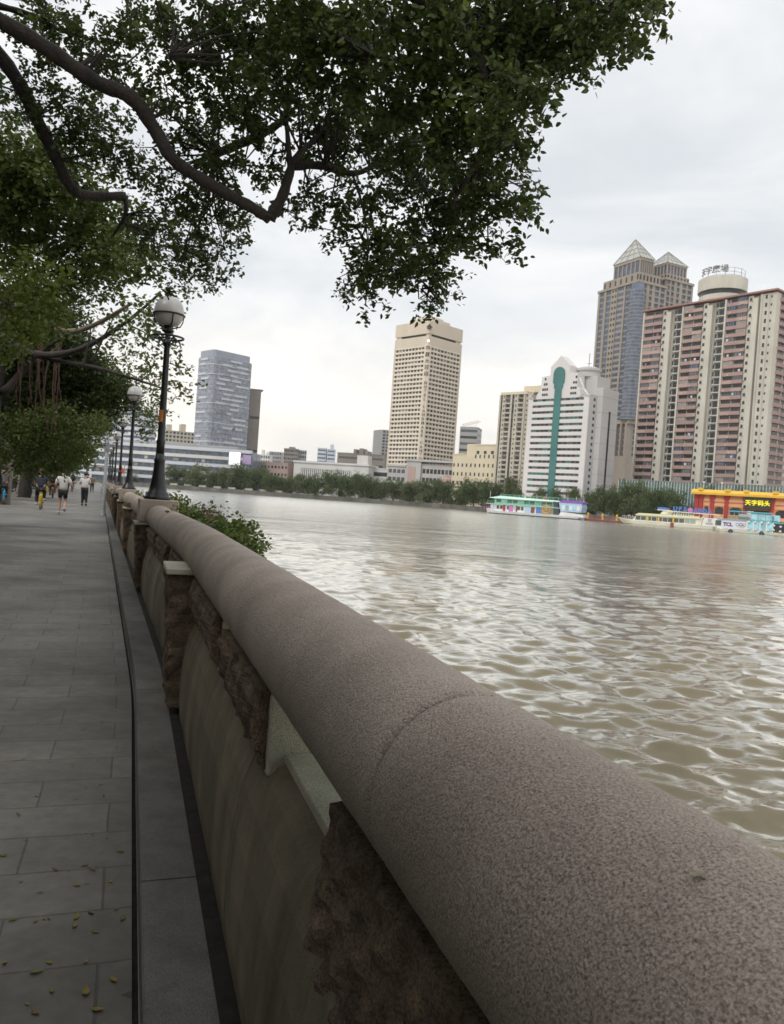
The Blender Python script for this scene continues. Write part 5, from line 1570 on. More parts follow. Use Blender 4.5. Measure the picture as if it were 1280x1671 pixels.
# --- twin towers with pyramid roofs
C_ST = pmat('warm_stone_cladding', (0.36, 0.31, 0.26), (0.285, 0.245, 0.205)); C_STD = pmat('grey_stone_cladding', (0.29, 0.27, 0.25), (0.22, 0.205, 0.195)); G_TW = mat_glass('tower_glass', (0.06, 0.075, 0.105), 0.16); G_BAY = mat_glass('bay_glass', (0.085, 0.105, 0.145), 0.14)
C_PYR = pmat('pale_green_roof_panel', (0.46, 0.48, 0.44), (0.37, 0.39, 0.36), 0.5, 0.2)
B = Bld('twin_towers', 'tall stone and blue glass twin towers with pale pyramid roofs behind the pink building', 'tower', PX(978, 465, 560), PX(1042, 460, 525), 0)
Wd = B.W
H_ = B.h(1042, 455, 525)
D1 = 26
def shaft(x0, x1, y0, y1, zt_, py, seed, ins=6.2):
    rr = random.Random(seed)
    b = MB(); b.box(x0 + .5, x1 - .5, y0 + .5, y1 - .5, 0, zt_); b.box(x0 + ins + 1, x1 - ins - 1, y0 + ins + 1, y1 - ins - 1, zt_ + .003, zt_ + py * 0.50); B.part('shaft', b, G_TW)
    w = x1 - x0
    b = MB()
    for f0, f1 in ((0.0, 0.05), (0.16, 0.22), (0.34, 0.50), (0.66, 0.70), (0.95, 1.0)): b.box(x0 + w * f0, x0 + w * f1, y0, y0 + .6, 0, zt_)
    dd = y1 - y0
    for f0, f1 in ((0.0, 0.04), (0.14, 0.2), (0.3, 0.4), (0.5, 0.6), (0.74, 0.8), (0.94, 1.0)): b.box(x1 - .6, x1, y0 + dd * f0, y0 + dd * f1, 0, zt_)
    B.part('stone_pier', b, C_ST)
    b = MB(); b.box(x0 - .5, x1 + .5, y0 - .5, y1 + .5, zt_, zt_ + 1.6)
    b.box(x0 + 2.2, x1 - 2.2, y0 + 2.2, y1 - 2.2, zt_ + 1.61, zt_ + py * 0.22); b.box(x0 + ins + .4, x1 - ins - .4, y0 + ins + .4, y1 - ins - .4, zt_ + py * .5 + .01, zt_ + py * 0.55)
    for i in range(7):
        xx = x0 + ins + 1 + (w - 2 * ins - 2) * i / 6; b.box(xx - .45, xx + .45, y0 + ins + .6, y0 + ins + 1.1, zt_ + 2, zt_ + py * .5)
        yy = y0 + ins + 1 + (dd - 2 * ins - 2) * i / 6; b.box(x1 - ins - 1.1, x1 - ins - .6, yy - .45, yy + .45, zt_ + 2, zt_ + py * .5)
    B.part('crown_storey', b, C_ST)
    for i in range(7):
        B.op(('f', y0 + 2.2), x0 + 3 + (w - 7) * i / 6, zt_ + py * .08, 1.5, py * .10, G_DARK, 'window', 0.06, .2)
        B.ops.setdefault('window', []).append(((x1 - 2.4, y0 + 3 + (dd - 7) * i / 6, zt_ + py * .08), (.26, 1.5, py * .10), G_DARK))
    z0_ = zt_ + py * 0.555
    e = ins
    vs = [(x0 + e, y0 + e, z0_), (x1 - e, y0 + e, z0_), (x1 - e, y1 - e, z0_), (x0 + e, y1 - e, z0_), ((x0 + x1) / 2, (y0 + y1) / 2, zt_ + py)]
    b = MB(); b.add(vs, [(3, 2, 1, 0), (0, 1, 4), (1, 2, 4), (2, 3, 4), (3, 0, 4)]); pr = B.part('pyramid_roof', b, C_PYR)
    ap = Vector(vs[4]); b = MB()
    for i in range(4): b.tube([Vector(vs[i]), ap + Vector((0, 0, .3))], 0.4, 5)
    for f in (0.25, 0.5, 0.75):
        q = [Vector(vs[i]).lerp(ap, f) for i in range(4)]
        for i in range(4): b.tube([q[i], q[(i + 1) % 4]], 0.28, 5)
    for i in range(4):
        for f in (0.25, 0.5, 0.75): b.tube([Vector(vs[i]).lerp(Vector(vs[(i + 1) % 4]), f), Vector(vs[i]).lerp(Vector(vs[(i + 1) % 4]), f).lerp(ap, 0.75 if f == .5 else .5)], 0.25, 5)
    b.build('roof_rib', C_STD, pr)
    nf = int(zt_ / 3.9)
    for k in range(nf):
        z = k * zt_ / nf; fh = zt_ / nf
        for f0, f1, m_ in ((0.05, 0.16, C_STD), (0.22, 0.34, C_STD), (0.50, 0.66, C_ST), (0.70, 0.95, C_STD)):
            B.op(('f', y0 + .5), x0 + w * f0, z, w * (f1 - f0), fh * (0.42 if m_ is C_ST else 0.3), m_, 'spandrel', 0.06)
        for f in (0.37, 0.44): B.op(('f', y0), x0 + w * f, z + fh * .4, w * 0.04, fh * .45, G_DARK, 'window', 0.06, .2)
        b_ = (0.04, 0.14, 0.2, 0.3, 0.4, 0.5, 0.6, 0.74, 0.8, 0.94)
        for i in range(0, 10, 2):
            B.ops.setdefault('spandrel', []).append(((x1 - .5, y0 + dd * b_[i], z), (.56, dd * (b_[i + 1] - b_[i]), fh * .34), C_STD))
shaft(0, Wd, 0, D1, H_ - 2, B.h(1024, 388, 545) - H_ + 2, 3)
x2 = Wd + 3.5
c2 = Matrix.Rotation(-B.rz, 3, 'Z') @ (Vector((A(1089, 440, 556).x, 556, 0)) - Vector((B.o.x, B.o.y, 0)))
hb2 = B.h(1113, 470, 556)
shaft(c2.x - 13, c2.x + 13, c2.y - 13, c2.y + 13, hb2, B.h(1087, 412, 556) - hb2, 4, 3.0)
# rounded glass bay on the near corner
b = MB(); b.lathe([(5.2, B.h(1040, 686, 525)), (5.2, H_ - 8), (4.4, H_ - 7), (4.2, H_ - 3)], 20, (Wd - 1.5, 1.5, 0)); B.part('glass_bay', b, G_BAY)
for k in range(36):
    z = B.h(1040, 686, 525) + (H_ - 8 - B.h(1040, 686, 525)) * k / 36
    b = MB(); b.lathe([(5.32, z), (5.32, z + 0.55)], 20, (Wd - 1.5, 1.5, 0)); B.part('bay_band', b, C_STD)
zc = B.h(1040, 690, 525)
b = MB(); b.box(-1, Wd + 2, -1.5, 6, zc - 1, zc + 1.6); b.box(-0.5, Wd + 3, -2.5, 5, 0, B.h(1030, 745, 525))
for i in range(5): b.box(Wd * (0.5 + 0.12 * i), Wd * (0.5 + 0.12 * i) + 1.4, -1.6, 3, 0, zc - 1.01)
B.part('base_colonnade', b, C_ST)
B.flush()

# --- pink balcony apartment block
C_PK = pmat('salmon_tile', (0.39, 0.262, 0.237), (0.325, 0.218, 0.197)); C_PK2 = pmat('faded_salmon_tile', (0.47, 0.325, 0.28), (0.40, 0.27, 0.235)); C_PW = pmat('stained_white_tile', (0.60, 0.575, 0.50), (0.47, 0.445, 0.385), scale=0.15)
C_PR = pmat('red_parapet', (0.36, 0.20, 0.175), (0.30, 0.165, 0.145)); C_PG = pmat('grey_recess', (0.33, 0.325, 0.30), (0.25, 0.245, 0.23))
B = Bld('balcony_block', 'long pink and white apartment block with salmon balconies and a roof drum', 'apartment block', PX(1051, 507, 438), PX(1268, 470, 380), 24)
Wd, D = B.W, 24
H_ = B.h(1268, 470, 380)
nf = 29
fh = (H_ - 1.5) / nf
RC = 2.6
C_TWL = pmat('coloured_laundry', (0.35, 0.12, 0.12), (0.12, 0.2, 0.35))
bays = [0.012, 0.335, 0.66]
b = MB(); b.box(0, Wd, RC, D, 0, H_ - 1.5)
b2 = MB()
for f in bays:
    b2.box(Wd * (f + 0.228), Wd * (f + 0.311), RC - 0.12, RC, 0, H_ - 1.6)
    b.box(Wd * (f - 0.012), Wd * f, 0, RC, 0, H_ - 1.6)                       # white edge fin
    b.box(Wd * f, Wd * (f + 0.15), 1.2, RC, 0, H_ - 1.6)                      # balcony back wall
    b.box(Wd * (f + 0.15), Wd * (f + 0.185), 0.9, RC, 0, H_ - 1.6)            # window strip wall
    b.box(Wd * (f + 0.187), Wd * (f + 0.222), 0.0, RC, 0, H_ - 3.2)           # white column
b.box(Wd * 0.895, Wd * 0.91, 0.4, RC, 0, H_ - 1.6)
b.box(Wd * 0.91, Wd, 0.8, RC, 0, H_ - 1.6)
B.part('wall', b, C_PW)
B.part('recess_wall', b2, C_PG)  # greyed against the white wall so the recess looks deeper in shade
b = MB(); b.box(-0.6, Wd + 0.8, -0.6, D + 0.6, H_ - 0.9 + .003, H_ - 0.1); B.part('parapet', b, C_PR)
b = MB(); b.box(1, Wd * .99, 1, D, H_ - .097, H_ + .2); B.part('roof', b, M_ROOFG)
for f in bays:
    for k in range(nf):
        z = k * fh
        for q in range(2):
            x0 = Wd * f + 0.15 + q * (Wd * 0.15 - .3) / 2; w_ = (Wd * 0.15 - .5) / 2
            B.op(('f', 1.2), x0, z, w_ + .2, fh * 0.46, C_PK if rnd.random() < .75 else C_PK2, 'balcony', 1.15 + (0.12 if rnd.random() < .3 else 0), .2)
            r_ = rnd.random()
            B.op(('f', 1.2), x0 + .15, z + fh * .48, w_ - .2, fh * .5, G_DARK if r_ < .5 else (G_MID if r_ < .75 else (G_LIT if r_ < .93 else G_BLUE)), 'window', 0.9 if r_ > .62 else .05, .1)
            if r_ > .70:
                for i_ in range(3): B.op(('f', 1.2), x0 + .15 + (w_ - .2) * (i_ + .9) / 4, z + fh * .48, .18, fh * .5, C_PG, 'window_mullion', 0.98, -0.8)
            if rnd.random() < .22: B.op(('f', 1.2), x0 + w_ * rnd.uniform(.1, .6), z + fh * .5, w_ * .2, fh * .3, rnd.choice([C_WH, C_PALEB, C_TWL]), 'laundry', 1.25, -1.1)
        B.op(('f', 0.9), Wd * (f + 0.158), z + fh * .3, Wd * 0.016, fh * .42, G_DARK, 'window')
        B.op(('f', RC - .12), Wd * (f + 0.237), z + fh * .3, Wd * 0.012, fh * .5, G_DARK, 'window')
        B.op(('f', RC - .12), Wd * (f + 0.258), z + fh * .12, Wd * 0.048, fh * .75, G_DARK, 'window')
        B.op(('f', RC - .12), Wd * (f + 0.250), z, Wd * 0.061, fh * .14, C_PW, 'gallery_slab', 1.2, .2)
        if rnd.random() < .85: B.op(('f', 0.9), Wd * (f + rnd.choice([0.152, 0.176, 0.178])), z + fh * .2, 0.7, 0.6, C_PG, 'air_conditioner', .45, .1)
        if rnd.random() < .55: B.op(('f', 1.2), Wd * (f + rnd.uniform(.01, .13)), z + fh * .05, 0.8, 0.6, C_PW, 'air_conditioner', 1.65, -1.15)
for k in range(nf):
    z = k * fh
    B.op(('f', 0.8), Wd * 0.925, z + fh * .3, Wd * 0.014, fh * .5, G_DARK, 'window')
    B.op(('f', 0.8), Wd * 0.962, z + fh * .35, Wd * 0.01, fh * .3, G_DARK, 'window')
    for q in range(2):
        y0 = 5.0 + q * 8.0
        B.op('r', y0, z, 7.4, fh * .46, C_PK, 'balcony', 1.2, .2)
        B.op('r', y0 + .4, z + fh * .48, 6.6, fh * .5, G_DARK if rnd.random() < .6 else G_MID, 'window')
b = MB()
for f in (0.905, 0.955): b.tube([(Wd * f, 0.25, 0), (Wd * f, 0.25, H_ - 2)], 0.16, 6)
B.part('drain_pipe', b, C_PW)
# drum with the sign
dc = (Wd * 0.525, 12.5, 0)
b = MB(); b.lathe([(11.5, H_ + .51), (11.5, H_ + 3.2), (11.0, H_ + 3.3)], 36, dc); b.lathe([(12.3, H_ + 5.6), (12.3, H_ + 12.2), (11.6, H_ + 12.2)], 36, dc); B.part('drum', b, C_PW)
b = MB(); b.lathe([(11.2, H_ + 3.301), (11.2, H_ + 5.599)], 36, dc); B.part('drum_window', b, G_DARK)
b = MB(); sg = empty('roof_sign', (dc[0], dc[1], H_ + 12.2), 0); sg.parent = B.t
for i in range(7):
    a = R(232 + i * 24)
    b.tube([(10.8 * math.cos(a), 10.8 * math.sin(a), 0), (10.8 * math.cos(a), 10.8 * math.sin(a), 4.6)], 0.13, 5)
for z in (0.8, 2.4, 4.4):
    for i in range(6):
        a0, a1 = R(232 + i * 24), R(256 + i * 24)
        b.tube([(10.8 * math.cos(a0), 10.8 * math.sin(a0), z), (10.8 * math.cos(a1), 10.8 * math.sin(a1), z)], 0.09, 4)
b.build('sign_frame', M_STEEL, sg)
M_SIGN = mat('grey_sign_letter', (0.16, 0.16, 0.165), 0.5)
for i, ch in enumerate('天宇廣場'):
    a = R(238 + i * 21)
    text_mesh('lettering', ch, 4.2, M_SIGN, sg, (11.1 * math.cos(a), 11.1 * math.sin(a), 3.4), (math.pi / 2, 0, a + math.pi / 2), 0.12, bold=.06)
B.flush()

# --- long low glass podium under the pink block
B = Bld('glass_podium', 'long low greenish glass podium with white mullions below the pink apartment block', 'podium', PX(1010, 785, 372), PX(1300, 800, 330), 8)
Wd = B.W; H_ = B.h(1150, 789, 351)
b = MB(); b.box(0, Wd, 0, 8, 0, H_); B.part('glass_wall', b, mat_glass('green_podium_glass', (0.07, 0.125, 0.12), 0.15))
b = MB(); b.box(-0.2, Wd + 0.2, -0.25, 8.2, H_ + .003, H_ + 0.35); b.box(-0.2, Wd + .2, -0.15, 0.0, H_ * .6, H_ * .6 + .15); B.part('rail', b, M_STEEL)
for i in range(60):
    b = MB(); x = Wd * i / 59; b.box(x - 0.11, x + 0.11, -0.22, -0.01, 0, H_); B.part('mullion', b, M_WHITE)
# ---------------------------------------------------------------- wharf house
OR_ = pmat('orange_render', (0.68, 0.27, 0.115), (0.62, 0.235, 0.095), scale=0.4); RED = pmat('red_pillar_paint', (0.42, 0.045, 0.04), (0.36, 0.035, 0.03), scale=0.5); YEL = pmat('yellow_glazed_tile', (0.76, 0.46, 0.04), (0.68, 0.39, 0.03), 0.35, 0.6)
PEACH = pmat('peach_render', (0.74, 0.40, 0.22), (0.68, 0.35, 0.19), scale=0.4)
M_GLOWY = emis('lit_yellow_sign', (0.95, 0.78, 0.03), 0.55)
pA, pB = on_bank(1133, 7), on_bank(1420, 7)
B = Bld('wharf_house', 'orange and red wharf house with yellow tiled eaves and a lit yellow sign', 'wharf building', (pA.x, pA.y), (pB.x, pB.y), 14)
H_ = B.h(1133, 806, pA.y); Wd = B.W
u2x = lambda u: (A(u, 830, pA.y + (pB.y - pA.y) * (u - 1133) / 287.0).x - pA.x) / max(1e-6, (pB.x - pA.x)) * Wd
b = MB(); b.box(0.3, Wd, 0.6, 14, 0, H_); B.part('wall', b, OR_)
prof = [(-1.6, H_ + .003), (1.0, H_ + .003), (1.0, H_ + 2.2), (0.2, H_ + 2.1), (-0.6, H_ + 1.5), (-1.6, H_ + 0.9)]
b = MB()
vs = [(-1.4, y, z) for y, z in prof] + [(Wd + 1, y, z) for y, z in prof]
n = len(prof); b.add(vs, [tuple(range(n)), tuple(range(2 * n - 1, n - 1, -1))] + [(i, i + n, (i + 1) % n + n, (i + 1) % n) for i in range(n)])
b.box(-1.4, Wd + 1, 1.01, 14.4, H_ + .003, H_ + 1.9)
rf = B.part('roof', b, YEL)
for u in (1142, 1185, 1215, 1262, 1300):
    x = u2x(u); b = MB(); b.box(x - 0.9, x + 0.9, -1.1, 1.2, H_ + 1.6, H_ + 2.7); b.build('ridge_ornament', YEL, rf)
for u in (1136, 1143, 1161, 1184, 1214, 1257, 1290):
    x = u2x(u); b = MB(); w_ = 0.75; b.box(x - w_, x + w_, 0.0, 0.6, 0, H_); b.box(x - w_ * 1.5, x + w_ * 1.5, -0.15, 0.6, H_ * .86, H_); B.part('pillar', b, RED)
for u0, u1 in ((1147, 1157), (1164, 1181), (1187, 1211), (1262, 1287)):
    x0, x1 = u2x(u0), u2x(u1)
    for ya, za, zb_ in ((.25, .12, .34), (.3, .62, .72), (.2, .78, .9)):
        b = MB(); b.box(x0, x1, ya, 0.6, H_ * za, H_ * zb_); B.part('peach_panel', b, PEACH)
for u0, u1 in ((1149, 1155), (1166, 1179), (1189, 1209), (1264, 1285)):
    x0, x1 = u2x(u0), u2x(u1); za, zb_ = H_ * .36, H_ * .60
    r_ = min(1.2, (x1 - x0) * .3)
    pts = [(x0, za), (x1, za), (x1, zb_ - r_ * .6), (x1 - r_, zb_), (x0 + r_, zb_), (x0, zb_ - r_ * .6)]
    b = MB(); b.prism_y(pts, 0.42, 0.75); B.part('window', b, G_DARK)
x0, x1 = u2x(1216), u2x(1255)
b = MB(); b.box(x0, x1, 0.3, 0.7, H_ * .05, H_ * .56); B.part('entrance', b, mat('dark_hall', (0.03, 0.028, 0.027), 0.8))
x0, x1 = u2x(1213), u2x(1256)
b = MB(); b.box(x0, x1, -0.9, 0.2, H_ * .60, H_ * .98); sb = B.part('signboard', b, mat('dark_green_board', (0.035, 0.05, 0.03), 0.6))
for i, ch in enumerate('天字码头'):
    text_mesh('lettering', ch, (x1 - x0) * 0.235, M_GLOWY, sb, (x0 + (x1 - x0) * (0.14 + 0.24 * i), -0.98, H_ * .79), (math.pi / 2, 0, 0), 0.12, bold=.045)
b = MB(); b.box(u2x(1219), u2x(1229), -1.6, -0.5, H_ * .25, H_ * .52); B.part('white_booth', b, M_WHITE)
b = MB(); b.box(u2x(1250), u2x(1300), -3.5, 0.1, H_ * .22, H_ * .30); b.box(u2x(1250), u2x(1256), -3.6, -3.4, H_ * .3, H_ * .42); b.box(u2x(1268), u2x(1274), -3.6, -3.4, H_ * .3, H_ * .42); B.part('side_canopy', b, PEACH)
for u, vv in ((1144, 794), (1173, 797)):
    p = on_bank(u, 3); 
    x = u2x(u); b = MB(); b.tube([(x, 2, H_ + 1.8), (x, 2, H_ + 5.0)], 0.14, 6); b.ball((x, 2, H_ + 5.2), 0.4, 8, 6); B.part('roof_lamp', b, M_WHITE)

# floating pontoon with yellow bollards
PB = pmat('rusty_red_pontoon', (0.24, 0.075, 0.06), (0.17, 0.05, 0.045), scale=0.5)
def water_pt(u, v):
    q = on_level(u, v, WZ); return q
pA, pB = water_pt(948, 849.5), water_pt(1022, 856)
dA, dB = 335.0, 316.0
pA, pB = A(948, 840, dA), A(1024, 846, dB); pA.z = pB.z = WZ
dv = pB - pA
t = thing('pontoon', 'rusty red mooring pontoon between the colourful boat and the cream ferry', 'pontoon', pA, math.atan2(dv.y, dv.x))
Lg = dv.length
b = MB(); b.box(0, Lg, 0, 6, -0.4, 0.9); b.build('hull', PB, t)
b = MB(); b.box(-0.1, Lg + .1, -0.1, 6.1, 0.903, 1.05); b.build('deck', pmat('deck_grey', (0.25, 0.22, 0.2)), t)
b = MB()
for i in range(13):
    x = Lg * i / 12; b.tube([(x, 0.2, 1.05), (x, 0.2, 2.1)], 0.05, 5)
b.tube([(0, .2, 2.1), (Lg, .2, 2.1)], 0.05, 5); b.tube([(0, .2, 1.6), (Lg, .2, 1.6)], 0.04, 5); b.build('railing', RED, t)
M_BOL = mat('yellow_bollard_paint', (0.78, 0.52, 0.04), 0.5, (0.66, 0.42, 0.03), 1)
for i, f in enumerate((0.18, 0.50, 0.80)):
    q = pA + dv * f; q.z = WZ + 1.053
    o = thing('bollard', ('yellow mooring post on the red pontoon, the one nearest the colourful boat', 'middle yellow mooring post on the red pontoon', 'yellow mooring post on the red pontoon, the one nearest the cream ferry')[i], 'mooring post', q + Vector((0, 1.0, 0)), 0, 'yellow mooring posts on the red pontoon')
    b = MB(); b.lathe([(0.5, 0), (0.42, 0.15), (0.38, 1.9), (0.5, 2.0), (0.5, 2.25), (0.25, 2.4)], 12); b.build('post', M_BOL, o, smooth=False)
    b = MB(); b.torus((0, 0, 1.2), 0.4, 0.06, 14, 6); b.build('band', M_DIRT, o)

class Boat:
    def __init__(s, name, label, u0, u1, d0, d1):
        a, b = A(u0, CY, d0), A(u1, CY, d1); a.z = b.z = WZ
        dv = b - a; s.L = dv.length
        s.t = thing(name, label, 'boat', a, math.atan2(dv.y, dv.x))
        s.px = s.L / (u1 - u0)            # metres per photo pixel
    def part(s, name, mb, m_, **k): return mb.build(name, m_, s.t, **k)
def hull_mb(L_, Wd, z0, z1, bow=0.0, stern=0.0, rake=0.0):
    """plan outline with pointed ends; bow at x = 0 when bow > 0"""
    n = 14
    out = []
    for i in range(n + 1):
        f = i / n
        w = 1.0
        if bow and f < bow: w = math.sin(f / bow * math.pi / 2) ** 0.8
        if stern and f > 1 - stern: w = math.sin((1 - f) / stern * math.pi / 2) ** 0.6
        out.append((f * L_, max(w, 0.04)))
    vs, fs = [], []
    rows = [(z0, 0.78, rake), ((z0 + z1) / 2, 0.93, rake * .45), (z1, 1.0, 0)]
    for z, sc_, rk in rows:
        for x, w in out:
            f = x / L_
            xx = x + (rk * (1 - f / bow) if bow and f < bow else 0)
            vs.append((xx, Wd / 2 - w * Wd / 2 * sc_, z + (0.9 * (1 - f / bow) ** 2 if bow and f < bow and z == z1 else 0)))
        for x, w in reversed(out):
            f = x / L_
            xx = x + (rk * (1 - f / bow) if bow and f < bow else 0)
            vs.append((xx, Wd / 2 + w * Wd / 2 * sc_, z + (0.9 * (1 - f / bow) ** 2 if bow and f < bow and z == z1 else 0)))
    m = 2 * (n + 1)
    for r_ in range(2):
        for k in range(m):
            k2 = (k + 1) % m
            fs.append((r_ * m + k, r_ * m + k2, (r_ + 1) * m + k2, (r_ + 1) * m + k))
    fs.append(tuple(range(2 * m, 3 * m)))
    fs.append(tuple(range(m - 1, -1, -1)))
    return MB().add(vs, fs)
def rail_mb(x0, x1, y, z0, z1, n, r=0.05):
    b = MB()
    for i in range(n + 1):
        x = x0 + (x1 - x0) * i / n; b.tube([(x, y, z0), (x, y, z1)], r, 5)
    b.tube([(x0, y, z1), (x1, y, z1)], r, 5); b.tube([(x0, y, (z0 + z1) / 2), (x1, y, (z0 + z1) / 2)], r * .7, 5)
    return b

P_CREAM = pmat('cream_boat_paint', (0.76, 0.74, 0.62), (0.68, 0.66, 0.54), 0.4, 0.5); P_YEL = pmat('pale_yellow_boat_roof', (0.78, 0.74, 0.48), (0.70, 0.66, 0.42), 0.4, 0.5); P_WH = pmat('white_boat_paint', (0.76, 0.76, 0.75), (0.68, 0.68, 0.67), 0.4, 0.5)
P_GRN = pmat('mint_green_boat_paint', (0.36, 0.66, 0.48), (0.28, 0.58, 0.42), 0.4, 0.5); P_LBL = pmat('pale_blue_boat_paint', (0.46, 0.60, 0.76), (0.36, 0.52, 0.70), 0.4, 0.5); P_PUR = pmat('purple_boat_paint', (0.26, 0.10, 0.50), (0.21, 0.08, 0.42), 0.4, 0.5)
P_TEAL = pmat('turquoise_boat_paint', (0.10, 0.48, 0.54), (0.08, 0.40, 0.46), 0.4, 0.5); P_HULL = pmat('dark_hull_paint', (0.06, 0.065, 0.06), (0.04, 0.042, 0.04), 0.5, 0.4); P_BLUE = pmat('strong_blue_paint', (0.08, 0.20, 0.55), (0.06, 0.16, 0.48), 0.4, 0.5); P_PINK = pmat('pink_boat_paint', (0.60, 0.22, 0.50), (0.5, 0.18, 0.42))
P_GOLD = pmat('gold_paint', (0.62, 0.42, 0.16), (0.5, 0.32, 0.12), 0.4)
P_GLASS = mat_glass('boat_window_glass', (0.05, 0.06, 0.06), 0.15); P_BGL = mat_glass('pale_blue_boat_glass', (0.22, 0.42, 0.48), 0.2)

# 1: colourful two deck boat with a wheel emblem
bt = Boat('sightseeing_boat', 'colourful two deck sightseeing boat in mint green, pale blue and purple with a gold wheel', 788, 956, 352, 330)
L_ = bt.L; q = bt.px
bt.part('hull', hull_mb(L_, 9, -0.5, 1.5, 0.06, 0.05, 1.0), P_WH)
bt.part('hull_stripe', MB().box(L_ * .06, L_ * .95, -0.06, 9.06, 0.05, 0.45), P_HULL)
dk1, dk2, top = 1.5, 4.6, 7.4
bt.part('lower_cabin', MB().box(L_ * .07, L_ * .72, 0.5, 8.5, dk1 + .003, dk2 - .25), P_WH)
for i in range(9):
    x = L_ * (.10 + .035 * i); bt.part('window', MB().box(x, x + L_ * .027, 0.42, 0.6, dk1 + .9, dk2 - .6), P_GLASS if i % 3 else P_LBL)
for i, (f0, f1, m_) in enumerate(((.20, .225, RED), (.26, .30, P_PINK), (.33, .345, RED), (.42, .50, P_LBL), (.53, .60, P_BLUE))):
    bt.part('painted_panel', MB().box(L_ * f0, L_ * f1, 0.36, 0.5, dk1 + .1, dk2 - .3), m_)
bt.part('door', MB().box(L_ * .48, L_ * .515, 0.30, 0.5, dk1 + .05, dk2 - .5), pmat('brown_door', (0.22, 0.07, 0.05)))
bt.part('middle_deck', MB().box(L_ * .03, L_ * .76, 0.0, 9, dk2 - .247, dk2 + .1), P_GRN)
bt.part('upper_cabin', MB().box(L_ * .10, L_ * .70, 1.6, 7.4, dk2 + .103, top - .3), P_GRN)
for i in range(10):
    x = L_ * (.12 + .056 * i); bt.part('window', MB().box(x, x + L_ * .046, 1.5, 1.7, dk2 + .7, top - .7), (P_GLASS, P_BGL, G_TEAL)[i % 3])
bt.part('railing', rail_mb(L_ * .04, L_ * .70, 0.15, dk2 + .1, dk2 + 1.2, 18), P_GRN)
bt.part('stern_railing', rail_mb(L_ * .01, L_ * .10, 0.2, dk1, dk2, 4, .07), P_PINK)
b = MB(); b.add([(L_ * .05, -0.2, top - .297), (L_ * .76, -0.2, top - .297), (L_ * .76, 9.2, top - .297), (L_ * .05, 9.2, top - .297), (L_ * .16, 1.2, top + .9), (L_ * .74, 1.2, top + .35), (L_ * .74, 7.8, top + .35), (L_ * .16, 7.8, top + .9)], [(3, 2, 1, 0), (4, 5, 6, 7), (0, 1, 5, 4), (1, 2, 6, 5), (2, 3, 7, 6), (3, 0, 4, 7)])
bt.part('roof', b, P_LBL if False else pmat('mint_roof', (0.56, 0.74, 0.62), (0.46, 0.66, 0.60)))
bt.part('roof_railing', rail_mb(L_ * .16, L_ * .92, 1.4, top + .5, top + 1.6, 16, .06), P_GRN)
b = MB()
for i in range(15):
    pass
cx, cz = L_ * .63, 3.6
b.torus((cx, 0.2, cz), 1.7, 0.28, 24, 8, 'y'); b.torus((cx, 0.2, cz), 0.8, 0.16, 18, 6, 'y'); b.ball((cx, 0.2, cz), 0.42, 10, 8)
for k in range(12):
    a = k * math.pi / 6; b.tube([(cx, 0.2, cz), (cx + 2.35 * math.cos(a), 0.2, cz + 2.35 * math.sin(a))], 0.1, 5)
bt.part('wheel_emblem', b, P_GOLD)
bt.part('wheel_housing', MB().box(L_ * .575, L_ * .70, 0.35, 8, dk1 + .004, dk2 + .5), pmat('olive_housing', (0.30, 0.30, 0.22)))
b = MB(); b.prism_y([(L_ * .70, dk1), (L_ * .76, dk1), (L_ * .73, top), (L_ * .69, top)], 0.2, 8.8); bt.part('slanted_screen', b, mat('dark_screen', (0.05, 0.06, 0.08), 0.3))
b = MB(); b.prism_y([(L_ * .765, 3.2), (L_ * .955, 3.2), (L_ * .965, 5.6), (L_ * .955, 7.0), (L_ * .745, 7.0)], 0.1, 8.9); bt.part('bow_cabin', b, P_LBL)
for i in range(5): bt.part('bow_window', MB().box(L_ * (.775 + .035 * i), L_ * (.803 + .035 * i), 0.0, 0.2, 3.9, 5.9), P_BGL if i % 2 else P_WH)
b = MB(); b.prism_y([(L_ * .73, 7.003), (L_ * .965, 7.003), (L_ * .97, 7.5), (L_ * .94, 8.1), (L_ * .78, 8.1)], -0.1, 9.1); bt.part('bow_roof', b, P_PUR)
b = MB(); b.prism_y([(L_ * .75, 1.2), (L_ * .985, 1.2), (L_ * .97, 2.4), (L_ * .77, 3.1)], 0.0, 9.0); bt.part('bow_bulwark', b, P_WH)
b = MB(); b.ball((L_ * .59, 3.5, top + .9), (1.4, .8, .5), 10, 6); bt.part('red_liferaft', b, RED)
for f in (.03, .5, .80, .88, .95):
    b = MB(); b.tube([(L_ * f, 4.5, top - .2), (L_ * f, 4.5, top + 2.6)], 0.1, 5); bt.part('mast', b, M_WHITE)
for i in range(6):
    o = bt.part('lamp', MB().ball((L_ * (.52 + .06 * i), -0.3, dk2 + .0), 0.32, 8, 6), M_WHITE)

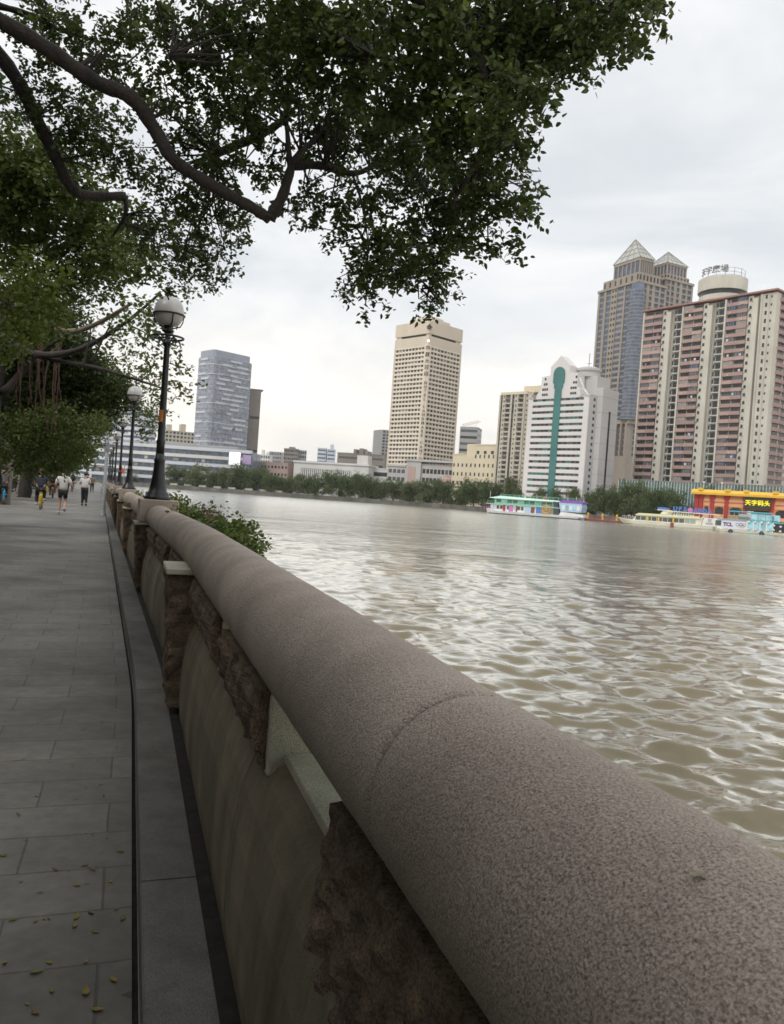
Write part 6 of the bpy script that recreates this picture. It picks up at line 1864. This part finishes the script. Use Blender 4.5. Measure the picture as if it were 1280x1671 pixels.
# 2: cream ferry with the blue sign
bt = Boat('cream_ferry', 'cream ferry with long dark windows, pale yellow roof and a blue lettered roof sign', 1004, 1178, 305, 284)
L_ = bt.L
bt.part('hull', hull_mb(L_, 8, -0.5, 1.7, 0.22, 0.02, 4.5), P_CREAM)
b = MB(); b.prism_y([(L_ * .17, 1.705), (L_ * .985, 1.705), (L_ * .96, 4.0), (L_ * .21, 4.0)], 0.6, 7.4); bt.part('cabin', b, P_CREAM)
for i in range(11):
    x = L_ * (.205 + .052 * i); bt.part('window', MB().box(x, x + L_ * .046, 0.5, 0.7, 2.1, 3.6), P_GLASS if i not in (9, 10) else pmat('pale_pane', (0.35, 0.42, 0.38)))
for f in (.315, .42, .56): bt.part('yellow_door_post', MB().box(L_ * f, L_ * f + .55, 0.42, 0.52, 1.9, 3.8), M_BOL)
b = MB(); b.prism_y([(L_ * .19, 4.003), (L_ * .82, 4.003), (L_ * .80, 4.9), (L_ * .24, 4.75)], 0.1, 7.9); bt.part('roof', b, P_YEL)
bt.part('red_ladder', MB().box(L_ * .545, L_ * .575, -0.1, 0.4, 0.2, 1.9), pmat('dark_red', (0.25, 0.06, 0.05)))
b = MB(); b.prism_y([(L_ * .43, 4.9), (L_ * .54, 4.9), (L_ * .56, 6.3), (L_ * .46, 6.3)], 1.8, 6.2); bt.part('wheelhouse', b, P_CREAM)
bt.part('wheelhouse_roof', MB().box(L_ * .40, L_ * .52, 1.4, 6.6, 6.303, 6.6), P_CREAM)
b = MB(); b.box(L_ * .405, L_ * .49, 1.6, 6.4, 6.603, 7.5); bt.part('blue_front_sign', b, P_BLUE)
b = MB(); b.prism_y([(L_ * .50, 6.0), (L_ * .985, 5.8), (L_ * .985, 6.1), (L_ * .50, 6.35)], 0.6, 7.4); bt.part('canopy', b, P_CREAM)
b = MB()
for f in (.60, .70, .80, .9, .97):
    b.tube([(L_ * f, 0.8, 4.6), (L_ * f, 0.8, 6.0)], 0.08, 5); b.tube([(L_ * f, 7.2, 4.6), (L_ * f, 7.2, 6.0)], 0.08, 5)
bt.part('canopy_post', b, M_WHITE)
for i, ch in enumerate('UFS'):
    text_mesh('lettering', ch, 2.3, P_BLUE, bt.t, (L_ * (.575 + .045 * i), 0.9, 7.15), (math.pi / 2, 0, 0), 0.2, bold=.12)
b = MB(); b.lathe([(0.9, 0), (0.9, 0.4)], 20); o = bt.part('pink_disc', b, P_PINK); o.location = (L_ * .715, 0.9, 7.1); o.rotation_euler = (math.pi / 2, 0, 0)
for i, ch in enumerate('ADDA'):
    text_mesh('lettering', ch, 2.1, P_BLUE, bt.t, (L_ * (.76 + .042 * i), 0.9, 7.0), (math.pi / 2, 0, 0), 0.2, bold=.12)
b = MB(); b.tube([(L_ * .56, 1.2, 6.3), (L_ * .92, 1.2, 6.1)], 0.08, 5)
for i in range(8): b.tube([(L_ * (.56 + .05 * i), 1.2, 6.2), (L_ * (.56 + .05 * i), 1.2, 7.6)], 0.06, 5)
bt.part('sign_frame', b, M_STEEL)
for i in range(9):
    x = L_ * (.56 + .022 * i); b = MB(); b.box(x, x + .5, 1.0, 1.5, 4.91, 5.25); b.box(x, x + .5, 1.4, 1.55, 5.25, 5.75); bt.part('deck_chair', b, M_WHITE)
b = MB(); b.prism_y([(L_ * .83, 1.4), (L_ * .955, 1.4), (L_ * .965, 4.6), (L_ * .845, 4.6)], 0.2, 0.5); ad = bt.part('advert_banner', b, P_WH)
M_GREYT = mat('grey_print', (0.22, 0.21, 0.24), 0.6)
text_mesh('lettering', '回', 1.3, M_GREYT, ad, (L_ * .90, 0.16, 3.6), (math.pi / 2, 0, 0), 0.03)
text_mesh('lettering', 'YUEHAI', 0.75, M_GREYT, ad, (L_ * .897, 0.16, 2.5), (math.pi / 2, 0, 0), 0.03) if False else text_mesh('lettering', '回目回', 0.8, M_GREYT, ad, (L_ * .897, 0.16, 2.45), (math.pi / 2, 0, 0), 0.03)
b = MB()
for f0, f1 in ((.815, .83), (.972, .99)): b.tube([(L_ * f0, 0.3, 0.6), (L_ * f1, 0.3, 4.4), (L_ * (f1 + .015), .3, 4.9)], 0.28, 8)
bt.part('fin_post', b, P_CREAM)
bt.part('railing', rail_mb(L_ * .07, L_ * .2, 0.6, 2.1, 3.3, 6, .05), M_WHITE)

# 3: turquoise boat with the sponsor banner
bt = Boat('turquoise_boat', 'white and turquoise two deck boat with glazed bow cabin and white sponsor banner', 1166, 1330, 276, 262)
L_ = bt.L
q3 = lambda u: (u - 1166) * bt.px
bt.part('hull', hull_mb(L_, 8, -0.5, 1.1, 0.05, 0.05, 1.5), P_CREAM)
bt.part('lower_cabin', MB().box(q3(1172), q3(1290), 0.6, 7.4, 1.103, 4.4), P_WH)
b = MB(); b.box(q3(1181), q3(1222), 0.3, 0.45, 1.3, 4.1); bn = bt.part('sponsor_banner', b, pmat('lilac_white_banner', (0.68, 0.68, 0.78), (0.62, 0.62, 0.73)))
M_TXT = mat('dark_red_print', (0.10, 0.035, 0.06), 0.5)
for i, ch in enumerate('TCL'):
    text_mesh('lettering', ch, 1.75, M_TXT, bn, (q3(1185.5 + 5.4 * i), 0.27, 2.75), (math.pi / 2, 0, 0), 0.03, bold=.08)
for i, (dx, dz, c) in enumerate(((0, .2, (0.10, 0.25, 0.6)), (1.15, .2, (0.05, 0.05, 0.05)), (2.3, .2, (0.6, 0.08, 0.08)), (.57, -.35, (0.65, 0.5, 0.08)), (1.72, -.35, (0.08, 0.4, 0.18)))):
    b = MB(); b.torus((q3(1207) + dx * .95, 0.27, 2.75 + dz), 0.5, 0.08, 18, 6, 'y'); b.build('ring_emblem', mat('ring_paint', c, 0.5), bn)
bt.part('dark_window', MB().box(q3(1169), q3(1179), 0.5, 0.7, 2.2, 4.0), P_GLASS)
bt.part('glazed_cabin', MB().box(q3(1223), q3(1266), 0.2, 7.8, 1.106, 4.5), P_BGL)
for i in range(5):
    x = q3(1223) + i * (q3(1266) - q3(1223)) / 4; bt.part('white_mullion', MB().box(x - .18, x + .18, 0.05, 0.2, 1.1, 4.5), P_WH)
bt.part('upper_deck', MB().box(q3(1172), q3(1272), 0.0, 8, 4.503, 4.75), P_TEAL)
b = MB(); b.prism_y([(q3(1226), 4.753), (q3(1262), 4.753), (q3(1258), 7.2), (q3(1228), 7.4)], 0.4, 7.6); bt.part('upper_cabin', b, pmat('pale_glazing', (0.36, 0.44, 0.46)))
for i in range(4):
    x = q3(1229) + i * 2.35; b = MB(); b.box(x, x + 1.9, 0.28, 0.45, 5.0, 7.0); bt.part('window', b, P_BGL)
b = MB(); b.box(q3(1190), q3(1264), -0.1, 8.1, 7.403, 7.75); bt.part('roof', b, P_TEAL)
b = MB(); b.prism_y([(q3(1258.5), 4.8), (q3(1273), 4.8), (q3(1263), 7.3)], 0.5, 7.5); bt.part('slanted_bow_glass', b, mat_glass('deep_teal_glass', (0.03, 0.20, 0.24), .15))
b = MB(); b.tube([(q3(1262), 0.4, 7.5), (q3(1275), 0.4, 4.7)], 0.22, 6); bt.part('bow_strut', b, P_LBL)
b = MB()
for u in (1192, 1200, 1208): b.tube([(q3(u), 0.3, 4.75), (q3(u), 0.3, 7.4)], 0.12, 6)
bt.part('roof_post', b, P_TEAL)
bt.part('wind_screen', MB().box(q3(1208), q3(1226), 0.3, 0.45, 4.8, 6.8), pmat('grey_screen', (0.42, 0.44, 0.43)))
bt.part('railing', rail_mb(q3(1186), q3(1226), 0.1, 4.75, 5.7, 14, .06), P_HULL)
bt.part('bow_block', MB().box(q3(1266.5), q3(1320), 0.0, 8, 1.1, 4.2), pmat('black_bow', (0.03, 0.03, 0.03)))
bt.part('bow_deck', MB().box(q3(1266.5), q3(1324), -.1, 8.1, 4.2, 4.5), P_TEAL)
for u, v in ((1226, 4.2), (1236, 4.2), (1247, 4.2), (1258, 4.2), (1226, 1.6), (1237, 1.6), (1247, 1.6), (1258, 1.6), (1267, 3.4), (1278, 3.2), (1267, 1.9), (1278, 1.6)):
    bt.part('round_lamp', MB().ball((q3(u), -0.15, v), 0.42, 8, 6), M_WHITE)
for u in (1196, 1248): 
    b = MB(); b.torus((q3(u), -0.15, 0.35), 0.55, 0.28, 16, 8, 'y'); bt.part('tyre_fender', b, P_HULL)
# ---------------------------------------------------------------- people and bicycles
def skin_mesh(name, joints, edges, material, parent, root=0, sub=2):
    """joints: list of (x, y, z, r)"""
    bm = bmesh.new()
    ly = bm.verts.layers.skin.verify()
    vs = []
    for i, (x, y, z, r) in enumerate(joints):
        v = bm.verts.new((x, y, z)); rr_ = r if hasattr(r, '__len__') else (r, r)
        v[ly].radius = rr_; v[ly].use_root = (i == root); vs.append(v)
    for a, b in edges: bm.edges.new((vs[a], vs[b]))
    me = bpy.data.meshes.new(name); bm.to_mesh(me); bm.free()
    o = bpy.data.objects.new('tmp', me); COL.objects.link(o)
    sk = o.modifiers.new('skin', 'SKIN'); sk.use_smooth_shade = True
    ss_ = o.modifiers.new('sub', 'SUBSURF'); ss_.levels = sub; ss_.render_levels = sub
    bpy.context.view_layer.update()
    dg = bpy.context.evaluated_depsgraph_get()
    m2 = bpy.data.meshes.new_from_object(o.evaluated_get(dg))
    bpy.data.objects.remove(o); bpy.data.meshes.remove(me)
    m2.name = name
    m2.materials.clear(); m2.materials.append(material)
    return link_mesh(name, m2, parent)

M_SKIN = mat('skin', (0.48, 0.29, 0.21), 0.6, (0.42, 0.25, 0.18), 6)
M_HAIR = mat('dark_hair', (0.02, 0.016, 0.013), 0.6); M_HAIRR = mat('reddish_hair', (0.20, 0.06, 0.035), 0.6)
M_TW = mat('white_cloth', (0.66, 0.65, 0.62), 0.85, (0.55, 0.54, 0.51), 5, 30, .2, .01); M_BK = mat('black_cloth', (0.02, 0.02, 0.024), 0.85); M_NV = mat('navy_cloth', (0.025, 0.028, 0.042), 0.85); M_GRYC = mat('grey_cloth', (0.12, 0.12, 0.11), 0.85); M_BEIGE = mat('beige_cloth', (0.45, 0.38, 0.28), 0.85); M_SHOE = mat('white_shoe', (0.62, 0.60, 0.57), 0.6); M_SHOED = mat('dark_shoe', (0.03, 0.028, 0.026), 0.6); M_TAN = mat('tan_cloth', (0.24, 0.16, 0.09), 0.85)

J = ['pel', 'wst', 'chs', 'nck', 'hd0', 'hd1', 'lsh', 'lel', 'lwr', 'lha', 'rsh', 'rel', 'rwr', 'rha', 'lhp', 'lkn', 'lan', 'lto', 'rhp', 'rkn', 'ran', 'rto']
def pose(kind, f=0.0):
    """joint positions for a 1.7 m figure facing +y; left is -x"""
    P = dict(pel=(0, 0, .93), wst=(0, 0, 1.08), chs=(0, 0, 1.30), nck=(0, -.01, 1.46), hd0=(0, .01, 1.56), hd1=(0, .02, 1.64),
             lsh=(-.18, 0, 1.40), lel=(-.24, -.03, 1.13), lwr=(-.25, .04, .89), lha=(-.25, .06, .80), rsh=(.18, 0, 1.40), rel=(.24, -.03, 1.13), rwr=(.25, .04, .89), rha=(.25, .06, .80),
             lhp=(-.09, 0, .88), lkn=(-.10, .02, .48), lan=(-.10, -.02, .09), lto=(-.11, .12, .04), rhp=(.09, 0, .88), rkn=(.10, .02, .48), ran=(.10, -.02, .09), rto=(.11, .12, .04))
    if kind == 'walk':
        P.update(lkn=(-.10, .16, .50), lan=(-.10, .20, .10), lto=(-.11, .35, .06), rkn=(.10, -.05, .48), ran=(.10, -.30, .16), rto=(.11, -.20, .05),
                 lel=(-.25, -.10, 1.14), lwr=(-.26, -.12, .90), lha=(-.26, -.10, .81), rel=(.26, .08, 1.14), rwr=(.30, .22, .95), rha=(.30, .28, .88))
    if kind == 'jog':
        P.update(lkn=(-.10, .10, .50), lan=(-.11, .02, .10), lto=(-.12, .16, .04), rkn=(.10, .05, .47), ran=(.09, -.24, .26), rto=(.10, -.20, .13),
                 lel=(-.28, -.10, 1.16), lwr=(-.24, .12, 1.02), lha=(-.20, .20, 1.03), rel=(.30, -.08, 1.15), rwr=(.33, .14, 1.05), rha=(.34, .22, 1.04))
    if kind == 'hold':
        P.update(lel=(-.26, .02, 1.14), lwr=(-.12, .24, 1.18), lha=(-.06, .28, 1.22), rel=(.26, .02, 1.14), rwr=(.12, .24, 1.18), rha=(.07, .28, 1.22), lkn=(-.09, .08, .48), lan=(-.09, .06, .09), lto=(-.10, .20, .04), ran=(.10, -.14, .11), rto=(.11, -.01, .04))
    if kind == 'ride':
        P = {k: (x, y, z) for k, (x, y, z) in P.items()}
        P.update(pel=(0, 0, .92), wst=(0, .03, 1.07), chs=(0, .09, 1.28), nck=(0, .14, 1.43), hd0=(0, .19, 1.53), hd1=(0, .21, 1.61),
                 lsh=(-.18, .12, 1.37), lel=(-.25, .28, 1.16), lwr=(-.24, .48, 1.08), lha=(-.23, .55, 1.07), rsh=(.18, .12, 1.37), rel=(.25, .28, 1.16), rwr=(.24, .48, 1.08), rha=(.23, .55, 1.07),
                 lhp=(-.10, .02, .88), lkn=(-.15, .34, .62), lan=(-.14, .20, .26), lto=(-.14, .34, .24), rhp=(.10, .02, .88), rkn=(.15, .30, .78), ran=(.15, .18, .44), rto=(.15, .32, .40))
    return P
RAD = dict(pel=(.15, .11), wst=(.14, .10), chs=(.17, .115), nck=(.055, .055), hd0=(.075, .09), hd1=(.078, .095), sh=.07, el=.048, wr=.034, ha=.04, hp=.092, kn=.06, an=.042, to=.036)
def rad(k, grow=0.0):
    r = RAD[k] if k in RAD else RAD[k[1:]]
    return tuple(x + grow for x in r) if hasattr(r, '__len__') else (r + grow, r + grow)
CHAIN = [('pel', 'wst'), ('wst', 'chs'), ('chs', 'nck'), ('nck', 'hd0'), ('hd0', 'hd1'), ('chs', 'lsh'), ('lsh', 'lel'), ('lel', 'lwr'), ('lwr', 'lha'), ('chs', 'rsh'), ('rsh', 'rel'), ('rel', 'rwr'), ('rwr', 'rha'),
         ('pel', 'lhp'), ('lhp', 'lkn'), ('lkn', 'lan'), ('lan', 'lto'), ('pel', 'rhp'), ('rhp', 'rkn'), ('rkn', 'ran'), ('ran', 'rto')]
def sub_skin(name, P, keys, edges, grow, m_, parent, cut=None):
    pos = dict(P)
    ks = list(keys)
    js = []
    for k in ks:
        x, y, z = pos[k]; js.append((x, y, z, rad(cut[k][1] if cut and k in cut else k, grow)))
    ed = [(ks.index(a), ks.index(b)) for a, b in edges]
    return skin_mesh(name, js, ed, m_, parent)
def midp(P, a, b, f): return tuple(P[a][i] + (P[b][i] - P[a][i]) * f for i in range(3))

def person(label, pos, rz, kind, shirt, trousers, hair=M_HAIR, shoes=M_SHOED, short=False, sleeves='short', scale=1.0, group=None):
    t = thing('person', label, 'person', pos, rz, group)
    P = pose(kind)
    body = sub_skin('body', P, J, CHAIN, 0.0, M_SKIN, t)
    # ears, nose and fingers
    hd = Vector(P['hd1'])
    b = MB(); b.ball(hd + Vector((-.085, -.01, -.03)), (.015, .025, .035), 8, 6); b.ball(hd + Vector((.085, -.01, -.03)), (.015, .025, .035), 8, 6); b.ball(hd + Vector((0, .098, -.035)), (.014, .02, .022), 8, 6)
    b.build('ear_and_nose', M_SKIN, t, smooth=True)
    for sd in 'lr':
        wr, ha = Vector(P[sd + 'wr']), Vector(P[sd + 'ha']); dr = (ha - wr).normalized()
        sx = Vector((0, 1, 0)) if abs(dr.y) < .7 else Vector((1, 0, 0))
        b = MB()
        for q in range(4):
            s0 = ha + sx * (-.03 + .02 * q) + dr * .02
            b.tube([s0, s0 + dr * (.055 + .012 * (q in (1, 2))), s0 + dr * (.085 + .012 * (q in (1, 2))) + Vector((0, .012, 0))], [.011, .010, .007], 6)
        s0 = ha + sx * .035 - dr * .02; b.tube([s0, s0 + sx * .03 + dr * .03, s0 + sx * .035 + dr * .06], [.013, .011, .008], 6)
        b.build('fingers', M_SKIN, body, smooth=True)
    P2 = dict(P)
    P2['le2'] = midp(P, 'lsh', 'lel', .75 if sleeves == 'short' else 1.0); P2['re2'] = midp(P, 'rsh', 'rel', .75 if sleeves == 'short' else 1.0)
    keys = ['pel', 'wst', 'chs', 'lsh', 'le2', 'rsh', 're2']; ed = [('pel', 'wst'), ('wst', 'chs'), ('chs', 'lsh'), ('lsh', 'le2'), ('chs', 'rsh'), ('rsh', 're2')]
    cut = {'le2': (0, 'lel'), 're2': (0, 'rel')}
    if sleeves == 'long':
        keys += ['lwr', 'rwr']; ed += [('le2', 'lwr'), ('re2', 'rwr')]
    sub_skin('shirt', P2, keys, ed, 0.024, shirt, t, cut)
    f = 0.75 if short else 1.0
    P2['lk2'] = midp(P, 'lhp', 'lkn', f); P2['rk2'] = midp(P, 'rhp', 'rkn', f); P2['la2'] = midp(P, 'lkn', 'lan', .93); P2['ra2'] = midp(P, 'rkn', 'ran', .93)
    cut = {'lk2': (0, 'lkn'), 'rk2': (0, 'rkn'), 'la2': (0, 'lan'), 'ra2': (0, 'ran')}
    keys = ['pel', 'lhp', 'lk2', 'rhp', 'rk2']; ed = [('pel', 'lhp'), ('lhp', 'lk2'), ('pel', 'rhp'), ('rhp', 'rk2')]
    if not short: keys += ['la2', 'ra2']; ed += [('lk2', 'la2'), ('rk2', 'ra2')]
    sub_skin('shorts' if short else 'trousers', P2, keys, ed, 0.020, trousers, t, cut)
    for sd in 'lr':
        a_, o_ = Vector(P[sd + 'an']), Vector(P[sd + 'to']); d_ = (o_ - a_); d_.z = 0; d_.normalize()
        b = MB(); b.tube([a_ - d_ * .05 + Vector((0, 0, -.045)), a_ + Vector((0, 0, -.035)), o_ + Vector((0, 0, .0)), o_ + d_ * .07 + Vector((0, 0, -.005))], [.045, .055, .048, .03], 10)
        b.build('shoe', shoes, t, smooth=True)
    b = MB(); b.ball(hd + Vector((0, -.012, .035)), (.096, .112, .10), 14, 10); b.build('hair', hair, t, smooth=True)
    t.scale = (scale, scale, scale)
    return t

def bicycle(label, pos, rz, paint):
    t = thing('bicycle', label, 'bicycle', pos, rz)
    dark = M_SHOED
    for y in (-0.42, 0.62):
        b = MB(); b.torus((0, y, .31), .29, .022, 28, 8, 'x'); w_ = b.build('wheel', dark, t, smooth=True)
        b = MB(); b.torus((0, y, .31), .262, .012, 28, 6, 'x'); b.tube([(-.04, y, .31), (.04, y, .31)], .03, 8); b.build('rim', paint, w_, smooth=True)
        b = MB()
        for k in range(10):
            a = k * math.pi / 5; b.tube([(0, y, .31), (0, y + .26 * math.cos(a), .31 + .26 * math.sin(a))], .004, 4)
        b.build('spoke', M_STEEL, w_)
    b = MB()
    for pts, r in (([(0, -.42, .31), (0, -.10, .30)], .018), ([(0, -.42, .31), (0, -.22, .72)], .015), ([(0, -.10, .30), (0, -.22, .78)], .022), ([(0, -.10, .30), (0, .42, .72)], .028), ([(0, -.2, .62), (0, .42, .78)], .022), ([(0, .62, .31), (0, .45, .66), (0, .40, .98)], .02)): b.tube(pts, r, 8)
    b.build('frame', paint, t, smooth=True)
    b = MB(); b.tube([(-.27, .32, 1.03), (-.12, .42, 1.0), (.12, .42, 1.0), (.27, .32, 1.03)], .014, 8); b.build('handlebar', dark, t, smooth=True)
    b = MB(); b.tube([(0, -.36, .84), (0, -.22, .85), (0, -.06, .85)], [.085, .07, .03], 10); b.build('saddle', dark, t, smooth=True)
    for y, a0, a1 in ((-.42, 20, 200), (.62, 20, 170)):
        pts = [(0, y - .335 * math.cos(R(a)), .31 + .335 * math.sin(R(a))) for a in range(a0 - 40, a1 - 30, 15)]
        b = MB(); b.tube(pts, .036, 6); b.build('mudguard', paint, t, smooth=True)
    b = MB(); b.box(-.055, .055, -.80, -.765, .42, .62); b.build('rear_plate', paint, t, bevel=.01)
    b = MB(); b.box(-.17, .17, .55, .82, .74, .76)
    for x in (-.17, .17): b.box(x - .006, x + .006, .55, .82, .76, .95)
    b.box(-.17, .17, .814, .826, .76, .95); b.box(-.17, .17, .544, .556, .76, .95); b.build('basket', paint, t)
    b = MB(); b.tube([(-.10, -.10, .30), (.10, -.10, .30)], .018, 8); b.box(-.19, -.10, -.14, -.06, .2, .225); b.box(.10, .19, -.14, -.06, .375, .40); b.build('pedal', dark, t)
    return t

def foot(u, v): 
    q = on_level(u, v, 0.0); return Vector((q.x, q.y, 0))
PYEL = mat('yellow_bike_paint', (0.62, 0.42, 0.03), 0.4, (0.52, 0.34, 0.02), 3); PBLU = mat('blue_bike_paint', (0.03, 0.32, 0.62), 0.4, (0.02, 0.26, 0.52), 3)
hd_ = heading(35)
p = foot(101, 838.5)
person('man in white T-shirt, black shorts and white shoes jogging away along the walk', p, hd_, 'jog', M_TW, M_BK, M_HAIR, M_SHOE, True)
p = foot(137, 825)
person('person in white shirt and black trousers walking beside the grey pole', p, hd_, 'hold', M_TW, M_BK, M_HAIR, M_SHOED)
p = foot(67, 831)
bicycle('yellow shared bicycle ridden away along the walk', p, hd_, PYEL)
person('rider in navy shirt and dark trousers with reddish hair on the yellow bicycle', p + Vector((0, -.15, 0)), hd_, 'ride', M_NV, M_TAN if False else M_BK, M_HAIRR, M_SHOE)
p = foot(6, 823)
bicycle('bright blue bicycle at the left picture edge', p, hd_ + .1, PBLU)
person('rider in dark grey shirt on the blue bicycle at the left edge', p + Vector((0, -.15, 0)), hd_ + .1, 'ride', M_GRYC, M_BK, M_HAIR, M_SHOED)
p = foot(-6, 815)
person('red haired person in pale top beyond the blue bicycle at the left edge', p, hd_, 'walk', M_BEIGE, M_NV, M_HAIRR, M_SHOED)
p = foot(86, 813)
bicycle('dark bicycle farther off just right of the yellow one', p, hd_, mat('brown_bike_paint', (0.22, 0.10, 0.04), .5))
person('rider in black shirt on the dark bicycle beyond the jogging man', p + Vector((0, -.1, 0)), hd_, 'ride', M_BK, M_TAN, M_HAIR, M_SHOED)
far = [(20, 803, 'walk', M_BEIGE, M_BK, 'person in beige top and black trousers far off, left of the yellow bicycle'), (28, 800, 'stand', M_TW, M_GRYC, 'person in white top and grey trousers in the far group at left'), (36, 802, 'walk', M_BEIGE, M_BEIGE, 'person all in beige in the far group at left'), (44, 799, 'stand', M_TAN, M_BK, 'person in tan jacket at the right of the far group'),
       (52, 798, 'walk', M_TW, M_BK, 'person in white top far off just left of the yellow bicycle rider'), (118, 802, 'walk', M_BK, M_GRYC, 'dark dressed person far off between the jogger and the white shirted walker'), (150, 803, 'walk', M_TAN, M_BK, 'person in tan top far off just left of the grey pole')]
for u, v, k, sh, tr, lab in far:
    person(lab, foot(u, v), hd_ + rnd.uniform(-.6, .6) + (math.pi if u in (28, 44) else 0), k, sh, tr, M_HAIR, M_SHOED, group='people far along the walk')
M_FLAG = mat('red_pennant', (0.72, 0.06, 0.035), 0.6, (0.6, 0.05, 0.03), 2)
for i, (u, v) in enumerate(((203, 768),)):
    q = A(u, v, 60)
    t = thing('pennant', 'small red triangular pennant seen between the second and third lamp', 'pennant', (q.x, q.y, 0))
    b = MB(); b.tube([(0, 0, -2.5), (0, 0, q.z + .5)], .03, 6); b.build('pole', M_STEEL, t)
    b = MB(); b.prism_y([(-.5, q.z - .25), (.02, q.z - .25), (-.22, q.z + .4)], -.012, .012); b.build('cloth', M_FLAG, t)

# passengers at the ferry bow and waiting on the pontoon
fr_ = next(o for o in COL.objects if o.name == 'cream_ferry'); pn_ = next(o for o in COL.objects if o.name == 'pontoon')
tops = [M_TW, M_BEIGE, mat('pink_cloth', (0.55, 0.25, 0.30), .8), M_TW, M_BK, mat('red_cloth', (0.45, 0.06, 0.05), .8), M_TW]
for i, (dx, dy) in enumerate(((4.9, 2.6), (5.8, 4.2), (6.5, 2.2), (7.2, 3.6), (7.8, 2.0), (4.2, 3.8), (7.0, 5.0))):
    p = fr_.matrix_basis @ Vector((dx, dy, 2.05 + (0.25 if dx < 5 else 0.0)))
    person(('passenger in white at the ferry bow, foremost of the group', 'passenger in beige standing at the ferry bow', 'passenger in pink standing on the ferry bow near the rail', 'passenger in white in the middle of the ferry bow group', 'passenger in black nearest the ferry cabin front', 'passenger in red at the very tip of the ferry bow', 'passenger in white at the far rail of the ferry bow')[i],
           p, rnd.uniform(0, 6.28), 'stand', tops[i], M_BK if i % 2 else M_GRYC, M_HAIR, M_SHOED, group='passengers on the ferry bow')
for i, dx in enumerate((5.5, 9.0, 12.5)):
    p = pn_.matrix_basis @ Vector((dx, 2.6, 1.05))
    person(('dark dressed person on the red pontoon beside the colourful boat', 'person in white shirt in the middle of the red pontoon', 'person in tan top on the red pontoon near the ferry')[i], p, rnd.uniform(0, 6.28), 'stand', (M_BK, M_TW, M_TAN)[i], M_BK, group='people on the pontoon')

# ---------------------------------------------------------------- the air over the river
M_HAZE = bpy.data.materials.new('haze')
M_HAZE.use_nodes = True
hn = M_HAZE.node_tree
hn.nodes.remove(hn.nodes['Principled BSDF'])
hv = hn.nodes.new('ShaderNodeVolumePrincipled')
hv.inputs['Color'].default_value = (0.97, 0.98, 1.0, 1)
hv.inputs['Density'].default_value = 0.00006
hv.inputs['Anisotropy'].default_value = 0.2
hn.links.new(hv.outputs[0], hn.nodes['Material Output'].inputs['Volume'])
b = MB(); b.box(-3200, 4200, -40, 4200, -4.5, 260)
tag(b.build('haze', M_HAZE), kind='stuff')
SC.cycles.volume_bounces = 1
